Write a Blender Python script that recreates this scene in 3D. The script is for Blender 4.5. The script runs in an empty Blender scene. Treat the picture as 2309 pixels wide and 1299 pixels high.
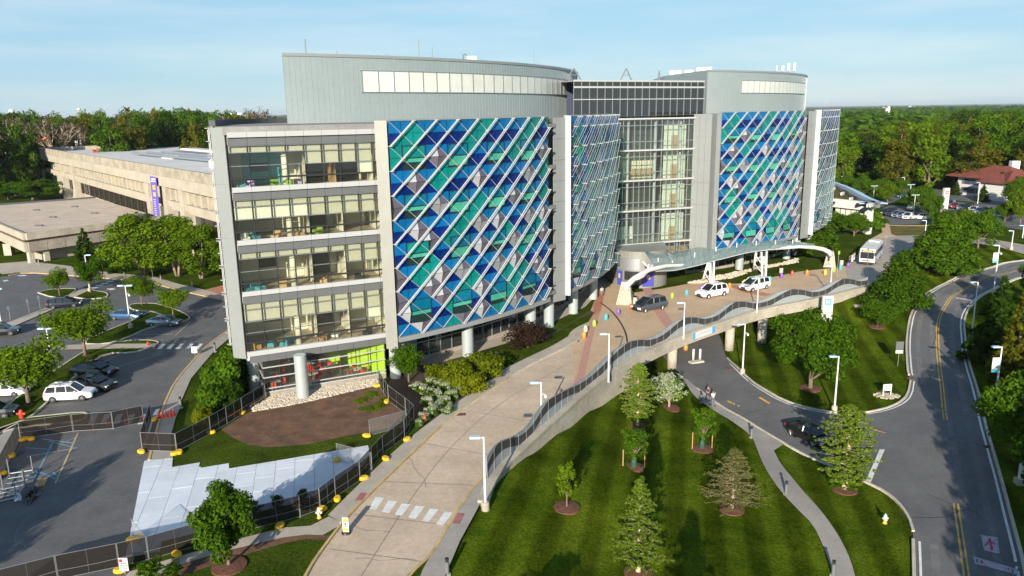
import bpy, math, random
from math import sin, cos, pi, radians, hypot
from mathutils import Vector, noise
random.seed(7)
S = bpy.context.scene
COL = S.collection
# ------------------------------------------------------------------ camera
FPX, PITCH, ROLL, H = 1720.0, radians(13.08), radians(0.89), 28.0
CX, CY = 1154.5, 649.5
cd = bpy.data.cameras.new("camera")
cam = bpy.data.objects.new("camera", cd)
COL.objects.link(cam)
cd.sensor_width = 36.0
cd.lens = FPX / 2309 * 36
cd.clip_start = 0.5
cd.clip_end = 60000
cam.location = (0, 0, H)
cam.rotation_mode = 'XYZ'
from mathutils import Matrix
cam.matrix_world = (Matrix.Translation((0, 0, H)) @ Matrix.Rotation(pi/2 - PITCH, 4, 'X') @ Matrix.Rotation(-ROLL, 4, 'Z'))
S.camera = cam
STR = 13.0
# ------------------------------------------------------------------ light
SUN_EL, SUN_AZ = radians(17.4), radians(13.5)      # shadows run towards +Y, a little to +X
w = bpy.data.worlds.new("World")
S.world = w
w.use_nodes = True
nt = w.node_tree
nt.nodes.clear()
sky = nt.nodes.new('ShaderNodeTexSky')
sky.sky_type = 'NISHITA'
sky.sun_disc = False
sky.sun_elevation = SUN_EL
sky.sun_rotation = pi + SUN_AZ
sky.air_density = 1.0
sky.dust_density = 0.2
sky.ozone_density = 1.6
geo = nt.nodes.new('ShaderNodeTexCoord')
mp = nt.nodes.new('ShaderNodeMapping')
mp.inputs['Scale'].default_value = (1.6, 1.6, 14)
mp.inputs['Rotation'].default_value = (0.0, 0.06, 0)
nz = nt.nodes.new('ShaderNodeTexNoise')
nz.inputs['Scale'].default_value = 2.2
nz.inputs['Detail'].default_value = 5
nz.inputs['Roughness'].default_value = 0.55
cr = nt.nodes.new('ShaderNodeValToRGB')
cr.color_ramp.elements[0].position = 0.40
cr.color_ramp.elements[0].color = (1.85, 3.35, 4.55, 1)
cr.color_ramp.elements[1].position = 0.76
cr.color_ramp.elements[1].color = (3.1, 4.0, 4.75, 1)
mx = nt.nodes.new('ShaderNodeMix')
mx.data_type = 'RGBA'
sx = nt.nodes.new('ShaderNodeSeparateXYZ')          # pale near the horizon, clear blue overhead
gr = nt.nodes.new('ShaderNodeMapRange')
gr.interpolation_type = 'SMOOTHSTEP'
gr.inputs[1].default_value = 0.12
gr.inputs[2].default_value = 0.62
gr.inputs[3].default_value = 0.82
gr.inputs[4].default_value = 0.06
nt.links.new(geo.outputs['Generated'], sx.inputs[0])
nt.links.new(sx.outputs['Z'], gr.inputs[0])
nt.links.new(gr.outputs[0], mx.inputs[0])
bg = nt.nodes.new('ShaderNodeBackground')
bg.inputs['Strength'].default_value = 0.10
out = nt.nodes.new('ShaderNodeOutputWorld')
L_ = nt.links.new
L_(geo.outputs['Generated'], mp.inputs['Vector'])
L_(mp.outputs['Vector'], nz.inputs['Vector'])
L_(nz.outputs['Fac'], cr.inputs['Fac'])
L_(cr.outputs['Color'], mx.inputs[7])
L_(sky.outputs['Color'], mx.inputs[6])
L_(mx.outputs[2], bg.inputs['Color'])
L_(bg.outputs['Background'], out.inputs['Surface'])
sl = bpy.data.lights.new("sun", 'SUN')
sl.energy = 5.0
sl.angle = radians(0.5)
sl.color = (1.0, 0.89, 0.74)
so = bpy.data.objects.new("sun", sl)
COL.objects.link(so)
sd = Vector((-sin(SUN_AZ) * cos(SUN_EL), -cos(SUN_AZ) * cos(SUN_EL), sin(SUN_EL)))
so.rotation_mode = 'QUATERNION'
so.rotation_quaternion = sd.to_track_quat('Z', 'Y')
so.location = (0, -50, 100)
S.view_settings.view_transform = 'Standard'
S.view_settings.look = 'None'
S.view_settings.exposure = 0.82
S.view_settings.gamma = 1.0
S.cycles.max_bounces = 6
S.cycles.diffuse_bounces = 2
S.cycles.glossy_bounces = 3
S.cycles.transmission_bounces = 4
S.cycles.transparent_max_bounces = 12
S.cycles.volume_bounces = 0
# ------------------------------------------------------------------ geometry of sight lines (photo measurements -> world points)
def ray(x, y):
    u, v = (x - CX) / FPX, -(y - CY) / FPX
    c, s = cos(ROLL), sin(ROLL)
    a, b = u * c + v * s, -u * s + v * c
    return (a, cos(PITCH) + b * sin(PITCH), -sin(PITCH) + b * cos(PITCH))
def G(x, y, z=0.0):
    d = ray(x, y)
    t = (z - H) / d[2]
    return (d[0] * t, d[1] * t, z)
def at_range(x, y, D):
    d = ray(x, y)
    t = D / hypot(d[0], d[1])
    return (d[0] * t, d[1] * t, H + d[2] * t)
def V(x, y, A, B):
    """where the sight line meets the vertical plane through plan points A, B"""
    d = ray(x, y)
    nx, ny = -(B[1] - A[1]), B[0] - A[0]
    t = (A[0] * nx + A[1] * ny) / (d[0] * nx + d[1] * ny)
    return (d[0] * t, d[1] * t, H + d[2] * t)
def lerp(a, b, t):
    return tuple(a[i] + (b[i] - a[i]) * t for i in range(len(a)))
# lower ground: heights known at a few places, blended smoothly
HC = [(1006,1296,-.05),(1037,1223,-.05),(1083,1140,-.1),(1130,1090,-.35),(1161,1060,-.6),(1220,995,-1.3),(1300,945,-2.1),(1372,897,-2.9),(1450,855,-4.0),
 (1500,850,-4.4),(1560,850,-4.5),(1600,800,-4.6),(1645,790,-4.5),(1717,772,-4.4),(1675,843,-3.9),(1800,765,-3.6),(1830,880,-3.4),(1880,928,-3.4),
 (1607,916,-4.2),(1700,960,-3.9),(1840,1010,-3.8),(2000,930,-3.3),(2000,1100,-3.4),(2200,1299,-3.2),(2150,1000,-3.1),(2120,800,-2.8),
 (2100,700,-2.3),(2150,650,-1.6),(2230,610,-.9),(2300,592,-.35),(2370,600,-.1),(1975,740,-2.6),(2022,698,-1.9),(2120,600,-.6),(1990,650,-.5),
 (1962,672,-.9),(2060,590,-.1),(2110,560,-.05),(2250,565,-.05),(1400,1250,-2.2),(1278,1150,-1.5),(1500,1000,-3.1),(1650,1150,-3.1),
 (1440,1290,-2.2),(1900,1299,-3.2),(1150,1299,-1.0),(2300,1100,-2.9),(2309,900,-2.3),(2280,760,-1.9),(2309,680,-1.1),(1400,1800,-2),(2200,1800,-3),(800,1800,-.5),
 (1560,720,-4.6),(1660,690,-4.6),(2600,900,-1.5),(2600,1300,-2.5)]
HW = [G(x, y, z) for x, y, z in HC]
def hlow_raw(x, y):
    sw = sz = 0.0
    for (a, b, z) in HW:
        w_ = 1.0 / ((a - x) ** 2 + (b - y) ** 2 + 6.0) ** 2
        sw += w_; sz += w_ * z
    return min(sz / sw, -0.03)
GX0, GY0, GS, GNX, GNY = -30.0, 15.0, 1.5, 170, 190
HG = [[hlow_raw(GX0 + i * GS, GY0 + j * GS) for i in range(GNX)] for j in range(GNY)]
def hlow(x, y):
    fx = min(max((x - GX0) / GS, 0), GNX - 1.001); fy = min(max((y - GY0) / GS, 0), GNY - 1.001)
    i, j = int(fx), int(fy); u, v = fx - i, fy - j
    return (HG[j][i] * (1-u) + HG[j][i+1] * u) * (1-v) + (HG[j+1][i] * (1-u) + HG[j+1][i+1] * u) * v
def L(x, y, dz=0.0):
    z = -3.0
    for _ in range(12):
        p = G(x, y, z)
        z = 0.5 * z + 0.5 * hlow(p[0], p[1])
    p = G(x, y, z)
    return (p[0], p[1], hlow(p[0], p[1]) + dz)
# ------------------------------------------------------------------ mesh helpers
class MB:
    def __init__(s):
        s.v, s.f, s.m = [], [], []
    def add(s, vs, fs, m=0):
        o = len(s.v)
        s.v.extend(vs)
        for f in fs:
            s.f.append(tuple(o + i for i in f)); s.m.append(m)
        return s
    def poly(s, pts, m=0):
        return s.add([tuple(p) for p in pts], [tuple(range(len(pts)))], m)
    def box(s, c, d, rz=0.0, m=0):
        cx, cy, cz = c; dx, dy, dz = d[0]/2, d[1]/2, d[2]/2
        cr_, sr = cos(rz), sin(rz)
        vs = []
        for z in (-dz, dz):
            for (x, y) in ((-dx,-dy),(dx,-dy),(dx,dy),(-dx,dy)):
                vs.append((cx + x*cr_ - y*sr, cy + x*sr + y*cr_, cz + z))
        return s.add(vs, [(3,2,1,0),(4,5,6,7),(0,1,5,4),(1,2,6,5),(2,3,7,6),(3,0,4,7)], m)
    def prism(s, pts, z0, z1, m=0, mt=None):
        n = len(pts)
        vs = [(p[0], p[1], z0) for p in pts] + [(p[0], p[1], z1) for p in pts]
        s.add(vs, [(i, (i+1) % n, n + (i+1) % n, n + i) for i in range(n)] + [tuple(range(n-1, -1, -1))], m)
        o = len(s.v) - 2*n
        s.f.append(tuple(o + n + i for i in range(n))); s.m.append(m if mt is None else mt)
        return s
    def wall(s, A, B, z0, z1, t, m=0):
        """box standing on the plan segment A-B, thickness t to its right-hand (outer) side"""
        dx, dy = B[0]-A[0], B[1]-A[1]; l = hypot(dx, dy) or 1
        nx, ny = dy/l*t, -dx/l*t
        return s.prism([(A[0],A[1]),(A[0]+nx,A[1]+ny),(B[0]+nx,B[1]+ny),(B[0],B[1])], z0, z1, m)
    def tube(s, pts, r, n=8, m=0, cap=True):
        pts = [Vector(p) for p in pts]
        rs = r if isinstance(r, (list, tuple)) else [r] * len(pts)
        o = len(s.v); up = None
        for i, p in enumerate(pts):
            d = (pts[min(i+1, len(pts)-1)] - pts[max(i-1, 0)]).normalized()
            if up is None:
                up = Vector((0,0,1)) if abs(d.z) < 0.9 else Vector((1,0,0))
            a = d.cross(up).normalized(); b = a.cross(d).normalized(); up = b
            for k in range(n):
                t = 2*pi*k/n
                q = p + (a*cos(t) + b*sin(t)) * rs[i]
                s.v.append((q.x, q.y, q.z))
        for i in range(len(pts)-1):
            for k in range(n):
                s.f.append((o+i*n+k, o+i*n+(k+1)%n, o+(i+1)*n+(k+1)%n, o+(i+1)*n+k)); s.m.append(m)
        if cap:
            s.f.append(tuple(o+k for k in range(n-1,-1,-1))); s.m.append(m)
            e = o+(len(pts)-1)*n
            s.f.append(tuple(e+k for k in range(n))); s.m.append(m)
        return s
    def lathe(s, c, prof, n=16, m=0):
        o = len(s.v)
        for (r, z) in prof:
            for k in range(n):
                s.v.append((c[0]+r*cos(2*pi*k/n), c[1]+r*sin(2*pi*k/n), c[2]+z))
        for i in range(len(prof)-1):
            for k in range(n):
                s.f.append((o+i*n+k, o+i*n+(k+1)%n, o+(i+1)*n+(k+1)%n, o+(i+1)*n+k)); s.m.append(m)
        s.f.append(tuple(o+k for k in range(n-1,-1,-1))); s.m.append(m)
        e = o+(len(prof)-1)*n
        s.f.append(tuple(e+k for k in range(n))); s.m.append(m)
        return s
    def mesh(s, name, mats, smooth=False):
        me = bpy.data.meshes.new(name)
        me.from_pydata(s.v, [], s.f)
        for x in (mats if isinstance(mats, (list, tuple)) else [mats]):
            me.materials.append(x)
        if any(s.m):
            me.polygons.foreach_set('material_index', s.m)
        if smooth:
            me.polygons.foreach_set('use_smooth', [True]*len(s.f))
        me.update()
        return me
    def obj(s, name, mats, parent=None, smooth=False, world=True, label=None, kind=None):
        o = bpy.data.objects.new(name, s.mesh(name, mats, smooth))
        COL.objects.link(o)
        if parent is not None:
            o.parent = parent
            if world:
                q = wloc(parent)
                o.location = (-q[0], -q[1], -q[2])
        if label: o['label'] = label
        if kind: o['kind'] = kind
        return o
def wloc(o):
    x = y = z = 0.0
    while o is not None:
        x += o.location[0]; y += o.location[1]; z += o.location[2]; o = o.parent
    return (x, y, z)
def thing(name, label, cat, loc=(0,0,0), rz=0.0, group=None):
    o = bpy.data.objects.new(name, None)
    o.empty_display_size = 0.3
    COL.objects.link(o)
    o.location = loc; o.rotation_euler = (0, 0, rz)
    o['label'] = label; o['category'] = cat
    if group: o['group'] = group
    return o
def tag(o, label, cat, group=None):
    o['label'] = label; o['category'] = cat
    if group: o['group'] = group
    return o
def copy_tree(src, parent=None):
    c = src.copy(); COL.objects.link(c)
    if parent is not None:
        c.parent = parent; c.matrix_parent_inverse = src.matrix_parent_inverse
    for ch in src.children:
        copy_tree(ch, c)
    return c
def structure(o):
    o['kind'] = 'structure'
    return o
# ------------------------------------------------------------------ materials
def rgb(c): return (c[0], c[1], c[2], 1.0)
def mat(name, col, rough=0.6, metal=0.0, spec=0.5, var=0.0, vscale=1.0, bump=0.0, bscale=20.0, emit=None, var2=None, coat=0.0, obvar=0.0):
    m = bpy.data.materials.new(name); m.use_nodes = True
    n = m.node_tree.nodes; b = n['Principled BSDF']; l = m.node_tree.links.new
    b.inputs['Base Color'].default_value = rgb(col)
    b.inputs['Roughness'].default_value = rough
    b.inputs['Metallic'].default_value = metal
    b.inputs['Specular IOR Level'].default_value = spec
    b.inputs['Coat Weight'].default_value = coat
    tc = None
    if var > 0 or bump > 0:
        tc = n.new('ShaderNodeNewGeometry')
    if var > 0:
        t = n.new('ShaderNodeTexNoise'); t.inputs['Scale'].default_value = vscale; t.inputs['Detail'].default_value = 8; t.inputs['Roughness'].default_value = .65
        r = n.new('ShaderNodeValToRGB')
        c2 = var2 if var2 else tuple(min(1, x*(1+var)) for x in col)
        c1 = tuple(x*(1-var) for x in col)
        r.color_ramp.elements[0].position = .32; r.color_ramp.elements[0].color = rgb(c1)
        r.color_ramp.elements[1].position = .70; r.color_ramp.elements[1].color = rgb(c2)
        l(tc.outputs['Position'], t.inputs['Vector']); l(t.outputs['Fac'], r.inputs['Fac'])
        tf = n.new('ShaderNodeTexNoise'); tf.inputs['Scale'].default_value = max(vscale*9, 2.2); tf.inputs['Detail'].default_value = 6; tf.inputs['Roughness'].default_value = .75
        l(tc.outputs['Position'], tf.inputs['Vector'])
        mf = n.new('ShaderNodeMapRange'); mf.inputs[1].default_value = .3; mf.inputs[2].default_value = .7; mf.inputs[3].default_value = 1-var*.9; mf.inputs[4].default_value = 1+var*.9
        l(tf.outputs['Fac'], mf.inputs[0])
        vm = n.new('ShaderNodeVectorMath'); vm.operation = 'SCALE'; l(r.outputs['Color'], vm.inputs[0]); l(mf.outputs[0], vm.inputs['Scale'])
        colo = vm.outputs[0]
        if obvar > 0:
            oi = n.new('ShaderNodeObjectInfo'); mo = n.new('ShaderNodeMapRange'); mo.inputs[3].default_value = 1-obvar; mo.inputs[4].default_value = 1+obvar
            l(oi.outputs['Random'], mo.inputs[0]); v2 = n.new('ShaderNodeVectorMath'); v2.operation = 'SCALE'; l(colo, v2.inputs[0]); l(mo.outputs[0], v2.inputs['Scale']); colo = v2.outputs[0]
        l(colo, b.inputs['Base Color'])
    if bump > 0:
        t2 = n.new('ShaderNodeTexNoise'); t2.inputs['Scale'].default_value = bscale; t2.inputs['Detail'].default_value = 4
        bp = n.new('ShaderNodeBump'); bp.inputs['Strength'].default_value = bump; bp.inputs['Distance'].default_value = 0.05
        l(tc.outputs['Position'], t2.inputs['Vector']); l(t2.outputs['Fac'], bp.inputs['Height']); l(bp.outputs['Normal'], b.inputs['Normal'])
    if emit:
        b.inputs['Emission Color'].default_value = rgb(emit[:3]); b.inputs['Emission Strength'].default_value = emit[3]
    return m
def glass(name, tint, trans=0.75, rough=0.03, ior=1.5):
    """thin window glass: part see-through, part reflection, growing towards grazing angles"""
    m = bpy.data.materials.new(name); m.use_nodes = True
    n = m.node_tree.nodes; l = m.node_tree.links.new
    n.clear()
    o = n.new('ShaderNodeOutputMaterial')
    tr = n.new('ShaderNodeBsdfTransparent'); tr.inputs['Color'].default_value = rgb(tint)
    df = n.new('ShaderNodeBsdfDiffuse'); df.inputs['Color'].default_value = rgb(tuple(x*.5 for x in tint))
    gl = n.new('ShaderNodeBsdfGlossy'); gl.inputs['Roughness'].default_value = rough; gl.inputs['Color'].default_value = (.95,.97,1,1)
    a = n.new('ShaderNodeMixShader'); a.inputs[0].default_value = trans
    l(df.outputs[0], a.inputs[1]); l(tr.outputs[0], a.inputs[2])
    fr = n.new('ShaderNodeFresnel'); fr.inputs['IOR'].default_value = ior
    b = n.new('ShaderNodeMixShader')
    l(fr.outputs[0], b.inputs[0]); l(a.outputs[0], b.inputs[1]); l(gl.outputs[0], b.inputs[2])
    l(b.outputs[0], o.inputs['Surface'])
    return m
def net(name, col, trans):
    m = bpy.data.materials.new(name); m.use_nodes = True
    n = m.node_tree.nodes; l = m.node_tree.links.new
    n.clear()
    o = n.new('ShaderNodeOutputMaterial')
    tr = n.new('ShaderNodeBsdfTransparent')
    df = n.new('ShaderNodeBsdfDiffuse'); df.inputs['Color'].default_value = rgb(col)
    a = n.new('ShaderNodeMixShader'); a.inputs[0].default_value = trans
    l(df.outputs[0], a.inputs[1]); l(tr.outputs[0], a.inputs[2]); l(a.outputs[0], o.inputs['Surface'])
    return m
def leafmat(name, c1, c2, tl=0.35):
    m = bpy.data.materials.new(name); m.use_nodes = True
    n = m.node_tree.nodes; l = m.node_tree.links.new
    n.clear()
    o = n.new('ShaderNodeOutputMaterial')
    g = n.new('ShaderNodeNewGeometry')
    oi = n.new('ShaderNodeObjectInfo')
    ad = n.new('ShaderNodeMath'); ad.operation = 'MULTIPLY_ADD'; ad.inputs[1].default_value = 0.35
    l(oi.outputs['Random'], ad.inputs[0])
    mu = n.new('ShaderNodeMath'); mu.operation = 'MULTIPLY'; mu.inputs[1].default_value = 0.65
    l(g.outputs['Random Per Island'], mu.inputs[0]); l(mu.outputs[0], ad.inputs[2])
    r = n.new('ShaderNodeValToRGB')
    r.color_ramp.elements[0].position = 0.0; r.color_ramp.elements[0].color = rgb(c1)
    r.color_ramp.elements[1].position = 1.0; r.color_ramp.elements[1].color = rgb(c2)
    l(ad.outputs[0], r.inputs['Fac'])
    df = n.new('ShaderNodeBsdfDiffuse'); tl_ = n.new('ShaderNodeBsdfTranslucent')
    l(r.outputs['Color'], df.inputs['Color']); l(r.outputs['Color'], tl_.inputs['Color'])
    a = n.new('ShaderNodeMixShader'); a.inputs[0].default_value = tl
    l(df.outputs[0], a.inputs[1]); l(tl_.outputs[0], a.inputs[2]); l(a.outputs[0], o.inputs['Surface'])
    return m
def grassmat(name, c1, c2, stripe=None, sw=3.0, samt=0.35):
    m = bpy.data.materials.new(name); m.use_nodes = True
    n = m.node_tree.nodes; l = m.node_tree.links.new
    b = n['Principled BSDF']; b.inputs['Roughness'].default_value = 1.0; b.inputs['Specular IOR Level'].default_value = 0.0
    g = n.new('ShaderNodeNewGeometry')
    t = n.new('ShaderNodeTexNoise'); t.inputs['Scale'].default_value = 0.22; t.inputs['Detail'].default_value = 10; t.inputs['Roughness'].default_value = .72
    r = n.new('ShaderNodeValToRGB')
    r.color_ramp.elements[0].position = .36; r.color_ramp.elements[0].color = rgb(c1)
    r.color_ramp.elements[1].position = .66; r.color_ramp.elements[1].color = rgb(c2)
    l(g.outputs['Position'], t.inputs['Vector']); l(t.outputs['Fac'], r.inputs['Fac'])
    col = r.outputs['Color']
    t3 = n.new('ShaderNodeTexNoise'); t3.inputs['Scale'].default_value = 5.0; t3.inputs['Detail'].default_value = 6
    l(g.outputs['Position'], t3.inputs['Vector'])
    r3 = n.new('ShaderNodeMapRange'); r3.inputs[1].default_value = .3; r3.inputs[2].default_value = .7; r3.inputs[3].default_value = .6; r3.inputs[4].default_value = 1.45
    l(t3.outputs['Fac'], r3.inputs[0])
    m3 = n.new('ShaderNodeVectorMath'); m3.operation = 'SCALE'
    l(col, m3.inputs[0]); l(r3.outputs[0], m3.inputs['Scale']); col = m3.outputs[0]
    if stripe is not None:
        mpn = n.new('ShaderNodeMapping'); mpn.inputs['Rotation'].default_value = (0, 0, stripe)
        wv = n.new('ShaderNodeTexWave'); wv.inputs['Scale'].default_value = 0.314/sw*1.0; wv.inputs['Distortion'].default_value = 0.5; wv.inputs['Detail'].default_value = 2; wv.inputs['Detail Scale'].default_value = .6
        l(g.outputs['Position'], mpn.inputs['Vector']); l(mpn.outputs['Vector'], wv.inputs['Vector'])
        rr = n.new('ShaderNodeMapRange'); rr.inputs[1].default_value = .25; rr.inputs[2].default_value = .75; rr.inputs[3].default_value = 1-samt; rr.inputs[4].default_value = 1+samt
        l(wv.outputs['Fac'], rr.inputs[0])
        m4 = n.new('ShaderNodeVectorMath'); m4.operation = 'SCALE'
        l(col, m4.inputs[0]); l(rr.outputs[0], m4.inputs['Scale']); col = m4.outputs[0]
    l(col, b.inputs['Base Color'])
    bp = n.new('ShaderNodeBump'); bp.inputs['Strength'].default_value = 0.7; bp.inputs['Distance'].default_value = 0.12
    t2 = n.new('ShaderNodeTexNoise'); t2.inputs['Scale'].default_value = 9.0; t2.inputs['Detail'].default_value = 5
    l(g.outputs['Position'], t2.inputs['Vector']); l(t2.outputs['Fac'], bp.inputs['Height']); l(bp.outputs['Normal'], b.inputs['Normal'])
    return m
def panelmat(name, col, rough, metal, period, ang=0.0, depth=.25, var=.06):
    """ribbed metal cladding: narrow vertical seams at a fixed spacing, running along object X"""
    m = mat(name, col, rough, metal, var=var, vscale=.12)
    return m
M = {}
M['asphalt'] = mat('asphalt', (.105,.107,.112), .85, var=.22, vscale=.35, bump=.35, bscale=14)
M['asphalt_road'] = mat('asphalt_road', (.125,.125,.128), .85, var=.16, vscale=.28, bump=.3, bscale=14)
M['ramp'] = mat('ramp_concrete', (.50,.40,.295), .85, var=.17, vscale=.22, bump=.15, bscale=6)
M['plaza'] = mat('plaza_paving', (.50,.365,.235), .85, var=.12, vscale=.3, bump=.2, bscale=9)
M['walk'] = mat('walk_concrete', (0.4085,0.3657,0.3040), .85, var=.14, vscale=.5, bump=.1)
M['walk2'] = mat('walk_grey', (0.3240,0.3015,0.2700), .85, var=.12, vscale=.5, bump=.1)
M['kerb'] = mat('kerb_concrete', (.50,.46,.38), .8, var=.2, vscale=1.2)
M['kerb_yellow'] = mat('kerb_yellow', (.50,.36,.15), .8, var=.25, vscale=1.0)
M['brickpave'] = mat('brick_paving', (.42,.17,.10), .85, var=.18, vscale=1.5)
M['brickpink'] = mat('pink_paving', (.46,.25,.20), .85, var=.12, vscale=1.5)
M['redpad'] = mat('tactile_pad', (.35,.13,.13), .8, var=.2, vscale=2)
M['paint'] = mat('white_marking', (.70,.70,.68), .7, var=.15, vscale=1.5)
M['paint_y'] = mat('yellow_marking', (.62,.38,.06), .7, var=.25, vscale=2)
M['paint_b'] = mat('blue_marking', (.12,.28,.40), .8, var=.3, vscale=2)
M['paint_p'] = mat('worn_marking', (.42,.36,.42), .8, var=.3, vscale=3)
M['paint_r'] = mat('red_marking', (.40,.06,.10), .8, var=.3, vscale=3)
M['grass'] = grassmat('lawn_grass', (.029,.056,.003), (.084,.115,.007), stripe=radians(STR), sw=2.9, samt=.27)
M['grass2'] = grassmat('rough_grass', (.026,.048,.005), (.065,.095,.011))
M['grass3'] = grassmat('dry_grass', (.09,.10,.03), (.18,.15,.06))
M['dirt'] = mat('bare_soil', (.105,.050,.030), .95, var=.35, vscale=.7, bump=.8, bscale=4, var2=(.18,.095,.05))
M['mulch'] = mat('mulch', (0.1275,0.0527,0.0323), .95, var=.4, vscale=3, bump=.9, bscale=12)
M['soil_dark'] = mat('dark_soil', (.06,.035,.025), .95, var=.4, vscale=2, bump=.8, bscale=8)
M['concrete'] = mat('wall_concrete', (0.4048,0.3696,0.2992), .85, var=.22, vscale=.35, bump=.15, bscale=3)
M['concrete_d'] = mat('weathered_concrete', (.30,.27,.225), .88, var=.25, vscale=.3)
M['old'] = mat('old_facade_concrete', (0.3996,0.3589,0.2849), .85, var=.14, vscale=.25)
M['old_d'] = mat('old_weathered', (0.3420,0.3040,0.2356), .85, var=.3, vscale=.4)
M['roofgravel'] = mat('roof_gravel', (.52,.43,.34), .95, var=.15, vscale=.3, bump=.6, bscale=7)
M['roofwhite'] = mat('roof_white', (.60,.59,.57), .7, var=.1, vscale=.1)
M['roofgrey'] = mat('roof_grey', (.22,.22,.22), .9, var=.2, vscale=.2)
M['darkroof'] = mat('roof_dark', (.07,.08,.09), .7)
M['alum'] = mat('aluminium_panel', (0.2870,0.3080,0.3080), .40, .25, var=.05, vscale=.15)
M['metalclad'] = mat('penthouse_cladding', (0.2960,0.3515,0.3515), .42, .2, var=.06, vscale=.12)
M['greypanel'] = mat('grey_panel', (0.1280,0.1360,0.1440), .5, .2, var=.06, vscale=.4)
M['pier'] = mat('pier_panel', (0.2340,0.2418,0.2223), .5, .2, var=.06, vscale=.4)
M['silver'] = mat('silver_column', (0.4400,0.4960,0.4960), .35, .3, var=.06, vscale=.4)
M['white'] = mat('white_paint', (0.6192,0.6192,0.6020), .5)
M['fin'] = mat('fin_white', (0.3900,0.4017,0.4056), .45)
M['darkmetal'] = mat('dark_metal', (.035,.04,.042), .4, .3)
M['midmetal'] = mat('mid_metal', (.22,.24,.25), .4, .4)
M['steel'] = mat('galvanised_steel', (0.3570,0.3825,0.4080), .4, .6)
M['lamp_pole'] = mat('lamp_pole_paint', (.66,.68,.70), .4, .1)
M['lamp_head'] = mat('lamp_head_paint', (.45,.62,.78), .35, .1)
M['black'] = mat('black_plastic', (.012,.012,.014), .5)
M['rubber'] = mat('tyre_rubber', (.018,.018,.018), .8)
M['yellow'] = mat('yellow_plastic', (.78,.45,.015), .45)
M['red'] = mat('red_plastic', (.70,.035,.025), .45)
M['orange'] = mat('orange_plastic', (.85,.26,.04), .4)
M['cream'] = mat('cream_wall', (0.7030,0.6650,0.5225), .8, var=.05, vscale=.3)
M['blind'] = mat('window_blind', (0.4250,0.4080,0.3230), .8, var=.05, vscale=.8)
M['blind_l'] = mat('light_blind', (0.5940,0.5940,0.5040), .8)
M['floor'] = mat('interior_floor', (.46,.38,.27), .6)
M['floor2'] = mat('cafe_floor', (.20,.19,.17), .5, var=.3, vscale=.4)
M['ceil'] = mat('interior_ceiling', (.72,.72,.66), .8)
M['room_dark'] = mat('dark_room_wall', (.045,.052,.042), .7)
M['lime'] = mat('lime_wall', (.38,.58,.02), .7, var=.08, vscale=.5)
M['teal_wall'] = mat('teal_mural', (.08,.42,.48), .7)
M['gold_wall'] = mat('ochre_mural', (.55,.30,.06), .7)
M['lilac'] = mat('lilac_furniture', (.48,.35,.62), .6)
M['teal_chair'] = mat('teal_fabric', (.05,.25,.30), .8)
M['green_chair'] = mat('green_fabric', (.20,.34,.03), .8)
M['wood'] = mat('light_wood', (.42,.27,.12), .5, var=.15, vscale=2)
M['rock'] = mat('pale_stone', (0.4420,0.3910,0.3145), .85, var=.25, vscale=3)
M['glass'] = glass('clear_glass', (.935,.955,.925), .985, ior=1.37)
M['glass_d'] = glass('dark_glass', (.20,.25,.24), .75, ior=1.55)
M['glass_a'] = glass('atrium_glass', (.88,.93,.90), .97, ior=1.42)
M['glass_c'] = glass('canopy_glass', (.62,.86,.84), .42, ior=1.5)
M['glass_f'] = glass('fin_glass', (.62,.84,.84), .86, ior=1.33)
M['carglass'] = mat('car_glass', (.015,.02,.025), .06, 0, .8)
M['net'] = net('fence_screen', (.024,.020,.017), .18)
M['net2'] = net('fence_wire', (.30,.31,.32), .80)
M['perf'] = net('perforated_light', (.30,.335,.35), .10)
M['perf_d'] = mat('perforated_dark', (.055,.055,.055), .6, .2)
M['bark'] = mat('bark', (.16,.12,.085), .9, var=.3, vscale=4)
M['bark_l'] = mat('pale_bark', (.42,.33,.24), .9, var=.3, vscale=3)
M['skin'] = mat('skin', (.35,.20,.13), .6)
M['cloth_w'] = mat('white_cloth', (.72,.73,.75), .8)
M['cloth_b'] = mat('denim_cloth', (.08,.13,.24), .85)
M['cloth_n'] = mat('navy_cloth', (.03,.04,.08), .85)
M['hair'] = mat('dark_hair', (.02,.015,.012), .7)
M['signblue'] = mat('sign_blue', (.055,.06,.36), .5)
M['bannerp'] = mat('banner_violet', (.13,.10,.50), .6)
M['sign_b'] = mat('h_sign_blue', (.10,.35,.65), .5)
M['redcross'] = mat('sign_red', (.65,.05,.04), .5)
M['gold'] = mat('sign_gold', (.62,.42,.08), .5)
M['banner_t'] = mat('banner_teal', (.05,.42,.48), .6)
M['text_grey'] = mat('text_grey', (.06,.07,.12), .6)
M['tile'] = mat('roof_tile_red', (.18,.050,.035), .8, var=.3, vscale=.6)
M['wet'] = mat('plastic_sheet_black', (.012,.012,.014), .25)
M['foil'] = mat('plastic_sheet_clear', (.65,.68,.72), .25)
M['mat_w'] = mat('white_ground_panel', (.60,.65,.71), .6, var=.08, vscale=.6, obvar=.06)
M['taillight'] = mat('tail_lamp', (.45,.01,.01), .3)
M['headlight'] = mat('head_lamp', (.70,.72,.75), .15)
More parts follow.
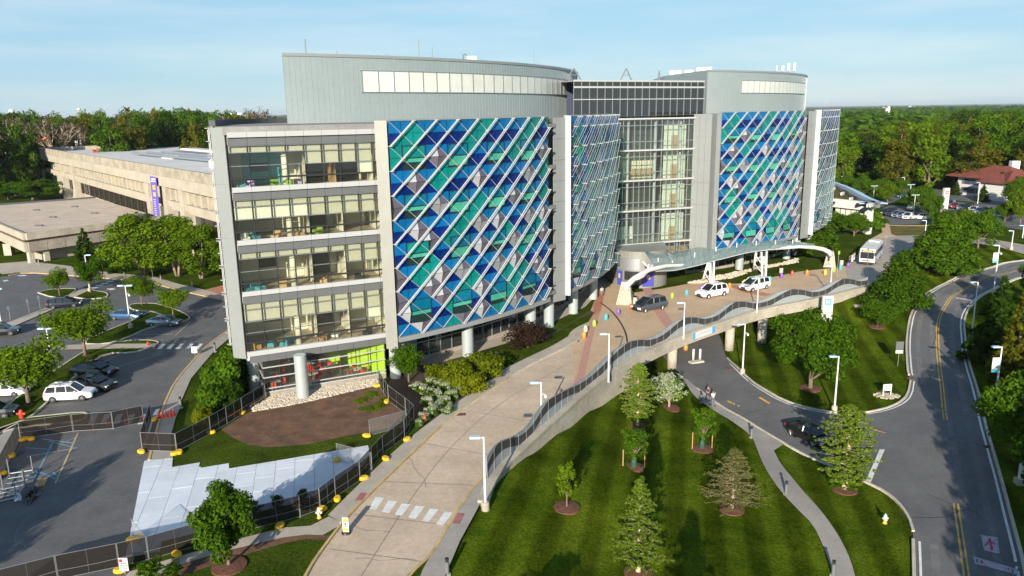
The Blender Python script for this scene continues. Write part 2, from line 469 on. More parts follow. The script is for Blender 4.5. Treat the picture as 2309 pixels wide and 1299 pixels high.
LEAF = dict(
 mid=leafmat('leaf_mid', (0.0232,0.0613,0.0040), (0.1005,0.1951,0.0101)),
 bright=leafmat('leaf_bright', (0.0423,0.0941,0.0035), (0.1578,0.2524,0.0110)),
 dark=leafmat('leaf_dark', (0.0115,0.0325,0.0036), (0.0480,0.0962,0.0091)),
 cyp=leafmat('leaf_cypress', (0.0649,0.1156,0.0109), (0.2261,0.3230,0.0345)),
 pale=leafmat('leaf_pale', (0.0829,0.0939,0.0276), (0.1878,0.1878,0.0608)),
 olive=leafmat('leaf_olive', (0.0455,0.0622,0.0055), (0.1435,0.1389,0.0131)),
 bare=leafmat('leaf_bare', (.055,.045,.030), (.13,.105,.065)),
 maroon=leafmat('leaf_maroon', (.022,.014,.012), (.065,.038,.025)),
 white=leafmat('petal_white', (.12,.20,.06), (.58,.58,.46)),
 yel=leafmat('leaf_yellow', (0.0607,0.0954,0.0041), (0.1938,0.2229,0.0092)),
)
# ================================================================== GROUND, ROADS, PATHS
def resample(pts, n):
    ds = [0.0]
    for a, b in zip(pts, pts[1:]):
        ds.append(ds[-1] + hypot(b[0]-a[0], b[1]-a[1]))
    T = ds[-1]; res = []; k = 0
    for i in range(n):
        t = T * i / (n-1)
        while k < len(pts)-2 and ds[k+1] < t: k += 1
        u = (t - ds[k]) / ((ds[k+1]-ds[k]) or 1)
        res.append(lerp(pts[k], pts[k+1], min(max(u,0),1)))
    return res
def smooth(pts, it=2):
    for _ in range(it):
        q = [pts[0]]
        for a, b in zip(pts, pts[1:]):
            q.append(lerp(a, b, .25)); q.append(lerp(a, b, .75))
        q.append(pts[-1]); pts = q
    return pts
def plen(pts): return sum(hypot(b[0]-a[0], b[1]-a[1]) for a, b in zip(pts, pts[1:]))
def offset(pts, d):
    r = []
    for i, p in enumerate(pts):
        a = pts[max(i-1,0)]; b = pts[min(i+1, len(pts)-1)]
        dx, dy = b[0]-a[0], b[1]-a[1]; l = hypot(dx, dy) or 1
        r.append((p[0] - dy/l*d, p[1] + dx/l*d) + tuple(p[2:]))
    return r
def UP(px, z=0.0): return [G(x, y, z) for x, y in px]
def LP(px): return [L(x, y) for x, y in px]
def flat(name, px, m, z, world=None):
    mb = MB().poly([(p[0], p[1], z) for p in (world or UP(px))], 0)
    return structure(mb.obj(name, m))
def strip(mb, A, B, zf, m=0, across=1):
    n = len(A)
    vs = []; 
    for a, b in zip(A, B):
        for k in range(across+1):
            q = lerp(a, b, k/across); vs.append((q[0], q[1], zf(q[0], q[1])))
    w_ = across+1
    fs = [(i*w_+k, (i+1)*w_+k, (i+1)*w_+k+1, i*w_+k+1) for i in range(n-1) for k in range(across)]
    return mb.add(vs, fs, m)
def kerb(mb, pts, w_, h, zf, m=0):
    """raised edge following pts"""
    a = offset(pts, w_/2); b = offset(pts, -w_/2)
    vs = []
    for p, q in zip(a, b):
        z = zf((p[0]+q[0])/2, (p[1]+q[1])/2)
        vs += [(p[0],p[1],z-.05),(p[0],p[1],z+h),(q[0],q[1],z+h),(q[0],q[1],z-.05)]
    fs = []
    for i in range(len(a)-1):
        o = 4*i
        for k in range(3): fs.append((o+k, o+k+1, o+4+k+1, o+4+k))
    fs += [(0,3,2,1), (4*(len(a)-1), 4*(len(a)-1)+1, 4*(len(a)-1)+2, 4*(len(a)-1)+3)]
    return mb.add(vs, fs, m)
Z0 = lambda x, y: 0.0
EDGE_PX = [(1006,1296),(1037,1223),(1083.8,1137),(1100,1088),(1127,1054),(1161.6,1022.8),(1216.9,971),(1250,943),(1300,897),(1372.8,838),(1469.8,785),
           (1548.6,752),(1633.5,724),(1709,699),(1815,680),(1876,666),(1952,647)]
EDGE = UP(EDGE_PX)
EDGE2 = UP([(1985,634),(2015,600),(2045,575),(2080,556),(2140,550),(2200,549),(2250,556),(2300,572),(2340,580)])
near = G(1006,1296)
upper = [(near[0]-6, near[1]-20, 0), ] + EDGE + EDGE2 + [(230,158,0),(30000,160,0),(30000,40000,0),(-30000,40000,0),(-30000,-200,0),(near[0]-10,-200,0)]
structure(MB().poly([(p[0],p[1],0.0) for p in upper]).obj('ground', M['grass2']))
# lower ground (lawns below the ramp): height field
mb = MB()
UPoly = [(p[0],p[1]) for p in upper]
def inside(x, y, poly):
    c = False; n = len(poly); j = n-1
    for i in range(n):
        xi, yi = poly[i][0], poly[i][1]; xj, yj = poly[j][0], poly[j][1]
        if (yi > y) != (yj > y) and x < (xj-xi)*(y-yi)/(yj-yi)+xi: c = not c
        j = i
    return c
BR = [(p[0],p[1]) for p in UP([(1380,832),(1952,647)])]
def near_bridge(x, y):
    return 8 < x < 70 and 60 < y < 150 and (y - x*0.95) < 82
vid = {}
for j in range(GNY):
    for i in range(GNX):
        x, y = GX0+i*GS, GY0+j*GS
        ins = inside(x, y, UPoly)
        if ins and not near_bridge(x, y):
            if not any(not inside(x+dx, y+dy, UPoly) for dx in (-3,3) for dy in (-3,3)): continue
        vid[(i,j)] = len(mb.v); mb.v.append((x, y, HG[j][i]))
for (i,j), a in vid.items():
    b, c, d = vid.get((i+1,j)), vid.get((i+1,j+1)), vid.get((i,j+1))
    if b is not None and c is not None and d is not None:
        mb.f.append((a,b,c,d)); mb.m.append(0)
structure(mb.obj('lawn', M['grass'], smooth=True))
mb = MB()   # apron of ground under and beyond the lower lawns
mb.poly([(-60,-250,-6.5),(2000,-250,-6.5),(2000,157,-6.5),(-60,157,-6.5)])
structure(mb.obj('lower_ground', M['grass2']))
# ---- ramp drive and plaza
rl = UP([(640,1400),(689.8,1299),(712.2,1261),(771,1181.8),(829.7,1119.6),(926.5,1026),(995.7,960.6),(1061,908.8),(1147.8,853.5),(1188,828),(1305,771)])
rr = UP([(860,1400),(923,1296),(971.5,1254.4),(1009.5,1188.7),(1033.7,1147.3),(1057.9,1112.7),(1089,1074.7)]) + [G(x,y) for x,y in [(1122,1050),(1158,1018),(1214,966),(1247,938),(1296,893)]]
rr2 = UP([(1369,834),(1466,781),(1545,748),(1630,720),(1706,695.5),(1812,676.5),(1873,662.5),(1950,643)])
ramp_poly = smooth(rl,1) + UP([(1330,733)]) + UP([(1400,800)])[:0] + list(reversed(smooth(rr,1) + smooth(rr2,1)[:3]))
structure(MB().poly([(p[0],p[1],.006) for p in ramp_poly]).obj('ramp_road', M['ramp']))
plaza_px = [(1290,770),(1305,771),(1326.6,727.9),(1332,700),(1340,680),(1350,660),(1368,640),(1385,625),(1430,660),(1500,650),(1570,640),(1660,640),(1730,628),(1800,612),(1860,600),(1905,600),
            (1930,580),(1945,560),(1965,538),(1990,524),(1975,505),(1960,492),(1966,480),(1990,488),(2008,510),(2020,532),(2080,526),(2160,528),(2240,540),(2309,552),(2309,573),(2250,556),(2200,549),(2140,550),(2080,556),(2045,575),(2015,600),(1985,634),(1950,645)]
pl = UP(plaza_px) + list(reversed(rr2)) + UP([(1296,893)])
structure(MB().poly([(p[0],p[1],.010) for p in pl]).obj('plaza_road', M['plaza']))
flat('bus_road', [(1905,611),(1930,585),(1955,558),(1990,538),(2040,531),(2100,528),(2200,535),(2309,553),(2309,572),(2250,555),(2200,548),(2140,549),(2080,555),(2045,574),(2015,599),(1985,633),(1955,642),(1915,634)], M['walk2'], .014)
flat('entrance_paving', [(1345,665),(1362,662),(1358,690),(1345,730),(1330,790),(1318,850),(1298,893),(1268,915),(1300,850),(1312,800),(1322,760),(1330,728)], M['brickpink'], .018)
flat('paving_band', [(1448,650),(1466,646),(1478,668),(1492,690),(1513,722),(1525,738),(1505,744),(1490,725),(1474,700),(1462,680)], M['brickpink'], .018)
flat('paving_band', [(1640,644),(1652,641),(1690,652),(1740,664),(1725,668),(1680,660)], M['brickpave'], .018)
flat('brick_path', [(1345,665),(1362,662),(1355,700),(1340,712),(1338,690)], M['brickpave'], .022)
mb = MB()    # dark drainage channel curving over the paving
ch = smooth(UP([(1353,682),(1378,700),(1398,725),(1411,750),(1415,772),(1413,782)]), 2)
strip(mb, offset(ch, .11), offset(ch, -.11), lambda x,y: .030)
structure(mb.obj('drain_channel', M['black']))
mb = MB()
for px in ([(740,1164),(862,1062),(985,964),(1147.8,848),(1290,768)],):
    pass
# sidewalk left of the ramp
wl = UP([(739.9,1164.5),(805.5,1098.9),(892,1016),(978.4,946.8),(1115,850),(1141.8,831),(1277.3,766.4),(1289.7,744.8),(1326.6,727.9)])
wr = UP([(771,1181.8),(829.7,1119.6),(926.5,1026),(995.7,960.6),(1147.8,853.5),(1188,828),(1305,771),(1316,752),(1330,733)])
A, B = resample(smooth(wl,1), 60), resample(smooth(wr,1), 60)
strip(mb, A, B, lambda x,y: .12)
for i in range(60-1):
    pass
kerb(mb, offset(B, .08), .16, .125, Z0, 1)
structure(mb.obj('sidewalk', [M['walk'], M['kerb']]))
mb = MB()
kl = resample(smooth(rl[:9],1), 70)
kerb(mb, offset(kl, .02), .18, .14, Z0, 0)
krr = resample(smooth(rr[:8],1), 60)
kerb(mb, offset(krr, -.05), .18, .14, Z0, 0)
structure(mb.obj('ramp_kerb', M['kerb_yellow']))
flat('lower_sidewalk', [(923,1296),(971.5,1254.4),(1009.5,1188.7),(1033.7,1147.3),(1057.9,1112.7),(1089,1076),(1100,1088),(1083.8,1137),(1037,1223),(1006,1296),(960,1390),(870,1390)], M['walk2'], .10)
flat('grass_wedge', [(923,1296),(971,1256),(952,1290),(945,1310),(900,1330)], M['grass2'], .105)
flat('connecting_path', [(290,1290),(370,1265),(540,1215),(640,1190),(700,1186),(742,1165),(775,1180),(728,1207),(690,1206),(640,1212),(520,1240),(400,1275),(330,1310),(270,1320)], M['walk'], .02)
flat('soil_verge', [(330,1306),(400,1272),(520,1238),(640,1211),(690,1205),(745,1208),(735,1218),(690,1216),(640,1225),(540,1255),(420,1295),(380,1310)], M['dirt'], .012)
flat('tactile_pad', [(800,1133),(813,1115),(828,1115),(818,1131)], M['redpad'], .14)
flat('tactile_pad', [(1020,1184),(1032,1162),(1047,1162),(1035,1186)], M['redpad'], .14)
# joints cut in the ramp slab
mb = MB()
jl = [(698,1299),(745,1215),(800,1135)]
cen = smooth(UP([(815,1299),(905,1155),(1010,1010),(1130,905),(1290,815)]),2)
strip(mb, offset(cen,.02), offset(cen,-.02), lambda x,y:.016)
for (a,b) in (((800,1160),(1015,1185)),((862,1086),(1075,1095)),((955,1000),(1150,1035)),((1040,925),(1235,955)),((1150,852),(1330,870)),((741,1238),(960,1268))):
    q = UP([a,b]); strip(mb, offset(q,.02), offset(q,-.02), lambda x,y:.016)
structure(mb.obj('slab_joint', M['greypanel']))
# ---- white ramp crosswalk
mb_ = [[(847,1120),(867,1122),(848,1150),(832,1147)],[(876,1128),(896,1130),(877,1157),(861,1154)],[(906,1135),(926,1137),(906,1163),(890,1160)],[(938,1140),(958,1142),(937,1170),(920,1167)],[(970,1146),(989,1149),(966,1177),(952,1174)],[(1003,1153),(1021,1156),(999,1185),(983,1182)]]
cw = thing('crosswalk', 'white crosswalk bars painted across the concrete ramp', 'crosswalk', G(930,1155,.02))
for q in mb_: MB().poly(UP(q,.020)).obj('stripe', M['paint'], cw)
# ---- left car park
flat('parking_asphalt', [(-700,1500),(285,1320),(292,1255),(325,1041),(336,1039.7),(342,1016.7),(360,947),(374,904),(394,864),(422,830),(446.6,802.5),(474,775),(505,753),(520.5,741),(560,715),(560,690),(505,677.8),(462,668.6),(400.4,654.7),(332.6,636),(262,630),(154,622),(55.4,614.7),(20,622),(0,625),(-200,640),(-900,700),(-900,1300)], M['asphalt'], .008)
flat('car_park_sidewalk', [(505,677.8),(462,668.6),(400.4,654.7),(332.6,636),(262,630),(154,622),(55.4,614.7),(0,618),(-60,600),(60,590),(150,600),(262,618),(345,624),(405,642),(462,655),(505,662),(560,675)], M['walk'], .10)
flat('car_park_sidewalk', [(336,1039.7),(342,1016.7),(360,947),(374,904),(394,864),(422,830),(446.6,802.5),(474,775),(505,753),(520,741),(530,752),(520,762),(483.5,793),(462,818),(431,855),(409.6,904),(408,918),(396,946),(385,986),(388,1036)], M['walk2'], .10)
flat('brick_apron', [(462,655),(505,644),(510,664),(505,668)], M['brickpave'], .11)
mb = MB()
for px in ([(336,1039.7),(342,1016.7),(360,947),(374,904),(394,864),(422,830),(446.6,802.5),(474,775),(505,753),(520.5,741)], [(520,681),(505,677.8),(462,668.6),(400.4,654.7),(332.6,636),(262,630),(154,622),(55.4,614.7),(20,622)]):
    q = smooth(UP(px),1); kerb(mb, q, .2, .14, Z0)
structure(mb.obj('car_park_kerb', M['kerb_yellow']))
def island(px, m='grass2', nm='island'):
    w_ = smooth(UP(px + [px[0]]),1)
    mb = MB()
    mb.poly([(p[0],p[1],.12) for p in w_[:-1]], 0)
    kerb(mb, w_, .2, .15, Z0, 1)
    return structure(mb.obj(nm, [M[m], M['kerb']]))
island([(86,661),(105,655),(140,652),(178,652),(150,671),(120,672)])
island([(168,671),(192,655),(235,659),(245,666),(238,672),(200,676)])
flat('path_across_island', [(150,671),(185,652),(205,654),(168,672)], M['walk'], .13)
island([(290,692),(300,686),(345,685),(360,688),(400,700),(427,714),(427,722),(405,727),(356,707),(340,703),(300,701)])
island([(340,704),(356,707),(405,726),(335,740),(285,764),(235,778),(180,776),(240,748),(300,724)])
island([(215,783),(280,770),(330,768),(355,771),(357,777),(330,787),(300,797),(238,797),(196,828),(160,858),(75,938),(60,946),(-40,1000),(-60,985),(60,880),(190,793)])
flat('island_path', [(120,781),(215,778),(333,777),(352,777),(350,785),(330,787),(120,791)], M['walk'], .135)
island([(70,943),(100,940),(185,931),(198,936),(190,948),(150,955),(60,962),(-30,985),(-60,990)])
flat('long_island', [(-40,745),(0,735),(140,682),(150,686),(60,725),(0,752)], M['walk'], .12)
flat('side_lot_path', [(-60,1060),(0,985),(30,960),(46,960),(46,992),(0,1084),(-60,1150)], M['walk2'], .10)
mb = MB()
def bars(pxs, nm, lab, m='paint', z=.014):
    t = thing(nm, lab, 'crosswalk' if 'cross' in nm else 'road marking', G(*pxs[0][0], z))
    for q in pxs: MB().poly(UP(q, z)).obj('stripe', M[m], t)
bars([[(353+k*21,787),(366+k*21,775),(376+k*21-2,775),(363+k*21,787)] for k in range(6)], 'crosswalk', 'white crosswalk bars between the car park island and the kerb by the building')
bars([[(198+k*28,957),(207+k*28,935),(221+k*28,933),(213+k*28,955)] for k in range(5)]+[[(343,937),(352,923),(361,921),(354,936)]], 'crosswalk', 'white crosswalk bars behind the screened fence gate')
bars([[(189+k*12,654.5-k*4.6),(205+k*12,654.5-k*4.6),(211+k*12,651.5-k*4.6),(196+k*12,651.5-k*4.6)] for k in range(6)], 'crosswalk', 'far white crosswalk across the car park lane towards the hedge')
bars([[(2,616),(30,614),(32,616),(4,618)],[(38,621),(55,620),(62,622),(45,623)],[(6,633),(16,631),(20,633),(8,635)]], 'road_marking', 'white lane marks near the covered entrance')
bars([[(238,651),(250,654),(262,652),(254,650)]], 'road_marking', 'white turn arrow in the car park lane')
for px in ([(280,755),(390,754)],[(200,830),(270,800)],[(345,733),(427,727)],[(270,782),(350,786)],[(200,845),(360,800)],[(-40,800),(90,760)],[(5,1010),(165,950)],[(60,1030),(175,1010)],[(95,990),(170,1000)]):
    q = UP(px); strip(mb, offset(q,.05), offset(q,-.05), lambda x,y:.014)
structure(mb.obj('bay_line', M['paint_p']))
mb = MB()
for px in ([(110,995),(170,1010)],[(140,1000),(175,985)],[(165,995),(160,1016)],[(60,1010),(118,1014)],[(80,1060),(135,1085)],[(120,1065),(130,1076)],[(35,1070),(85,1080)],[(118,1000),(80,1075)],[(170,990),(125,1088)],[(10,1110),(70,1095)]):
    q = UP(px); strip(mb, offset(q,.07), offset(q,-.07), lambda x,y:.016)
structure(mb.obj('accessible_bay_marking', M['paint_b']))
mb = MB()
q = UP([(176,976),(150,1035),(125,1090)]); strip(mb, offset(q,.06), offset(q,-.06), lambda x,y:.018)
q = UP([(430,725),(395,757)]); strip(mb, offset(q,.05), offset(q,-.05), lambda x,y:.018)
structure(mb.obj('lane_edge_line', M['kerb_yellow']))
def disc(nm, p, r, m, dz=.03, seg=20, lab=None):
    mb = MB(); vs = [(p[0]+r*cos(2*pi*k/seg), p[1]+r*sin(2*pi*k/seg), p[2]+dz) for k in range(seg)]
    mb.poly(vs)
    return mb.obj(nm, m)
for (x,y) in ((182,1126),(435,751),(470,734),(485,720)):
    tag(disc('manhole_cover', G(x,y), .42, M['darkroof'], .014), {182:'dark manhole cover in the tree-shaded asphalt',435:'nearest of three dark covers in the lane by the building',470:'middle one of three dark covers in the lane by the building',485:'farthest of three dark covers in the lane by the building'}[x], 'manhole', 'manhole covers')
# ---- beds at the building's foot
flat('building_lawn', [(388,1036),(385,986),(396,946),(409.6,904),(431,855),(462,818),(483.5,793),(520,762),(560,770),(600,800),(620,900),(870,850),(930,930),(935,955),(905,1000),(830,1020),(700,1040),(560,1062),(450,1062)], M['grass2'], .02)
flat('bare_soil_bed', [(600,905),(691,906),(848,870),(866,882),(885,905),(912,936),(897,960),(850,972),(790,982),(734,994),(690,1003),(648,1007),(600,1009),(560,1004),(520,985),(500,970),(530,950)], M['dirt'], .035)
flat('slope_soil', [(520,880),(560,850),(600,890),(560,925),(470,975),(520,930)], M['soil_dark'], .045)
flat('shrub_bed', [(930,930),(866,882),(885,850),(900,830),(980,820),(1060,805),(1140,790),(1200,770),(1277,735),(1330,700),(1340,705),(1326,728),(1289,745),(1277,766),(1141,831),(1115,850),(978,947),(938,955)], M['soil_dark'], .030)
flat('grass_strip', [(1141,831),(1277,766),(1289,745),(1326,728),(1338,706),(1300,722),(1230,765),(1135,790),(1120,815)], M['grass2'], .05)
flat('terrace_paving', [(900,800),(950,840),(980,822),(1140,775),(1240,730),(1320,692),(1350,660),(1372,640),(1372,600),(1300,600),(1150,660),(980,740),(900,770)], M['walk'], .025)
flat('entrance_lawn', [(1520,650),(1612,625),(1680,608),(1760,592),(1820,580),(1870,590),(1890,603),(1800,613),(1730,628),(1665,640),(1660,630),(1600,645)], M['grass2'], .03)
flat('plaza_infill', [(1500,650),(1575,636),(1625,640),(1665,640),(1640,646),(1560,655)], M['plaza'], .034)
flat('hillside_lawn', [(1800,575),(1860,560),(1885,545),(1945,520),(1965,500),(1985,508),(1990,524),(1960,540),(1935,565),(1915,590),(1893,603),(1870,590),(1850,580)], M['grass2'], .03)
flat('dry_verge', [(2006,508),(2088,510),(2085,530),(2022,532),(2010,528)], M['grass3'], .03)
def pebbles(nm, px, n, s, m, lab, h=.35, z=.05):
    w_ = UP(px); xs = [p[0] for p in w_]; ys = [p[1] for p in w_]
    mb = MB(); c = 0; it = 0
    while c < n and it < n*20:
        it += 1
        x, y = random.uniform(min(xs),max(xs)), random.uniform(min(ys),max(ys))
        if not inside(x,y,w_): continue
        c += 1; r = s*random.uniform(.6,1.4); a = random.uniform(0,pi)
        k = [(x+r*cos(a+t)*random.uniform(.7,1.2), y+r*sin(a+t)*random.uniform(.6,1), z) for t in (0,1.57,3.14,4.71)]
        top = [(x+(p[0]-x)*.55, y+(p[1]-y)*.55, z+r*random.uniform(.5,1.0)) for p in k]
        mb.add(k+top, [(0,1,5,4),(1,2,6,5),(2,3,7,6),(3,0,4,7),(4,5,6,7)])
    o = mb.obj(nm, m, kind='stuff'); o['label'] = lab
    return o
flat('gravel_bed', [(564.8,916.8),(602.5,891),(680,880),(760,866),(850,855),(853,869),(691,908),(640,918),(572,929.7)], M['concrete_d'], .06)
pebbles('river_stones', [(564.8,916.8),(602.5,889),(680,878),(760,865),(850,853),(854,869),(691,908),(640,918),(572,929.7)], 3800, .13, M['rock'], 'pale river stones along the cafe wall', z=.06)
pebbles('river_stones', [(1612,625),(1660,614),(1770,592),(1800,583),(1800,592),(1700,611),(1650,628),(1570,640),(1545,640)], 700, .22, M['rock'], 'pale stones at the foot of the far glass wall', z=.04)
# ---- white ground-protection panels
wt = thing('panel_walkway', 'white temporary walkway of loose ground panels between the fences', 'walkway', G(560,1100,.03))
mats_px = [(325.5,1041),(390,1030.5),(388,1055),(451,1044),(453,1056.6),(516,1046),(517,1058),(700,1027.4),(829.7,1005.5),(840,1023),(790,1062),(712,1118),(640,1143),(560,1160),(500,1178),(440,1203),(365,1222),(360,1245),(283,1259)]
mw = UP(mats_px)
def clip(poly, a, b, c):     # keep a*x+b*y<=c
    r = []
    for i in range(len(poly)):
        p, q = poly[i], poly[(i+1) % len(poly)]
        dp, dq = a*p[0]+b*p[1]-c, a*q[0]+b*q[1]-c
        if dp <= 0: r.append(p)
        if (dp < 0) != (dq < 0):
            t = dp/(dp-dq); r.append((p[0]+(q[0]-p[0])*t, p[1]+(q[1]-p[1])*t))
    return r
ax = (G(700,1027)[0]-G(453,1057)[0], G(700,1027)[1]-G(453,1057)[1]); la = hypot(*ax); ux, uy = ax[0]/la, ax[1]/la; vx, vy = -uy, ux
o0 = G(325,1041)
# split the outline into convex columns
uv = [((p[0]-o0[0])*ux+(p[1]-o0[1])*uy, (p[0]-o0[0])*vx+(p[1]-o0[1])*vy) for p in mw]
umin, umax = min(a for a,_ in uv), max(a for a,_ in uv); vmin, vmax = min(b for _,b in uv), max(b for _,b in uv)
cw_, rw = 1.52, 2.3
k = 0; u = umin
while u < umax:
    v_ = vmin - (k % 2)*1.1
    while v_ < vmax:
        cell = [(u+.012,v_+.012),(u+cw_-.012,v_+.012),(u+cw_-.012,v_+rw-.012),(u+.012,v_+rw-.012)]
        um, vm = u+cw_/2, v_+rw/2
        # clip the outline by the cell's four sides
        q = clip(uv, -1, 0, -cell[0][0]); q = clip(q, 1, 0, cell[1][0]) if len(q) > 2 else []
        q = clip(q, 0, -1, -cell[0][1]) if len(q) > 2 else []; q = clip(q, 0, 1, cell[2][1]) if len(q) > 2 else []
        if len(q) > 2:
            ar = abs(sum(q[i][0]*q[(i+1)%len(q)][1]-q[(i+1)%len(q)][0]*q[i][1] for i in range(len(q))))/2
            if ar > .12:
                dz = random.uniform(0,.018)
                MB().prism([(o0[0]+a*ux+b*vx, o0[1]+a*uy+b*vy) for a,b in q], .03, .055+dz).obj('panel', M['mat_w'], wt)
        v_ += rw
    u += cw_; k += 1
# ---- lower roads
def low_strip(nm, A, B, m, dz, across=6, step=1.2):
    n = int(max(plen(A), plen(B))/step)+2
    mb = MB(); strip(mb, resample(A,n), resample(B,n), lambda x,y: hlow(x,y)+dz, 0, across)
    return structure(mb.obj(nm, m, smooth=True))
MRL = smooth(LP([(2062,1420),(2061,1299),(2058,1196),(2053,1020),(2051,850),(2046,838.8),(2043,777),(2047.8,731),(2060,697),(2084.8,666),(2121.7,641.7),(2177,617),(2238.8,601.6),(2297.3,589.3),(2345,583)]),1)
MRR = smooth(LP([(2340,1420),(2312,1299),(2308,1275),(2287.6,1195.7),(2260,1092),(2235.8,1005.5),(2211.6,912),(2195.7,854),(2177,777),(2172.6,731),(2180.3,700),(2201.8,678.6),(2232.6,657),(2269.6,640),(2309,624.7),(2370,610)]),1)
low_strip('main_road', MRL, MRR, M['asphalt_road'], .05, 8)
LRU = smooth(LP([(1590,700),(1625,760),(1634,800),(1641.8,811.5),(1668.7,838),(1711,873),(1769,907),(1838,926.7),(1904,934.7),(1949,933),(1994,924),(2028,910.5),(2047.4,891.5),(2053,860)]),1)
LRD = smooth(LP([(1480,790),(1515,825),(1538,846),(1584,888),(1622.6,915),(1695.6,957.5),(1745.5,988),(1800,1021),(1869.4,1050.5),(1914,1071),(1959,1092),(1997,1111),(2028,1137),(2049,1168),(2059,1200)]),1)
low_strip('lower_drive', LRU, LRD, M['asphalt_road'], .056, 8)
SWL = smooth(LP([(1520,840),(1545,862),(1561,892),(1603,923),(1653,953.7),(1695.6,984),(1707,1015),(1726,1061),(1757,1107),(1800,1153),(1831,1182),(1855.6,1230),(1879.7,1299),(1905,1420)]),1)
SWR = smooth(LP([(1532,845),(1560,865),(1584,889),(1622.6,916),(1695.6,958.5),(1720,985),(1735,1010),(1745,1016),(1758.8,1047),(1803.7,1102),(1848.6,1150.7),(1886.7,1202.6),(1914,1254.4),(1928,1299),(1955,1420)]),1)
low_strip('footpath', SWL, SWR, M['walk2'], .10, 3)
sa = LP([(1695,958),(1769,1002),(1745,1018),(1718,1002)])
mb = MB(); strip(mb, resample(sa[:2],8), resample([sa[3],sa[2]],8), lambda x,y: hlow(x,y)+.105, 0, 4); structure(mb.obj('footpath_flare', M['walk2']))
mb = MB()
zl = lambda x,y: hlow(x,y)+.05
def kn(pts, step=.9): return resample(pts, int(plen(pts)/step)+2)
kerb(mb, kn(LRU[6:]), .2, .14, zl)
kerb(mb, kn(LRD[6:]), .2, .12, zl)
mrl_n = [p for p in MRL if p[1] < L(2055,1196)[1]+.3]; mrl_f = [p for p in MRL if p[1] > L(2051,862)[1]-.3]
kerb(mb, kn(mrl_n), .22, .14, zl); kerb(mb, kn(mrl_f), .22, .14, zl); kerb(mb, kn(MRR), .22, .14, zl)
structure(mb.obj('lower_kerb', M['kerb']))
mb = MB()
def line(mb, pts, d, w_, zz=.062, m=0):
    a = kn(pts, .8); strip(mb, offset(a, d+w_/2), offset(a, d-w_/2), lambda x,y: hlow(x,y)+zz, m)
line(mb, mrl_f, -.42, .16); line(mb, mrl_n, -.42, .16); line(mb, MRR, .42, .18)
line(mb, LRU[-22:], -.38, .14, .066)
structure(mb.obj('edge_line', M['paint']))
mb = MB()
tt_ = mat('tyre_track_asphalt', (.148,.147,.148), .85, var=.2, vscale=.5)
for d_ in (-1.35,-2.95): line(mb, mrl_f, d_, .55, .056); line(mb, mrl_n, d_, .55, .056)
for d_ in (1.5,3.1): line(mb, MRR, d_, .55, .0565)
structure(mb.obj('tyre_track', tt_))
mb = MB(); rk = random.Random(21)
for (x,y,l_) in ((2120,1010,9),(2075,930,7),(2185,1150,8),(2100,780,7),(1900,980,6),(1720,925,6),(2230,1180,7),(2140,720,6)):   # sealed cracks
    p = L(x,y); a_ = rk.uniform(0,3); pts = [(p[0],p[1])]
    for _ in range(l_): a_ += rk.uniform(-.5,.5); pts.append((pts[-1][0]+cos(a_)*.8, pts[-1][1]+sin(a_)*.8))
    strip(mb, offset(pts,.03), offset(pts,-.03), lambda x,y: hlow(x,y)+.0635)
structure(mb.obj('sealed_crack', M['black']))
mb = MB()
for (x,y,l_) in ((230,1130,9),(150,1190,9),(120,880,0),(300,1000,7),(420,860,6),(60,1240,8),(440,730,5)):
    p = G(x,y); a_ = rk.uniform(0,3); pts = [(p[0],p[1])]
    for _ in range(l_): a_ += rk.uniform(-.5,.5); pts.append((pts[-1][0]+cos(a_)*.9, pts[-1][1]+sin(a_)*.9))
    if l_: strip(mb, offset(pts,.03), offset(pts,-.03), lambda x,y: .0125)
for (x,y,l_) in ((880,1200,7),(960,1100,8),(1050,960,6),(1180,880,6),(800,1260,5)):
    p = G(x,y); a_ = rk.uniform(0,3); pts = [(p[0],p[1])]
    for _ in range(l_): a_ += rk.uniform(-.5,.5); pts.append((pts[-1][0]+cos(a_)*.8, pts[-1][1]+sin(a_)*.8))
    strip(mb, offset(pts,.012), offset(pts,-.012), lambda x,y: .0165)
structure(mb.obj('pavement_crack', M['greypanel']))
mb = MB()
c1 = smooth(LP([(2132,948),(2126,900),(2115.6,808),(2112.5,731),(2128,691),(2155.6,663),(2192.6,641.7),(2223,626),(2294,610)]),2)
c2 = smooth(LP([(2155,1137),(2166,1210),(2178,1290),(2195,1420)]),2)
for c in (c1, c2):
    line(mb, c, .15, .13); line(mb, c, -.15, .13)
line(mb, LP([(1968,970),(1998,978)]), 0, .14, .068)
line(mb, LP([(1712,897),(1735,911)]), 0, .3, .068); line(mb, LP([(1640,905),(1668,918)]), 0, .3, .068)
structure(mb.obj('centre_line', M['paint_y']))
def low_poly(nm, px, m, dz, parent=None):
    w_ = LP(px); return MB().poly([(p[0],p[1],p[2]+dz) for p in w_]).obj(nm, m, parent)
structure(low_poly('stop_line', [(1983,1015),(1995,1015),(1961,1095),(1950,1091)], M['paint'], .075))
rm = thing('road_marking', 'worn pale square and lettered bar painted near the right kerb, closest to the camera', 'road marking', L(2230,1230,.08))
low_poly('worn_square', [(2211,1208),(2249,1214),(2254,1251),(2219,1243)], M['paint_p'], .072, rm)
low_poly('red_symbol', [(2228,1216),(2234,1216),(2240,1242),(2234,1244)], M['paint_r'], .078, rm)
low_poly('red_symbol', [(2219,1232),(2230,1219),(2233,1221),(2222,1235)], M['paint_r'], .079, rm)
low_poly('red_symbol', [(2231,1219),(2244,1228),(2244,1232),(2232,1223)], M['paint_r'], .080, rm)
low_poly('worn_bar', [(2194,1256),(2292,1285),(2297,1299),(2198,1273)], M['paint_p'], .072, rm)
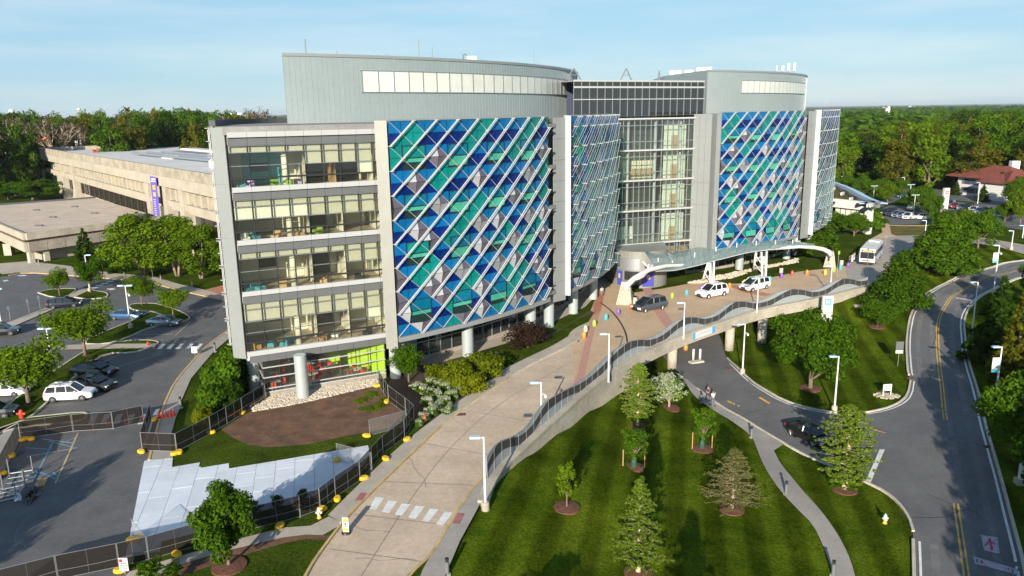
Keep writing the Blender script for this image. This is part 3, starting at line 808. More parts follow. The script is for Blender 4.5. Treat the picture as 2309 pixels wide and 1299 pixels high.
for k in range(9):
    x0 = 2200+k*10; y0 = 1260+k*2.9
    low_poly('faded_letter', [(x0,y0+2),(x0+5,y0+3),(x0+6,y0+11),(x0+1,y0+10)], M['paint_r' if k%3==1 else 'asphalt_road'], .078, rm)
rm = thing('road_marking', 'worn pale square and bar painted inside the far bend', 'road marking', L(2184,670,.08))
low_poly('worn_square', [(2176,664),(2196,666),(2192,672),(2173,670)], M['paint_p'], .072, rm)
low_poly('red_symbol', [(2182,665.5),(2188,666.5),(2186,670),(2180,669)], M['paint_r'], .078, rm)
low_poly('worn_bar', [(2155,671),(2200,678),(2198,681),(2152,674)], M['paint_p'], .072, rm)
for x,y,lb in ((2066,699,'rusty drain inlet at the start of the bend'),(2053,854,'rusty drain inlet on the left kerb beside the white sign lawn'),(2230,1009,'rusty drain inlet on the right kerb'),(1644,832,'rusty drain grate beside the bank at the underpass')):
    p = L(x,y)
    tag(MB().box((p[0],p[1],p[2]+.09),(.9,.55,.05)).obj('drain_inlet', M['mulch']), lb, 'drain inlet')
tag(MB().box((G(1038,935)[0],G(1038,935)[1],.03),(1.0,.6,.03)).obj('drain_grate', M['mulch']), 'brown square drain grate at the left kerb of the ramp', 'drain')
for (x,y,l_) in ((2139,808,'dark manhole cover right of the yellow lines'),):
    tag(disc('manhole_cover', L(x,y), .45, M['darkroof'], .066), l_, 'manhole', 'manhole covers')
# ================================================================== HOSPITAL
def on_cyl(x, y, C, R):
    d = ray(x, y)
    a = d[0]**2 + d[1]**2; b = -2*(d[0]*C[0]+d[1]*C[1]); c = C[0]**2+C[1]**2-R*R
    q = b*b-4*a*c
    t = (-b-math.sqrt(max(q,0)))/(2*a)
    return (d[0]*t, d[1]*t, H+d[2]*t)
hosp = thing('hospital_building', 'large glass and metal hospital with curved blue and teal diamond-patterned facades', 'hospital', (0, 100, 0))
C1, R1 = (-55.68, 137.85), 74.43
C2, R2 = (3.97, 188.41), 68.97
def arc(C, R, a0, a1, n):
    return [(C[0]+R*cos(radians(a0+(a1-a0)*i/(n-1))), C[1]+R*sin(radians(a0+(a1-a0)*i/(n-1)))) for i in range(n)]
ZT, ZB, NR = 27.2, 4.87, 18
DZ = (ZT-ZB)/NR
PC = dict(
 B=mat('panel_blue', (.001,.112,.29), .25, spec=.35, var=.10, vscale=.5, obvar=.14), N=mat('panel_navy', (.0005,.016,.13), .25, spec=.3, var=.15, vscale=.5, obvar=.18),
 T=mat('panel_teal', (.001,.18,.165), .25, spec=.35, var=.12, vscale=.5, obvar=.14), W=mat('panel_window_blue', (.001,.125,.22), .12, var=.15, vscale=.8, spec=.6, obvar=.15),
 L=mat('panel_window_green', (.045,.32,.23), .12, var=.12, vscale=.8, spec=.6, obvar=.2), G=mat('panel_light_grey', (.33,.34,.365), .45),
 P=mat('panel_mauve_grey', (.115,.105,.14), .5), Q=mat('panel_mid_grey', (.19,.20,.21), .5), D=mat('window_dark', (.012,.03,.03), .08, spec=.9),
 K=M['darkmetal'])
PK = list(PC.keys()); PM = [PC[k] for k in PK]
ROWC = {j: ('N' if j in (1,3,5,7,9,11,13,16) else 'B') for j in range(NR)}
TEAL = {(2,1),(8,1),(9,0),(14,1),(15,0),(17,0),(1,2),(0,3),(7,2),(13,2),(12,3),(5,4),(4,5),(8,7),(7,8),(16,5),(17,4),(16,7),(5,10),(6,9),(3,12),(2,13),
        (7,14),(11,10),(15,10),(14,11),(13,12),(13,14),(11,14),(12,15),(11,16),(10,17),(5,16),(5,18),(6,15)}
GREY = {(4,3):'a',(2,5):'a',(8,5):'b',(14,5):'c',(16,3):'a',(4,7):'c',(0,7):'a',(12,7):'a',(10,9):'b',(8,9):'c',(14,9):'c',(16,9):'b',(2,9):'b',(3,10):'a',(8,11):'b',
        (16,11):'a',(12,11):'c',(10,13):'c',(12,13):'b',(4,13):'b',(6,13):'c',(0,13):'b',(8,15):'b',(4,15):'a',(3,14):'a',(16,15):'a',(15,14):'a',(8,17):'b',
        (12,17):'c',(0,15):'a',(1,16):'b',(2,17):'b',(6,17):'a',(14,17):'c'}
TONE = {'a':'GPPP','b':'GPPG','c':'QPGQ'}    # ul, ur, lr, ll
WROWS = {2:0, 6:0, 10:0, 15:0}
def facade(C, R, a0, a1, ncol, seed, detail, label, off3):
    rnd = random.Random(seed)
    da = radians(a1-a0)/ncol; A0 = radians(a0)
    def P(c, r, off=0.0):
        t = A0 + da*c
        return (C[0]+(R+off)*cos(t), C[1]+(R+off)*sin(t), ZT-DZ*r)
    inw = lambda i, j: any(w_ <= j < w_+2 for w_ in WROWS) and (i % 4) in (1,2) and i < 15 and i+1 < ncol
    # backing slab
    mb = MB()
    for c in range(ncol):
        for (o1, o2) in ((-.02, -.02),):
            mb.add([P(c,0,o1),P(c+1,0,o1),P(c+1,18,o1),P(c,18,o1)], [(0,3,2,1)])
        p = P(c,18,-.02); q = P(c+1,18,-.02)
        mb.add([p, q, P(c+1,18,-1.3), P(c,18,-1.3)], [(0,1,2,3)])
        mb.add([P(c,0,-.02), P(c+1,0,-.02), P(c+1,0,-1.3), P(c,0,-1.3)], [(0,1,2,3)])
    fac = mb.obj('curved_facade', M['darkmetal'], hosp, label=label)
    stuff = MB() if not detail else None
    for r in range(NR+1):
        for c in range(ncol+1):
            if (c+r) % 2 == 0: continue
            g = GREY.get((c,r)); te = (c,r) in TEAL
            mb = MB() if detail else stuff
            any_ = False
            for qi, (sx, sy) in enumerate(((-1,-1),(1,-1),(1,1),(-1,1))):
                i = c-1 if sx < 0 else c; j = r-1 if sy < 0 else r
                if not (0 <= i < ncol and 0 <= j < NR) or inw(i, j): continue
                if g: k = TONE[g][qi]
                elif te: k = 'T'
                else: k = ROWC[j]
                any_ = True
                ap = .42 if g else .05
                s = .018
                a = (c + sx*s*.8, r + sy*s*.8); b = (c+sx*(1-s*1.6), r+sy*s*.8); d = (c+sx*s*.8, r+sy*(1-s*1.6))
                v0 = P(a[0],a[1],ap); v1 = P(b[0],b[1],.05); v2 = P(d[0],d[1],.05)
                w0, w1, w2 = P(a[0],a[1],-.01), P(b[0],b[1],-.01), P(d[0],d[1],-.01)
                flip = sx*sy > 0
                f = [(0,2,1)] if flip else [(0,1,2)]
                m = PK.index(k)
                mb.add([v0,v1,v2,w1,w2], f + [(1,2,4,3)], m)
            if any_ and detail:
                mb.obj('facade_panel', PM, fac)
    # windows
    for j in WROWS:
        for i in range(1, ncol-1, 4):
            if not inw(i, j): continue
            mb = MB()
            op = rnd.random()
            kdark = .62 if op < .25 else (.3 if op < .6 else .06)
            up = 'W' if rnd.random() < .8 else 'T'
            def q(c0,c1,r0,r1,o,k):
                mb.add([P(c0,r0,o),P(c1,r0,o),P(c1,r1,o),P(c0,r1,o)], [(0,3,2,1)], PK.index(k))
            q(i+.02,i+1.98,j+.02,j+1.98,.0,'K')
            q(i+.05,i+1.95,j+.04,j+.97,.03,up)
            q(i+.06,i+1.94,j+1.03,j+1.03+.87*(1-kdark),.03,'L')
            q(i+.06,i+1.94,j+1.03+.87*(1-kdark),j+1.93,.02,'D')
            for r_ in (j, j+1, j+1.96):
                mb.add([P(i,r_,.10),P(i+2,r_,.10),P(i+2,r_+.05,.10),P(i,r_+.05,.10), P(i,r_,0),P(i+2,r_,0),P(i+2,r_+.05,0),P(i,r_+.05,0)], [(0,3,2,1),(0,1,5,4),(3,7,6,2)], PK.index('K'))
            for c_ in (i, i+1.96):
                mb.add([P(c_,j,.10),P(c_+.04,j,.10),P(c_+.04,j+2,.10),P(c_,j+2,.10)], [(0,3,2,1)], PK.index('K'))
            mb.obj('window', PM, fac)
    if stuff: stuff.obj('facade_panels', PM, fac, kind='stuff')
    # fins that lean to the right and the thin cables that cross them
    for m_ in range(1, (ncol+NR)//2+1):
        c0, c1 = max(0, 2*m_-NR), min(ncol, 2*m_)
        if m_ in (9,11,13,15): c0 = max(c0, 2*m_-15)
        if c1-c0 < 1: continue
        ex = .12
        pts = [(c, 2*m_-c) for c in ([c0] + list(range(int(c0)+1, int(c1))) + [c1])]
        mb = MB()
        wd = .045
        for off in off3:
            for (pa, pb) in zip(pts, pts[1:]):
                A_, B_ = Vector(P(pa[0],pa[1],off)), Vector(P(pb[0],pb[1],off))
                A2, B2 = Vector(P(pa[0],pa[1],off+(.09 if len(off3)<3 else .04))), Vector(P(pb[0],pb[1],off+(.09 if len(off3)<3 else .04)))
                dr = (B_-A_).normalized(); nr = (A2-A_).normalized(); sd_ = dr.cross(nr)*wd*((.55 if off != off3[0] else .95) if len(off3) < 3 else .30)
                vs = [A_-sd_,A_+sd_,A2+sd_,A2-sd_,B_-sd_,B_+sd_,B2+sd_,B2-sd_]
                mb.add([tuple(v) for v in vs], [(0,4,5,1),(1,5,6,2),(2,6,7,3),(3,7,4,0),(0,1,2,3),(4,7,6,5)], 0)
        for (pa, pb) in zip(pts, pts[1:]):
            A_, B_ = P(pa[0],pa[1],off3[0]), P(pb[0],pb[1],off3[0])
            A2, B2 = P(pa[0],pa[1],off3[-1]), P(pb[0],pb[1],off3[-1])
            mb.add([A_,B_,B2,A2], [(0,1,2,3)], 1)
        # brackets tying the fin to the wall
        for (c, r) in pts:
            if (r % 2 == 1) or c in (c0, c1):
                A_, B_ = Vector(P(c,r,0)), Vector(P(c,r,off3[-1]+.1))
                t = A0+da*c
                mb.box(tuple((A_+B_)/2), ((B_-A_).length, .22, .07), t, 0)
        mb.obj('fin', [M['fin'], M['glass_f']], fac)
    for k in range(-(NR//2), ncol//2+1):
        # r = c - 2k
        c0, c1 = max(0, 2*k), min(ncol, NR+2*k)
        if c1-c0 < 1: continue
        pts = [P(c, c-2*k, .10) for c in range(c0, c1+1)]
        MB().tube(pts, .026 if detail else .014, 4).obj('cable', M['fin'], fac)
    mb = MB()
    for m_ in (9,11,13,15):
        c0 = max(0, 2*m_-NR)
        pts = [P(c, 2*m_-c, .10) for c in range(c0, c0+2) if c <= ncol]
        if len(pts) > 1: mb.tube(pts, .04, 4)
    if mb.v: mb.obj('cable', M['fin'], fac)
    # bottom lip and coping
    n = 14
    lo, li = arc(C, R+.30, a0, a1, n), arc(C, R-1.3, a0, a1, n)
    MB().prism(lo+list(reversed(li)), 4.32, 4.84).obj('bottom_lip', M['alum'], fac)
    MB().prism(arc(C, R+.14, a0, a1, n)+list(reversed(arc(C, R-.5, a0, a1, n))), ZT+.003, ZT+.16).obj('coping', M['alum'], fac)
facade(C1, R1, -54.14, -35.9, 17, 1, True, 'curved wing facade nearest the camera', (.14, .42))
facade(C1, R1, -32.3, -15.8, 15, 2, False, 'curved facade beside the atrium, fins seen edge on', (.16, .46, .80))
facade(C2, R2, -63.8, -44.9, 17, 3, True, 'far wing facade behind the canopy', (.14, .42))
facade(C2, R2, -40.1, -14, 20, 4, False, 'far end facade turning away', (.16, .46, .80))
# ---- body masses
def P1(off, a): return (C1[0]+(R1+off)*cos(radians(a)), C1[1]+(R1+off)*sin(radians(a)))
def P2(off, a): return (C2[0]+(R2+off)*cos(radians(a)), C2[1]+(R2+off)*sin(radians(a)))
LA, LB = (-26.3, 72.3), (-13.2, 78.6)
lx, ly = (LB[0]-LA[0])/14.536, (LB[1]-LA[1])/14.536
def LU(s, d, z=0.0):      # along the bay, depth into the building
    return (LA[0]+lx*s-ly*d, LA[1]+ly*s+lx*d, z)
west = [(-28.3,75.2),(-33.5,92),(-30,125),(5,141),(12.2,126.5)] + arc(C1, R1-1.15, -15.5, -54.4, 24) + [(-13.0,79.9), LU(14.5,7)[:2], LU(0.1,7)[:2]]
MB().prism(list(reversed(west)), 4.34, 26.95).obj('west_wing', [M['pier']], hosp)
MB().prism([LU(-.3,0.05)[:2], LU(14.9,0.05)[:2], LU(15.2,7.1)[:2], LU(-.9,7.1)[:2]], 26.2, 26.95).obj('bay_roof', M['roofgrey'], hosp)
east = [(33.6,128.6)] + arc(C2, R2-1.15, -64.0, -8, 30) + [(62,215),(34,205),(31,145),(31.2,131.2)]
MB().prism(east, 4.34, 26.95).obj('east_wing', [M['pier']], hosp)
def cap(nm, poly, z, m): 
    return MB().poly([(p[0],p[1],z) for p in poly]).obj(nm, m, hosp)
cap('roof', list(reversed(west)), 26.96, M['roofgrey']); cap('roof', east, 26.96, M['roofgrey'])
# dark rolled parapet at the left rear
pr = [( -28.4,75.4),(-30.8,84),(-31.4,90),(-30.2,96),(-27,100)]
mb = MB(); q = smooth(pr,2)
mb.prism(offset([(a,b) for a,b in q], .0)+list(reversed(offset([(a,b) for a,b in q], .6))), 26.96, 27.55); mb.obj('parapet', M['darkroof'], hosp)
# piers between and beside the facades
def pier(nm, A, B, z0, z1, t, m): return MB().wall(A, B, z0, z1, t, 0).obj(nm, m, hosp)
pier('pier', P1(-.9,-54.9), P1(-.1,-54.16), 3.6, 27.25, .25, M['pier'])
mb = MB()
mb.wall(P1(-1.0,-35.9), P1(-1.0,-34.6), 4.4, 27.1, .05, 0)
mb.obj('shaft_wall', M['greypanel'], hosp)
for k in range(5):
    z = 26.4-5.0*k if k < 4 else 5.4
    MB().wall(P1(-.55,-35.85), P1(-.55,-34.5), z-.45, z, .5).obj('shaft_beam', M['pier'], hosp)
for k in range(9):
    MB().wall(P1(-.1,-35.7), P1(-.1,-34.5), 25.2-k*2.4, 25.3-k*2.4, .08).obj('shaft_rung', M['darkmetal'], hosp)
for k in range(9):
    z1 = 27.1-k*2.6; 
    MB().wall(P1(-.4,-34.5), P1(0.15,-32.9), z1-2.57, z1, .12).obj('pier_panel', M['alum'], hosp)
MB().wall(P1(.15,-32.9), P1(.9,-32.75), 4.3, 27.3, .10).obj('pier_edge', M['fin'], hosp)
MB().wall(P1(.0,-32.9), P1(.0,-32.3), 4.4, 27.2, .1).obj('pier_return', M['pier'], hosp)
# piers round the east wing
MB().wall((33.95,127.2),(34.45,126.5), 4.4, 27.2, .15).obj('pier', M['alum'], hosp)
mb = MB(); mb.wall(P2(-1.0,-44.9), P2(-1.0,-42.6), 4.4, 27.1, .05); mb.obj('shaft_wall', M['pier'], hosp)
for k in range(9):
    z1 = 27.1-k*2.6
    MB().wall(P2(-.3,-42.9), P2(.25,-41.0), z1-2.57, z1, .12).obj('pier_panel', M['alum'], hosp)
MB().wall(P2(.25,-41.0), P2(1.1,-40.8), 4.3, 27.3, .14).obj('pier_edge', M['fin'], hosp)
MB().wall(P2(.05,-40.9), P2(.05,-40.1), 4.4, 27.2, .1).obj('pier_return', M['pier'], hosp)
# ---- glazed bay at the left end, with its rooms
W0 = (-28.35, 74.5)
zs = [26.45, 21.35, 16.3, 11.25, 5.2]
for k, (za, zb) in enumerate(((26.9,21.6),(21.59,16.5),(16.49,11.4),(11.39,4.4))):
    MB().wall(W0, LU(-1.15,1.15)[:2], zb, za, .12).obj('end_panel', M['alum'], hosp)
    MB().wall(LU(-1.15,1.15)[:2], LU(-.12,.12)[:2], zb, za, .12).obj('end_panel', M['alum'], hosp)
MB().wall((-33.5,92), W0, 4.4, 27.0, .1).obj('side_wall', M['alum'], hosp)
for k in range(8):   # white upright shade frames on the left edge
    z1 = 26.9-k*2.75
    mb = MB()
    for s in (0,.55):
        mb.box((W0[0]-.55-s*.6, W0[1]+.5+s, z1-1.35), (.07,.07,2.6))
    for z in (z1-.1, z1-1.35, z1-2.6): mb.box((W0[0]-.55-.16, W0[1]+.5+.28, z), (.5,.5,.06), .9)
    mb.obj('shade_frame', M['fin'], hosp)
bay = MB().wall(LU(14.53,.12)[:2], LU(14.65,6.9)[:2], 4.4, 26.4, .12).obj('glazed_bay', M['cream'], hosp, label='four storeys of clear glazing with cream rooms behind')
W_ = [0,1.76,3.52,5.26,6.98,8.70,10.40,12.10,13.76,14.536]
rows_n = [(.48,'w'),(.78,'g'),(.62,'p'),(1.22,'p'),(1.12,'p'),(.80,'d')]
rows_4 = [(.45,'w'),(.80,'g'),(.62,'p'),(1.22,'p'),(1.12,'p'),(.95,'p'),(.84,'d')]
rr_ = random.Random(5)
for k in range(4):
    z0, z1 = zs[k], zs[k+1]
    rows = rows_4 if k == 3 else rows_n
    tot = sum(a for a,_ in rows); sc = (z0-z1)/tot
    z = z0
    # slab behind the spandrel
    MB().prism([LU(.02,.12)[:2],LU(14.5,.12)[:2],LU(14.5,6.95)[:2],LU(.02,6.95)[:2]], z0-1.15, z0-.42, 0).obj('floor_slab', M['ceil'], hosp)
    fl = MB().poly([LU(.05,.16,z1-.40),LU(14.5,.16,z1-.40),LU(14.5,6.9,z1-.40),LU(.05,6.9,z1-.40)]).obj('room_floor', M['floor'], hosp)
    MB().poly([LU(.05,6.9,z1-.40),LU(14.5,6.9,z1-.40),LU(14.5,6.9,z0-1.15),LU(.05,6.9,z0-1.15)]).obj('room_wall', M['cream'], hosp)
    MB().poly([LU(.02,.2,z1-.4),LU(.02,6.9,z1-.4),LU(.02,6.9,z0-1.15),LU(.02,.2,z0-1.15)]).obj('room_wall', M['cream'], hosp)
    MB().wall(LU(7.3,2.2)[:2],LU(7.3,6.9)[:2], z1-.4, z0-1.15, .12).obj('room_partition', M['cream'], hosp)
    MB().tube([LU(5.3,1.5,z1-.4),LU(5.3,1.5,z0-1.15)], .32, 14).obj('room_column', M['cream'], hosp, smooth=True)
    if k != 0: MB().wall(LU(10.9,3.0)[:2],LU(10.9,6.9)[:2], z1-.4, z0-1.15, .12).obj('room_partition', M['cream'], hosp)
    else: MB().wall(LU(10.4,2.6)[:2],LU(10.4,6.9)[:2], z1-.4, z0-1.15, .12).obj('room_partition', M['wood'], hosp)
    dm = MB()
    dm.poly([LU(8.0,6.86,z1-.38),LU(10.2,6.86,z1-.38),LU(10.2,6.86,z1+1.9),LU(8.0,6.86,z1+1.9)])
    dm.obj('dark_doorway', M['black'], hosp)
    if k == 0:
        MB().poly([LU(1.9,6.84,z1-.38),LU(6.6,6.84,z1-.38),LU(6.6,6.84,z1+2.0),LU(5.0,6.84,z1+2.9),LU(1.9,6.84,z1+2.9)]).obj('mural', M['teal_wall'], hosp)
        MB().poly([LU(.06,3.0,z1-.38),LU(.06,6.4,z1-.38),LU(.06,6.4,z0-1.3),LU(.06,3.0,z0-1.3)]).obj('mural', M['gold_wall'], hosp)
        MB().poly([LU(11.0,6.84,z1-.38),LU(13.9,6.84,z1-.38),LU(13.9,6.84,z1+2.4),LU(11.0,6.84,z1+2.4)]).obj('mural', M['text_grey'], hosp)
    MB().box(LU(3.6,6.78,z1+1.35), (1.7,.08,.9), math.atan2(ly,lx)).obj('wall_screen', M['black'], hosp)
    for ri, (h_, ty) in enumerate(rows):
        h_ *= sc; zb = z-h_
        for c in range(9):
            s0, s1 = W_[c], W_[c+1]
            if ty == 'w':
                MB().wall(LU(s0+.012,-.12)[:2], LU(s1-.012,-.12)[:2], zb, z, .28).obj('white_band_panel', M['fin'], bay)
            elif ty == 'g':
                MB().wall(LU(s0+.015,0)[:2], LU(s1-.015,0)[:2], zb, z, .12).obj('spandrel_panel', M['greypanel'], bay)
            else:
                MB().wall(LU(s0+.03,.06)[:2], LU(s1-.03,.06)[:2], zb+.03, z-.03, .02).obj('pane', M['glass'], bay)
                blind = (ri == 2) or (ri == 3 and (k, c) not in ((0,0),(0,1),(0,2),(0,3),(2,0),(2,1),(2,2),(2,3),(2,4),(2,5))) or (k == 3 and ri == 4 and c >= 7)
                if ri == 3 and k == 1 and c < 4: blind = True
                if k == 0 and c in (7,) and ri == 4: blind = True
                if blind:
                    lite = (k == 1 and ri == 3 and c < 4) or ri == 4
                    MB().poly([LU(s0+.08,.22,zb+.02),LU(s1-.08,.22,zb+.02),LU(s1-.08,.22,z),LU(s0+.08,.22,z)]).obj('blind', M['blind_l' if lite else 'blind'], bay)
        if ty in 'pd':
            MB().wall(LU(0,-.03)[:2], LU(14.536,-.03)[:2], z-.035, z+.035, .09).obj('transom', M['midmetal'], bay)
            if ty == 'd':
                MB().wall(LU(0,-.10)[:2], LU(14.536,-.10)[:2], z-.10, z+.06, .16).obj('hand_rail', M['darkmetal'], bay)
        z = zb
    zt = z0-(.48+.78)*sc if k < 3 else z0-1.25*sc
    for c in range(10):
        MB().wall(LU(W_[c]-.04,-.02)[:2], LU(W_[c]+.04,-.02)[:2], z1+.02, zt, .12).obj('mullion', M['darkmetal'], bay)
MB().wall(LU(-.1,-.16)[:2], LU(14.536,-.16)[:2], 4.72, 5.19, .3).obj('white_band_panel', M['fin'], bay)
for c in range(9):
    MB().wall(LU(W_[c]+.012+.1,-.14)[:2], LU(W_[c+1]-.012+.1,-.14)[:2], 3.95, 4.70, .12).obj('fascia_panel', M['greypanel'], bay)
MB().prism([LU(0,0.1)[:2],LU(14.5,.1)[:2],LU(14.5,6.9)[:2],LU(0,6.9)[:2]], 4.2, 4.72).obj('soffit', M['ceil'], hosp)
MB().wall(LU(14.62,.02)[:2], LU(15.0,.3)[:2], 3.5, 27.0, .12).obj('bay_edge', M['greypanel'], hosp)
for k in range(9): MB().wall(LU(15.0,.3)[:2], LU(15.6,.6)[:2], 24.45-2.62*k, 27.0-2.62*k, .12).obj('bay_edge_panel', M['pier'], hosp)
# ---- cafe at ground level below the bay
cafe = thing('cafe_pavilion', 'ground-floor glass cafe with red chairs and a lime green wall under the bay', 'cafe', LU(7,3))
CB = [LU(1.35,.08)[:2], LU(13.9,.08)[:2]]
cf = lambda s, d, z: LU(1.35+s, .08+d, z)
LEN = 12.55
MB().wall(cf(0,.05,0)[:2], cf(LEN,.05,0)[:2], 0, .62, .14).obj('plinth', M['concrete_d'], cafe)
MB().wall(cf(0,9,0)[:2], cf(0,.05,0)[:2], 0, .62, .14).obj('plinth', M['concrete_d'], cafe)
MB().poly([cf(0,0,.30),cf(LEN,0,.30),cf(LEN,14,.30),cf(0,14,.30)]).obj('floor', M['floor2'], cafe)
MB().poly([cf(LEN,.2,.3),cf(8.2,7.5,.3),cf(8.2,7.5,4.3),cf(LEN,.2,4.3)]).obj('lime_wall', M['lime'], cafe)
MB().poly([cf(8.2,7.5,.3),cf(8.2,14,.3),cf(8.2,14,4.3),cf(8.2,7.5,4.3)]).obj('back_wall', M['lime'], cafe)
MB().poly([cf(0,14,.3),cf(LEN,14,.3),cf(LEN,14,4.3),cf(0,14,4.3)]).obj('back_wall', M['greypanel'], cafe)
for c in range(9):
    s0, s1 = LEN*c/8, LEN*(c+1)/8
    if c < 8:
        for r, (a, b) in enumerate(((.65,.98),(1.03,2.15),(2.2,3.2),(3.25,4.18))):
            MB().wall(cf(s0+.04,0,0)[:2], cf(s1-.04,0,0)[:2], a, b, .02).obj('pane', M['glass'], cafe)
    MB().wall(cf(s0-.035,-.02,0)[:2], cf(s0+.035,-.02,0)[:2], .62, 4.18, .09).obj('mullion', M['darkmetal'], cafe)
for z in (.63, 1.0, 2.17, 3.22):
    MB().wall(cf(-.08,-.08,0)[:2], cf(LEN,-.08,0)[:2], z-.04, z+.05, .12).obj('rail', M['fin'], cafe)
    MB().wall(cf(-.03,6,0)[:2], cf(-.03,0,0)[:2], z-.04, z+.05, .10).obj('rail', M['fin'], cafe)
for c in range(4):
    MB().wall(cf(0,1.5*c+1.46,0)[:2], cf(0,1.5*c+.04,0)[:2], .65, 4.18, .02).obj('pane', M['glass'], cafe)
# ---- columns
def column(p, r, z0, z1, lab=None, m='silver'):
    mb = MB(); prof = []
    z = z0
    n = max(2, int((z1-z0)/1.25))
    for i in range(n):
        a, b = z0+(z1-z0)*i/n, z0+(z1-z0)*(i+1)/n
        prof += [(r-.02, a-z0), (r, a-z0+.03), (r, b-z0-.03), (r-.02, b-z0)]
    mb.lathe((p[0],p[1],z0), prof, 24)
    return mb.obj('column', M[m], hosp, smooth=False)
for p in ((-21.3,72.75),(-27.0,75.4),(-12.75,78.5)): column(p, .61, 0, 4.6)
for (off, a) in ((-1.9,-46.0),(-1.9,-36.9),(-1.7,-33.7),(-1.9,-27.6),(-1.9,-20.5)):
    column(P1(off,a), .68, 0, 4.4)
for (off, a) in ((-1.9,-63.2),(-2.2,-57.0),(-2.2,-51.0),(-1.9,-44.4),(-1.9,-40.5),(-2,-33),(-2,-26)):
    column(P2(off,a), .70, 0, 4.4)
for (x, y) in ((882,845),):
    pass
# ---- recessed ground floor glazing under the facades
def ground_glass(C, R, a0, a1, n, z1=4.34, solid=0):
    g = MB()
    for i in range(n):
        t0, t1 = radians(a0+(a1-a0)*i/n), radians(a0+(a1-a0)*(i+1)/n)
        A_, B_ = (C[0]+R*cos(t0), C[1]+R*sin(t0)), (C[0]+R*cos(t1), C[1]+R*sin(t1))
        if i < solid:
            MB().wall(A_, B_, 0, z1, .1).obj('ground_panel', M['alum'], hosp); continue
        MB().wall(A_, B_, 0, .45, .12).obj('ground_plinth', M['concrete_d'], hosp)
        MB().wall(lerp(A_,B_,.02), lerp(A_,B_,.98), .47, 2.1, .03).obj('ground_pane', M['glass_d'], hosp)
        MB().wall(lerp(A_,B_,.02), lerp(A_,B_,.98), 2.2, z1, .03).obj('ground_pane', M['glass_d'], hosp)
        MB().wall(lerp(A_,B_,-.02), lerp(A_,B_,.03), .45, z1, .12).obj('ground_mullion', M['steel'], hosp)
        MB().wall(A_, B_, 2.08, 2.2, .10).obj('ground_rail', M['steel'], hosp)
ground_glass(C1, R1-4.6, -53.2, -35, 13, solid=2)
ground_glass(C1, R1-4.6, -35, -15, 12)
ground_glass(C2, R2-4.6, -66, -30, 22)
MB().prism(list(reversed(arc(C1,R1-9,-16,-50,16)))+arc(C1,R1-9.3,-16,-50,16), .02, 4.3).obj('inner_wall', M['wood'], hosp)
MB().prism(list(reversed(arc(C2,R2-9,-20,-68,16)))+arc(C2,R2-9.3,-20,-68,16), .02, 4.3).obj('inner_wall', M['wood'], hosp)
# ---- atrium between the wings
AA, AB = (17.4,125.39), (30.8,130.03)
adx, ady = (AB[0]-AA[0])/14.18, (AB[1]-AA[1])/14.18
def AT(s, d, z=0.0): return (AA[0]+adx*s-ady*d, AA[1]+ady*s+adx*d, z)
atr = MB().poly([AT(-5,9,0),AT(17,9,0),AT(17,9,27),AT(-5,9,27)]).obj('atrium', M['greypanel'], hosp, label='clear glass atrium between the two curved wings')
aw = [0]+[14.18*i/14 for i in range(1,15)]
bands = [26.45,21.4,16.5,11.5,5.9]
for k, zb in enumerate(bands):
    MB().wall(AT(-.2,-.2)[:2], AT(14.3,-.2)[:2], zb-.16, zb+.10, .22).obj('floor_band', M['fin'], atr)
    MB().prism([AT(-2,.1)[:2],AT(14.2,.1)[:2],AT(14.2,8.9)[:2],AT(-2,8.9)[:2]], zb-.32, zb-.05).obj('floor_slab', M['blind'], atr)
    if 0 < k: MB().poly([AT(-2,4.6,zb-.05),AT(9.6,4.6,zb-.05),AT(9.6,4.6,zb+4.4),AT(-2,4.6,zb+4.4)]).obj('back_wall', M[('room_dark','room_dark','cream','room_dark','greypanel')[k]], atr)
    if 0 < k: MB().poly([AT(9.8,2.2,zb-.05),AT(14.1,2.2,zb-.05),AT(14.1,2.2,zb+4.5),AT(9.8,2.2,zb+4.5)]).obj('side_wall', M['blind_l'], atr)
    if 0 < k: MB().wall(AT(11.2,2.1)[:2],AT(12.4,2.1)[:2], zb, zb+2.2, .05).obj('door', M['wood'], atr)
    if k == 2: MB().box(AT(6,3.5,zb+1.1), (5,.4,1.0), .33).obj('counter', M['wood'], atr)
    if k == 4: MB().box(AT(3,3.5,zb+1.3), (4,.3,2.3), .33).obj('counter', M['blind_l'], atr)
    if k < 4:
        zn = bands[k+1]; hh = zb-.16-(zn+.12)
        for i in range(14):
            for (a, b) in ((0,.26),(.27,.80),(.81,1)):
                MB().wall(AT(aw[i]+.04,0)[:2], AT(aw[i+1]-.04,0)[:2], zn+.12+hh*a, zn+.12+hh*b-.02, .02).obj('pane', M['glass_a'], atr)
        for f in (.26,.80):
            MB().wall(AT(-.1,-.10)[:2], AT(14.2,-.10)[:2], zn+.12+hh*f-.05, zn+.12+hh*f+.06, .14).obj('transom', M['steel'], atr)
for z in (5.0, 4.2):
    MB().wall(AT(-.1,-.10)[:2], AT(14.2,-.10)[:2], z-.04, z+.05, .14).obj('transom', M['steel'], atr)
for i in range(15):
    MB().wall(AT(aw[i]-.035,-.03)[:2], AT(aw[i]+.035,-.03)[:2], 3.8, 26.2, .12).obj('mullion', M['steel'], atr)
for i in range(14):
    MB().wall(AT(aw[i]+.04,0)[:2], AT(aw[i+1]-.04,0)[:2], 3.8, 5.55, .02).obj('pane', M['glass_a'], atr)
for s in (2.4, 7.4, 12.2):
    MB().tube([AT(s,.9,0), AT(s,.9,26.3)], .20, 10).obj('column', M['fin'], atr, smooth=True)
UA, UB_ = (10.1,123.4), (33.9,136.8)
ul = hypot(UB_[0]-UA[0], UB_[1]-UA[1]); udx, udy = (UB_[0]-UA[0])/ul, (UB_[1]-UA[1])/ul
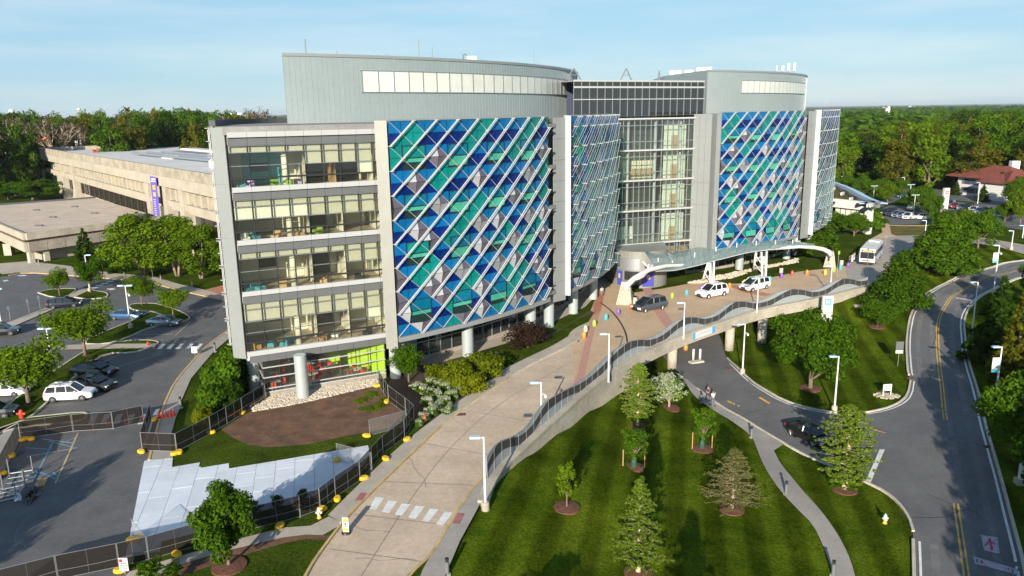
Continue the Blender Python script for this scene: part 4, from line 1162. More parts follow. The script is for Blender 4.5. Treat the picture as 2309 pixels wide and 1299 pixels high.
def UT(s, d, z=0.0): return (UA[0]+udx*s-udy*d, UA[1]+udy*s+udx*d, z)
ub = MB().prism([UT(0,6)[:2],UT(ul,6)[:2],UT(ul,6.3)[:2],UT(0,6.3)[:2]], 26.9, 32.3).obj('atrium_clerestory', M['text_grey'], hosp, label='dark glazed box above the atrium roofline')
MB().prism([UT(0,.1)[:2],UT(ul,.1)[:2],UT(ul,16)[:2],UT(0,16)[:2]], 32.3, 32.48).obj('roof', M['roofgrey'], ub)
MB().wall(UT(0,.05)[:2],UT(ul,.05)[:2], 32.3, 32.58, .2).obj('coping', M['fin'], ub)
MB().wall(UT(3,4.5)[:2],UT(ul-.3,4.5)[:2], 29.7, 30.5, .1).obj('beige_band', M['wood'], ub)
nu = 18
for i in range(nu+1):
    s = ul*i/nu
    MB().wall(UT(s-.04,-.02)[:2], UT(s+.04,-.02)[:2], 26.5, 32.3, .12).obj('mullion', M['steel'], ub)
    if i < nu:
        for (a, b) in ((26.5,29.5),(29.62,31.35),(31.6,32.3)):
            MB().wall(UT(s+.05,0)[:2], UT(s+ul/nu-.05,0)[:2], a, b, .02).obj('pane', M['glass_d'], ub)
for (z, hgt) in ((29.55,.14),(31.45,.28)):
    MB().wall(UT(0,-.1)[:2], UT(ul,-.1)[:2], z-hgt/2, z+hgt/2, .14).obj('transom', M['fin'], ub)
for s in (.9, 6.2, 11.6, 16.9, 22.2):
    MB().tube([UT(s,.8,26.5), UT(s,.8,30.6)], .15, 10).obj('column', M['fin'], ub, smooth=True)
MB().poly([UT(-.1,-.3,26.9),UT(ul,-.3,26.9),AT(14.3,-.1,26.9),AT(-6,-.1,26.9)]).obj('atrium_roof', M['roofgrey'], hosp)
# atrium side wall of metal panels
for k in range(6):
    z1 = 27.0-3.75*k
    for j in range(3):
        a = lerp(AB,(33.3,127.9),j/3); b = lerp(AB,(33.3,127.9),(j+1)/3)
        MB().wall(lerp(a,b,.015), lerp(a,b,.985), z1-3.72, z1, .14).obj('wall_panel', M['alum'], hosp)
MB().wall((33.15,128.0),(34.0,127.3), 4.4, 27, .02).obj('recess', M['greypanel'], hosp)
MB().wall(AB,(34.0,127.3), 3.9, 4.6, .1).obj('soffit_edge', M['pier'], hosp)
# ---- penthouses
def penthouse(C, R, a0, a1, z1, back, wx, nm, npane):
    ar = arc(C, R, a0, a1, 60)
    ph = MB().prism(ar+back, 26.9, z1).obj('penthouse', M['metalclad'], hosp, label=nm)
    MB().prism(ar+back, z1+.003, z1+.05).obj('penthouse_roof', M['roofgrey'], ph)
    mb = MB(); n = int(R*radians(a1-a0)/.62)
    for i in range(n+1):
        t = radians(a0+(a1-a0)*i/n)
        mb.box((C[0]+(R+.008)*cos(t), C[1]+(R+.008)*sin(t), (26.9+z1)/2), (.028,.03,z1-26.95), t)
    mb.obj('cladding_ribs', M['metalclad'], ph, kind='stuff')
    MB().prism(arc(C,R+.1,a0,a1,60)+list(reversed(arc(C,R+.006,a0,a1,60))), z1-.22, z1+.12).obj('coping', M['alum'], ph)
    (xa,ya),(xb,yb),yc = wx
    p0, p1, p2 = on_cyl(xa,ya,C,R), on_cyl(xb,yb,C,R), on_cyl(xa,yc,C,R)
    t0 = math.atan2(p0[1]-C[1], p0[0]-C[0]); t1 = math.atan2(p1[1]-C[1], p1[0]-C[0])
    za, zb = p0[2], p2[2]
    for i in range(npane):
        u0, u1 = t0+(t1-t0)*(i+.02)/npane, t0+(t1-t0)*(i+.98)/npane
        q = lambda t, o, z: (C[0]+(R+o)*cos(t), C[1]+(R+o)*sin(t), z)
        MB().add([q(u0,.06,zb),q(u1,.06,zb),q(u1,.06,za),q(u0,.06,za),q(u0,.0,zb),q(u1,.0,zb),q(u1,.0,za),q(u0,.0,za)], [(0,1,2,3),(4,0,3,7),(1,5,6,2)]).obj('channel_glass_pane', M['chglass'], ph)
    for (z, hh) in ((za+.05,.1),(zb-.05,.1)):
        q0 = math.degrees(t0)-.15; q1 = math.degrees(t1)+.15
        MB().prism(arc(C,R+.14,q0,q1,30)+list(reversed(arc(C,R+.008,q0,q1,30))), z-hh/2, z+hh/2).obj('band_frame', M['steel'], ph)
    for i in range(npane+1):
        t = t0+(t1-t0)*i/npane
        MB().box((C[0]+(R+.05)*cos(t), C[1]+(R+.05)*sin(t), (za+zb)/2), (.14,.07,za-zb), t).obj('band_mullion', M['midmetal'], ph)
    return ph
M['chglass'] = mat('channel_glass', (.62,.64,.57), .18, 0, .9, var=.08, vscale=.5)
PH1, PR1 = (-60.62,152.19), 73.56
PH2, PR2 = (2.17,201.93), 69.37
penthouse(PH1, PR1, -61, 2, 34.5, [(5,158),(-20,160),(-26.5,112)], ((815,160),(1278,182),207), 'long curved metal penthouse with a band of pale glass', 22)
penthouse(PH2, PR2, -61.3, 0, 34.5, [(60,225),(36,215),(32.3,164)], ((1672,182),(1814,193),209), 'far rounded metal penthouse', 17)
# rooftop kit
def roof_tube(nm, C, R, x, y0, y1, r, m, lab, cat, grp=None):
    D = None
    p = on_cyl(x, y0, C, R-.8)
    D = hypot(p[0],p[1]); top = at_range(x, y1, D)
    p = (p[0], p[1], 34.55)
    o = MB().tube([(0,0,0),(0,0,max(top[2]-34.55,.3))], r, 8).obj(nm, m); o.location = p
    return tag(o, lab, cat, grp)
for i,(x,y) in enumerate(((690,88),(945,90),(975,105),(1204,112),(760,115),(873,122))):
    roof_tube('lightning_rod', PH1, PR1, x, 128, y, .05 if i else .09, M['steel'], 'thin rod standing on the rim of the long penthouse', 'rod', 'rods along the long penthouse rim')
t = thing('roof_unit', 'small boxed air unit with a bent pipe on the long penthouse roof', 'air unit', on_cyl(1064,131,PH1,PR1-3)[:2]+(34.55,))
MB().box((0,0,.45),(1.4,.9,.7)).obj('casing', M['alum'], t, world=False)
MB().tube([(-1.2,0,0),(-1.2,0,1.0),(-.9,0,1.1),(-.7,0,.8)], .1, 8).obj('pipe', M['midmetal'], t, world=False)
for i,(x,y) in enumerate(((1514,167),(1529,164),(1548,159),(1556,156),(1575,152),(1588,151),(1597,151))):
    p = at_range(x, 165, 172)
    o = MB().lathe((0,0,0), [(.12,0),(.12,.5),(.65,.55),(.75,1.5),(.6,1.9)], 12).obj('roof_vent', M['white'], smooth=True)
    o.location = (p[0]+.5, p[1]+1.5, 34.5-(.5 if x<1560 else 0)); tag(o, 'white capped vent drum on the far penthouse roof', 'vent', 'white vent drums on the far penthouse')
for i,(x,y0,y1) in enumerate(((1749,165,148),(1763,166,148),(1776,167,142),(1789,168,141))):
    p = on_cyl(x, y0, PH2, PR2-.6); D = hypot(p[0],p[1])
    a = thing('antenna', ('thin leftmost antenna of four on the far penthouse rim','short panel antenna, second from the left on the far penthouse rim','tall panel antenna, third from the left on the far penthouse rim','tall rightmost panel antenna on the far penthouse rim')[i], 'antenna', (p[0],p[1],34.55))
    h_ = max(1.2, at_range(x,y1,D)[2]-34.55)
    MB().tube([(0,0,0),(0,0,h_)], .06, 6).obj('mast', M['midmetal'], a, world=False)
    MB().box((0,-.25,h_*.62),(.5 if i else .25,.25,h_*.7)).obj('panel', M['white'], a, world=False)
for i,(x,y,b) in enumerate(((1330,153,181),(1446,153,181),(1524,158,181))):
    p0 = UT((x-1293)/295*ul, 5, 32.5); D = hypot(p0[0],p0[1]); top = at_range(x, y, D)
    a = thing('roof_gantry', ('grey A-shaped frame at the left end of the atrium roof','grey A-shaped frame in the middle of the atrium roof','narrow grey frame near the right end of the atrium roof')[i], 'frame', p0)
    hh = top[2]-32.5; sp = (1.35,1.1,.2)[i]
    MB().tube([(-sp,0,0),(0,0,hh)], .12, 6).obj('leg', M['midmetal'], a, world=False)
    MB().tube([(sp,0,0),(0,0,hh)], .12, 6).obj('leg', M['midmetal'], a, world=False)
    MB().tube([(-sp*.5,0,hh*.5),(sp*.5,0,hh*.5)], .06, 6).obj('crossbar', M['midmetal'], a, world=False)
# ---- entrance drum
dc = (21.0, 123.5)
dr = MB()
q = arc(dc, 4.6, 180, 360, 22)
MB().prism(q+[(26,130),(16,128)], 0, 5.9).obj('entrance_drum', M['pier'], hosp)
hd = MB().prism(arc(dc,4.9,215,262,10)+list(reversed(arc(dc,4.62,215,262,10))), 2.9, 4.8).obj('entrance_hood', M['steel'], hosp)
MB().prism(arc(dc,4.75,232,262,8)+list(reversed(arc(dc,4.63,232,262,8))), .02, 2.7).obj('entrance_doors', M['glass_d'], hosp)
for i,(a0,a1,lb) in enumerate(((216,228,'blue sign with a yellow square left of the main doors'),(268,290,'blue sign panel right of the main doors, under the canopy'))):
    p = arc(dc,4.82,a0,a1,2)
    sg = thing('door_sign', lb, 'sign', (p[0][0],p[0][1],0))
    MB().wall(p[0], p[1], .3, 2.7, .06).obj('sign_face', M['signblue'], sg)
    c = arc(dc,4.90,a0+(a1-a0)*.35,a0+(a1-a0)*.65,2)
    MB().wall(c[0], c[1], 1.5, 2.2, .04).obj('emblem', M['gold'], sg)
# ---- canopy
can = thing('entrance_canopy', 'long curved white steel canopy with greenish glass over the hospital drop-off', 'canopy', (36,120,0))
PA, PBt = Vector((16.55,108.35)), Vector((56.5,132.3))
ch_ = PBt-PA; cl = ch_.length; cdir = ch_/cl; cn = Vector((-cdir.y, cdir.x))
def CP(t, off=0.0):      # canopy plan line bulges towards the building
    b = 4*t*(1-t)*3.4
    return PA + ch_*t + cn*(b+off)
def cz(x, y, off=0.0):   # height of the sight line where it meets the plan curve
    best = None
    d = ray(x, y)
    lo, hi = -.05, 1.05
    f = lambda t: CP(t,off).x*d[1]-CP(t,off).y*d[0]
    for _ in range(50):
        mid = (lo+hi)/2
        if f(lo)*f(mid) <= 0: hi = mid
        else: lo = mid
    p = CP(lo,off); tt = hypot(p.x,p.y)/hypot(d[0],d[1])
    return (p.x, p.y, H+d[2]*tt, lo)
front_px = [(1450,631),(1482,615),(1518,610.6),(1547,604.7),(1574,598.7),(1595.5,592.8),(1614,587.4),(1633,583),(1649,578.8),(1680,571),(1697,568),(1752,561),(1801,556.5),(1835.5,558)]
fp = [cz(x,y) for x,y in front_px]
# main spine: rises from the left pad, runs along the front edge, bends down to the right pad
sp = [cz(1411,654), cz(1413,645), cz(1430,628), cz(1462,609), cz(1500,600)]
def under(x, y):
    p = cz(x, y)
    q = CP(p[3], 1.6)
    return (q.x, q.y, p[2]-.15, p[3])
sp += [under(x,y) for x,y in front_px[4:11]]
sp += [cz(1801,556.5), cz(1835,558), cz(1856,562), cz(1869,568), cz(1873.5,577)]
spine = [(p[0],p[1],p[2]) for p in sp]
rad = [.46,.44,.40,.36,.30]+[.20]*(len(sp)-10)+[.26,.32,.36,.42,.44]
MB().tube(spine, rad[:len(spine)], 14).obj('spine', M['white'], can, smooth=True)
a2 = cz(1443,612); b2 = cz(1497,612)
MB().tube([spine[2], cz(1448,622)[:3], cz(1470,600,1.2)[:3], cz(1500,588,3.0)[:3]], [.4,.36,.3,.25], 12).obj('branch', M['white'], can, smooth=True)
MB().tube([cz(1463,604)[:3], cz(1449,590,1.0)[:3]], .16, 8).obj('branch', M['white'], can, smooth=True)
# glass bays
back_px = [(1452,566),(1477,566.5),(1510,571),(1542,566),(1567,559),(1590,555),(1612,553),(1632,548.5),(1665,545),(1697,542.6),(1732,542),(1766,543),(1805,549),(1838,555)]
ng = 22
gfront_px = [(1479,612),(1500,611)]+front_px[2:]
def interp(px, u):
    f = u*(len(px)-1); i = min(int(f), len(px)-2); return lerp(px[i], px[i+1], f-i)
DEPTH = 6.0
rowsN = 4
def canopt(u, v):
    fa = interp(gfront_px, u); ba = interp(back_px, u)
    F = cz(*fa); t = F[3]
    dd = DEPTH*(.72+.28*sin(pi*min(u*1.2,1)))
    Bp = CP(t, dd)
    D = hypot(Bp.x,Bp.y)
    # back edge height from the photo at that bearing
    best = cz(ba[0], ba[1], dd)
    z = F[2]*(1-v)+best[2]*v + .5*sin(pi*v)
    q = lerp((F[0],F[1]), (best[0],best[1]), v)
    return (q[0], q[1], z)
for i in range(ng):
    for j in range(rowsN):
        u0, u1 = (i+.03)/ng, (i+.97)/ng; v0, v1 = (j+.02)/rowsN, (j+.98)/rowsN
        dz = .10*(rowsN-j)
        vs = [canopt(u0,v0),canopt(u1,v0),canopt(u1,v1),canopt(u0,v1)]
        vs = [(a,b,c-.0+j*.0) for a,b,c in vs]
        MB().add(vs+[(a,b,c-.03) for a,b,c in vs], [(0,1,2,3),(7,6,5,4),(0,4,5,1),(2,6,7,3)]).obj('glass_pane', M['glass_c'], can)
for i in range(0, ng+1, 1):
    u = i/ng
    MB().tube([canopt(u,v/6) for v in range(7)], .025, 5).obj('rib', M['midmetal'], can)
for j in range(rowsN+1):
    MB().tube([canopt(u/24, j/rowsN) for u in range(25)], .05 if j in (0,) else .022, 6).obj('purlin', M['white' if j == 0 else 'midmetal'], can)
for (x,y) in ((1463,604),(1484,590),(1516,596),(1566,578),(1614,565),(1661,556),(1705,551),(1748,550),(1787,548)):
    c = cz(x,y+2,1.6)
    MB().tube([c[:3],(c[0],c[1],c[2]+.75)], .09, 6).obj('finial', M['white'], can)
for (L0, topx) in (((1583.3,635.5),(1597,592)),((1602,643.5),(1602,592)),((1608,643),(1610,588)),((1698,614.5),(1705,569)),((1719,625),(1717,567)),((1726,626),(1729,565))):
    b = G(*L0,0); t_ = cz(*topx)[:3]
    MB().tube([b, (t_[0],t_[1],t_[2]-.1)], .20, 10).obj('mast', M['white'], can, smooth=True)
for (p0,p1,t0,t1) in (((1583.3,635.5),(1602,643.5),(1597,592),(1602,592)),((1698,614.5),(1719,625),(1705,569),(1717,567))):
    A_, B_ = G(*p0,0), G(*p1,0); C_, D_ = cz(*t0)[:3], cz(*t1)[:3]
    for (u,v) in ((.15,.45),(.5,.85)):
        MB().tube([lerp(A_,C_,u), lerp(B_,D_,v)], .09, 6).obj('brace', M['white'], can)
        MB().tube([lerp(B_,D_,u), lerp(A_,C_,v)], .09, 6).obj('brace', M['white'], can)
def pad(nm, quad, top_c, w_, h_, lab):
    b = [G(x,y,0) for x,y in quad]
    c = ((b[0][0]+b[1][0]+b[2][0]+b[3][0])/4, (b[0][1]+b[1][1]+b[2][1]+b[3][1])/4)
    t = [(c[0]+(p[0]-c[0])*w_+top_c[0], c[1]+(p[1]-c[1])*w_+top_c[1], h_) for p in b]
    mb = MB(); n = 8
    # ribbed sides
    for k in range(4):
        A_, B_, C_, D_ = b[k], b[(k+1)%4], t[(k+1)%4], t[k]
        for i in range(n):
            p = [lerp(A_,B_,i/n), lerp(A_,B_,(i+.8)/n), lerp(D_,C_,(i+.8)/n), lerp(D_,C_,i/n)]
            r_ = [lerp(A_,B_,(i+.8)/n), lerp(A_,B_,(i+1)/n), lerp(D_,C_,(i+1)/n), lerp(D_,C_,(i+.8)/n)]
            mb.add([tuple(x) for x in p], [(0,1,2,3)])
            r2 = [(x[0]+(c[0]-x[0])*.05, x[1]+(c[1]-x[1])*.05, x[2]) for x in r_]
            mb.add(r2, [(0,1,2,3)])
            mb.add([p[1],r2[0],r2[3],p[2]], [(0,1,2,3)]); mb.add([r2[1],r_[1],r_[2],r2[2]], [(0,1,2,3)])
    mb.poly(t)
    o = mb.obj(nm, M['concrete']); return tag(o, lab, 'concrete base')
pad('concrete_base', [(1389,687),(1425,689),(1428,679),(1393,676)], (.15,.1), .52, 3.3, 'tapered ribbed concrete block under the left foot of the canopy')
pad('concrete_base', [(1856,603),(1885,604),(1884,597),(1858,596)], (0,0), .5, 2.7, 'tapered ribbed concrete block under the right foot of the canopy')
# ================================================================== BRIDGE, RETAINING WALL, WAVE RAILING
br = thing('ramp_bridge', 'pale concrete bridge and retaining wall carrying the ramp over the lower drive', 'bridge', G(1549,752))
br['label'] = 'weathered concrete ramp bridge with round columns over the lower drive'
EP = smooth([(p[0],p[1]) for p in EDGE[2:]],2)
eN = int(plen(EP)/1.0)+1
EP = resample(EP, eN)
open0, open1 = G(1440,802), G(1960,647)
def s_of(p):
    b = 1e9; bs = 0; s = 0
    for i in range(len(EP)-1):
        d = hypot(EP[i][0]-p[0], EP[i][1]-p[1])
        if d < b: b = d; bs = s
        s += hypot(EP[i+1][0]-EP[i][0], EP[i+1][1]-EP[i][1])
    return bs
sA, sB = s_of(open0), s_of(G(1935,652))
ss = [0.0]
for a, b in zip(EP, EP[1:]): ss.append(ss[-1]+hypot(b[0]-a[0], b[1]-a[1]))
TOTL = ss[-1]
OUT = offset(EP, -.45); INN = offset(EP, .0)
# wall panels / girder in 6 m lengths
k0 = 0; step = 5
outer2 = offset(EP, -.80)
i = 0
while i < eN-1:
    j = min(i+step, eN-1)
    mb = MB()
    seg = list(range(i, j+1))
    for nm in ('a',):
        def ring(idx):
            x, y = EP[idx]; ox, oy = OUT[idx]
            sm = ss[idx]
            if sA < sm < sB: zb = -1.25
            else:
                zb = hlow(*outer2[idx])-.4
            return (x, y, ox, oy, zb)
        vs = []
        for q in seg:
            x, y, ox, oy, zb = ring(q)
            vs += [(x,y,.02),(ox,oy,.02),(ox,oy,zb),(x,y,zb)]
        fs = []
        for a in range(len(seg)-1):
            o = 4*a
            for b in range(4): fs.append((o+b, o+4+b, o+4+(b+1)%4, o+(b+1)%4))
        fs += [(0,1,2,3), tuple(4*(len(seg)-1)+b for b in (3,2,1,0))]
        mb.add(vs, fs)
    mid = ss[(i+j)//2]
    mb.obj('girder' if sA < mid < sB else 'retaining_wall', M['concrete'], br)
    i = j
mb = MB()      # cap strip along the top
capi = offset(EP, .22); capo = offset(EP, -.62)
vs = []; fs = []
for q in range(eN):
    a, b = capi[q], capo[q]
    vs += [(a[0],a[1],.02),(a[0],a[1],.30),(b[0],b[1],.30),(b[0],b[1],.06)]
for q in range(eN-1):
    o = 4*q
    for b in range(4): fs.append((o+b, o+b+1 if b < 3 else o, o+4+(b+1 if b < 3 else 0), o+4+b))
fs += [(0,3,2,1), (4*(eN-1),4*(eN-1)+1,4*(eN-1)+2,4*(eN-1)+3)]
mb.add(vs, fs); mb.obj('cap', M['concrete'], br)
# deck slab and what stands below it
dk = [p for p, s_ in zip(EP, ss) if sA-4 < s_ < sB+6]
din = offset(dk, 22)
MB().prism(list(dk)+list(reversed(din)), -1.1, -.02).obj('deck', M['concrete_d'], br)
bw = offset([p for p, s_ in zip(EP, ss) if sA-6 < s_ < sB+10], 17)
MB().prism(bw+list(reversed(offset(bw, .4))), -6, -1.0).obj('abutment', M['concrete_d'], br)
for (x, ytop, ybase) in ((1644,742,789),(1717,726,772),(1515,800,832),(1935,662,690)):
    p = L(x, ybase)
    MB().tube([(p[0],p[1],p[2]-.3),(p[0],p[1],-1.2)], .62, 20).obj('column', M['concrete'], br, smooth=True)
for (x, ybase) in ((1560,770),(1640,745),(1720,735),(1590,740)):
    p = L(x, ybase)
    MB().tube([(p[0],p[1],-6),(p[0],p[1],-1.2)], .62, 14).obj('column', M['concrete_d'], br, smooth=True)
# railing with a dark wave through pale perforated panels
FX = [(1100,1088),(1127,1054),(1161.6,1022.8),(1216.9,971),(1250,943),(1300,897),(1372.8,838),(1469.8,785),(1548.6,752),(1633.5,724),(1709,699),(1815,680),(1876,666),(1956,646)]
FP = resample(smooth([(p[0],p[1]) for p in UP(FX)],2), 340)
FP = offset(FP, .05)
fs_ = [0.0]
for a, b in zip(FP, FP[1:]): fs_.append(fs_[-1]+hypot(b[0]-a[0], b[1]-a[1]))
FT = fs_[-1]
rail = thing('wave_railing', 'long perforated metal railing with a dark wave band along the ramp edge', 'railing', G(1549,752))
crest_px = [(1130,1056),(1240,950),(1425,812),(1545,752),(1665,716),(1790,686),(1905,660)]
cs = []
for x,y in crest_px:
    g = G(x,y); b = 1e9
    for q,p in enumerate(FP):
        d = hypot(p[0]-g[0],p[1]-g[1])
        if d < b: b = d; m_ = fs_[q]
    cs.append(m_)
def phase(s_):
    if s_ <= cs[0]: return (s_-cs[0])/(cs[1]-cs[0])
    for a in range(len(cs)-1):
        if s_ <= cs[a+1]: return a+(s_-cs[a])/(cs[a+1]-cs[a])
    return len(cs)-1+(s_-cs[-1])/(cs[-1]-cs[-2])
def prof(s_):
    ph = 2*pi*phase(s_)
    top = 1.85+.42*cos(ph+.6)
    mid = 1.14+.58*cos(ph)
    hb = .43+.05*cos(ph*2)
    fade = min(1, s_/4.0, (FT-s_)/3.0+.25)
    return (.32, max(.36, mid-hb), min(top-.04, mid+hb), top)
NP = 56
for pn in range(NP):
    a, b = int(pn*339/NP), int((pn+1)*339/NP)
    rows_ = [[], [], []]
    mbp = MB(); mbd = MB()
    idx = list(range(a, b+1))
    mbq = MB()
    for (mbx, k0_, k1_, off) in ((mbp,0,1,0),(mbd,1,2,-.02),(mbq,2,3,0)):
        vs = []
        for q in idx:
            z = prof(fs_[q]); p = offset(FP[max(q-1,0):q+2], off)[min(1,q)] if off else FP[q]
            vs += [(p[0],p[1],z[k0_]),(p[0],p[1],z[k1_])]
        mbx.add(vs, [(2*t,2*t+2,2*t+3,2*t+1) for t in range(len(idx)-1)])
    mbp.obj('lower_pale_panel', M['perf'], rail); mbq.obj('upper_pale_panel', M['perf'], rail)
    mbd.obj('dark_panel', M['perf_d'], rail)
    p = FP[a]
    MB().box((p[0],p[1],.32+prof(fs_[a])[3]/2-.16), (.06,.06,prof(fs_[a])[3]-.32)).obj('post', M['steel'], rail)
MB().tube([(FP[q][0],FP[q][1],prof(fs_[q])[3]) for q in range(0,340,2)], .05, 6).obj('top_rail', M['steel'], rail)
# banner on the bridge face
bn = thing('bridge_banner', 'white banner with a blue edge hung on the bridge girder', 'banner', G(1578,758))
bq = [p for p,s_ in zip(offset(EP,-.52), ss) if s_of(G(1553,751)) <= s_ <= s_of(G(1606,732))]
if len(bq) > 1:
    MB().wall(bq[0], bq[-1], -.85, .28, .04).obj('cloth', M['white'], bn)
    MB().wall(lerp(bq[0],bq[-1],.0), lerp(bq[0],bq[-1],.10), -.84, .27, .07).obj('blue_corner', M['sign_b'], bn)
    MB().wall(lerp(bq[0],bq[-1],.86), lerp(bq[0],bq[-1],1), -.84, .1, .07).obj('blue_corner', M['sign_b'], bn)
    MB().wall(lerp(bq[0],bq[-1],.2), lerp(bq[0],bq[-1],.8), -.36, -.20, .07).obj('faded_lettering', M['lamp_head'], bn)
p = L(1603,787)
t = thing('clearance_bar', 'yellow clearance bar hanging under the bridge', 'clearance bar', (p[0],p[1],-1.2))
bx = Vector(L(1580,776)); by = Vector(L(1629,771))
dv = (by-bx); an = math.atan2(dv.y, dv.x); mid = (bx+by)/2
MB().box((mid.x-0, mid.y, -2.0), (dv.length*.95,.25,.32), an).obj('bar', M['yellow'], t)
for s_ in (-.4,.4): MB().tube([(mid.x+dv.x*s_,mid.y+dv.y*s_,-2),(mid.x+dv.x*s_,mid.y+dv.y*s_,-1.1)], .03, 5).obj('chain', M['midmetal'], t)
for (x,y,lb) in ((1563,813,'left white bollard in the drive under the bridge'),(1578,813,'right white bollard in the drive under the bridge')):
    p = L(x,y); tag(MB().lathe(p,[(.16,0),(.16,1.5),(.12,1.6)],12).obj('white_bollard', M['white'], smooth=True), lb, 'bollard', 'white bollards under the bridge')
p = L(1570,818); structure(MB().box((p[0],p[1],p[2]+.12),(1.9,.8,.24),.35).obj('kerb_island', M['kerb']))
p = L(1546,790); tag(MB().lathe(p,[(.28,0),(.30,.4),(.22,.9),(.12,1.0)],12).obj('traffic_drum', M['orange'], smooth=True), 'orange drum in the shade of the bridge', 'traffic drum')
# ================================================================== OLD CONCRETE BUILDING
OA, OB = (-183.0, 303.0), (-57.0, 150.0)
old = thing('old_concrete_building', 'long beige concrete block with a white roof and rows of deep window slots', 'building', (-120,225,0))
zr = V(300,372,OA,OB)[2]
OZ = 17.0
P0 = at_range(88,333, (28-OZ)/ -(ray(88,333)[2]) * hypot(*ray(88,333)[:2])); P1_ = at_range(485,395, (28-OZ)/ -(ray(485,395)[2]) * hypot(*ray(485,395)[:2]))
OA, OB = P0[:2], P1_[:2]
oL = hypot(OB[0]-OA[0], OB[1]-OA[1]); ox_, oy_ = (OB[0]-OA[0])/oL, (OB[1]-OA[1])/oL
def OT(s, d, z=0.0): return (OA[0]+ox_*s-oy_*d, OA[1]+oy_*s+ox_*d, z)
# image x -> distance along the face
def osx(x, y):
    p = V(x, y, OA, OB); return (p[0]-OA[0])*ox_+(p[1]-OA[1])*oy_
EXT = oL+25
MB().prism([OT(0,3)[:2],OT(EXT,3)[:2],OT(EXT,80)[:2],OT(0,80)[:2]], 0, 15.2).obj('block', M['old'], old)
MB().prism([OT(0,.6)[:2],OT(EXT,.6)[:2],OT(EXT,85)[:2],OT(0,85)[:2]], 15.21, 15.6).obj('roof_deck', M['roofwhite'], old)
MB().wall(OT(0,.8)[:2], OT(EXT,.8)[:2], 14.9, 17.0, .8).obj('parapet', M['old_d'], old)
MB().wall(OT(0,85)[:2], OT(0,.01)[:2], 14.9, 17.0, .8).obj('parapet', M['old_d'], old)
MB().wall(OT(EXT,85)[:2], OT(0,85)[:2], 15.2, 16.8, 1.2).obj('parapet', M['roofwhite'], old)
MB().wall(OT(.4,1.2)[:2], OT(EXT,1.2)[:2], 12.6, 14.88, 1.3).obj('fascia', M['old'], old)
MB().wall(OT(2,2.9)[:2], OT(EXT,2.9)[:2], 8.0, 9.35, 1.9).obj('balcony_band', M['old'], old)
MB().wall(OT(2,2.9)[:2], OT(EXT,2.9)[:2], 7.2, 7.75, 1.2).obj('balcony_band', M['old'], old)
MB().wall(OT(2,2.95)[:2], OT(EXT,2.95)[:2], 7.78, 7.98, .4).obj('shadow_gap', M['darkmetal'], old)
MB().wall(OT(30,2.98)[:2], OT(EXT,2.98)[:2], 3.4, 7.1, .15).obj('lower_glazing', M['glass_d'], old)
# window slots with pale upright fins
n = 46
sl0, sl1 = osx(103,372), oL+10
for i in range(n):
    s0 = sl0+(sl1-sl0)*i/n; w_ = (sl1-sl0)/n
    MB().wall(OT(s0,2.9)[:2], OT(s0+w_*.30,2.9)[:2], 9.36, 12.6, 1.3).obj('window_fin', M['old'], old)
    MB().wall(OT(s0+w_*.32,2.98)[:2], OT(s0+w_*.98,2.98)[:2], 9.8, 12.4, .12).obj('window', M['glass_d'] if (i*7)%5==0 and i>20 else M['blind_l'], old)
for sx in (osx(131,380)-1, osx(155,385), osx(320,420), osx(358,430), osx(395,440)):
    MB().wall(OT(sx,2.9)[:2], OT(sx+3.0,2.9)[:2], 0, 12.6, 2.3).obj('buttress', M['old'], old)
for i in range(26):
    s0 = 30+i*(oL-30)/26
    MB().wall(OT(s0,2.7)[:2], OT(s0+.3,2.7)[:2], 3.4, 7.1, .3).obj('lower_mullion', M['soil_dark'], old)
for (d0,s0,s1,m_) in ((30,60,EXT-6,'roofgrey'),(52,80,EXT-5,'roofgrey'),(40,40,150,'roofwhite')):
    MB().prism([OT(s0,d0)[:2],OT(s1,d0)[:2],OT(s1,d0+5)[:2],OT(s0,d0+5)[:2]], 15.62, 16.2).obj('roof_step', M[m_], old)
for (s0,d0,l_,w_,h_) in ((150,14,22,4,1.6),(158,26,14,3,1.2),(95,18,10,2,1.0)):
    MB().prism([OT(s0,d0)[:2],OT(s0+l_,d0)[:2],OT(s0+l_,d0+w_)[:2],OT(s0,d0+w_)[:2]], 15.62, 15.62+h_).obj('roof_duct', M['roofwhite'], old)
for j in range(3):
    MB().tube([OT(70+j*2,16+j*4,16.5),OT(150+j*4,20+j*3,16.4)], .35, 8).obj('roof_pipe', M['steel'], old)
for (x,y0,y1) in ((172,333,319),(176,333,321),(184,334,322),(270,336,324)):
    p = at_range(x, y0, (28-15.6)/-(ray(x,y0)[2])*hypot(*ray(x,y0)[:2])); 
    a = thing('roof_antenna', {172:'leftmost of the small antennas on the beige building roof',176:'second of the small antennas on the beige building roof',184:'third of the small antennas on the beige building roof',270:'dark box antenna among the pipes on the beige building roof'}[x], 'antenna', (p[0],p[1],15.6))
    MB().tube([(0,0,0),(0,0,3.0)], .12, 6).obj('mast', M['white'] if x<190 else M['midmetal'], a, world=False)
    MB().box((0,0,2.3),(.4,.3,1.6)).obj('panel', M['white'] if x<190 else M['midmetal'], a, world=False)
for (x,y) in ((211,346),(220,345)):
    p = at_range(x, y, (28-15.6)/-(ray(x,y)[2])*hypot(*ray(x,y)[:2]))
    tag(MB().lathe((p[0],p[1],15.6),[(.25,0),(.25,1.6)],8).obj('roof_marker', M['red']), 'left red post on the white roof' if x==211 else 'right red post on the white roof', 'post')
p = OT(1.5,4,16.2)
ws = thing('windsock', 'orange windsock on a pole at the far left corner of the beige roof', 'windsock', p)
MB().tube([(0,0,-.6),(0,0,4.6)], .10, 6).obj('pole', M['red'], ws, world=False)
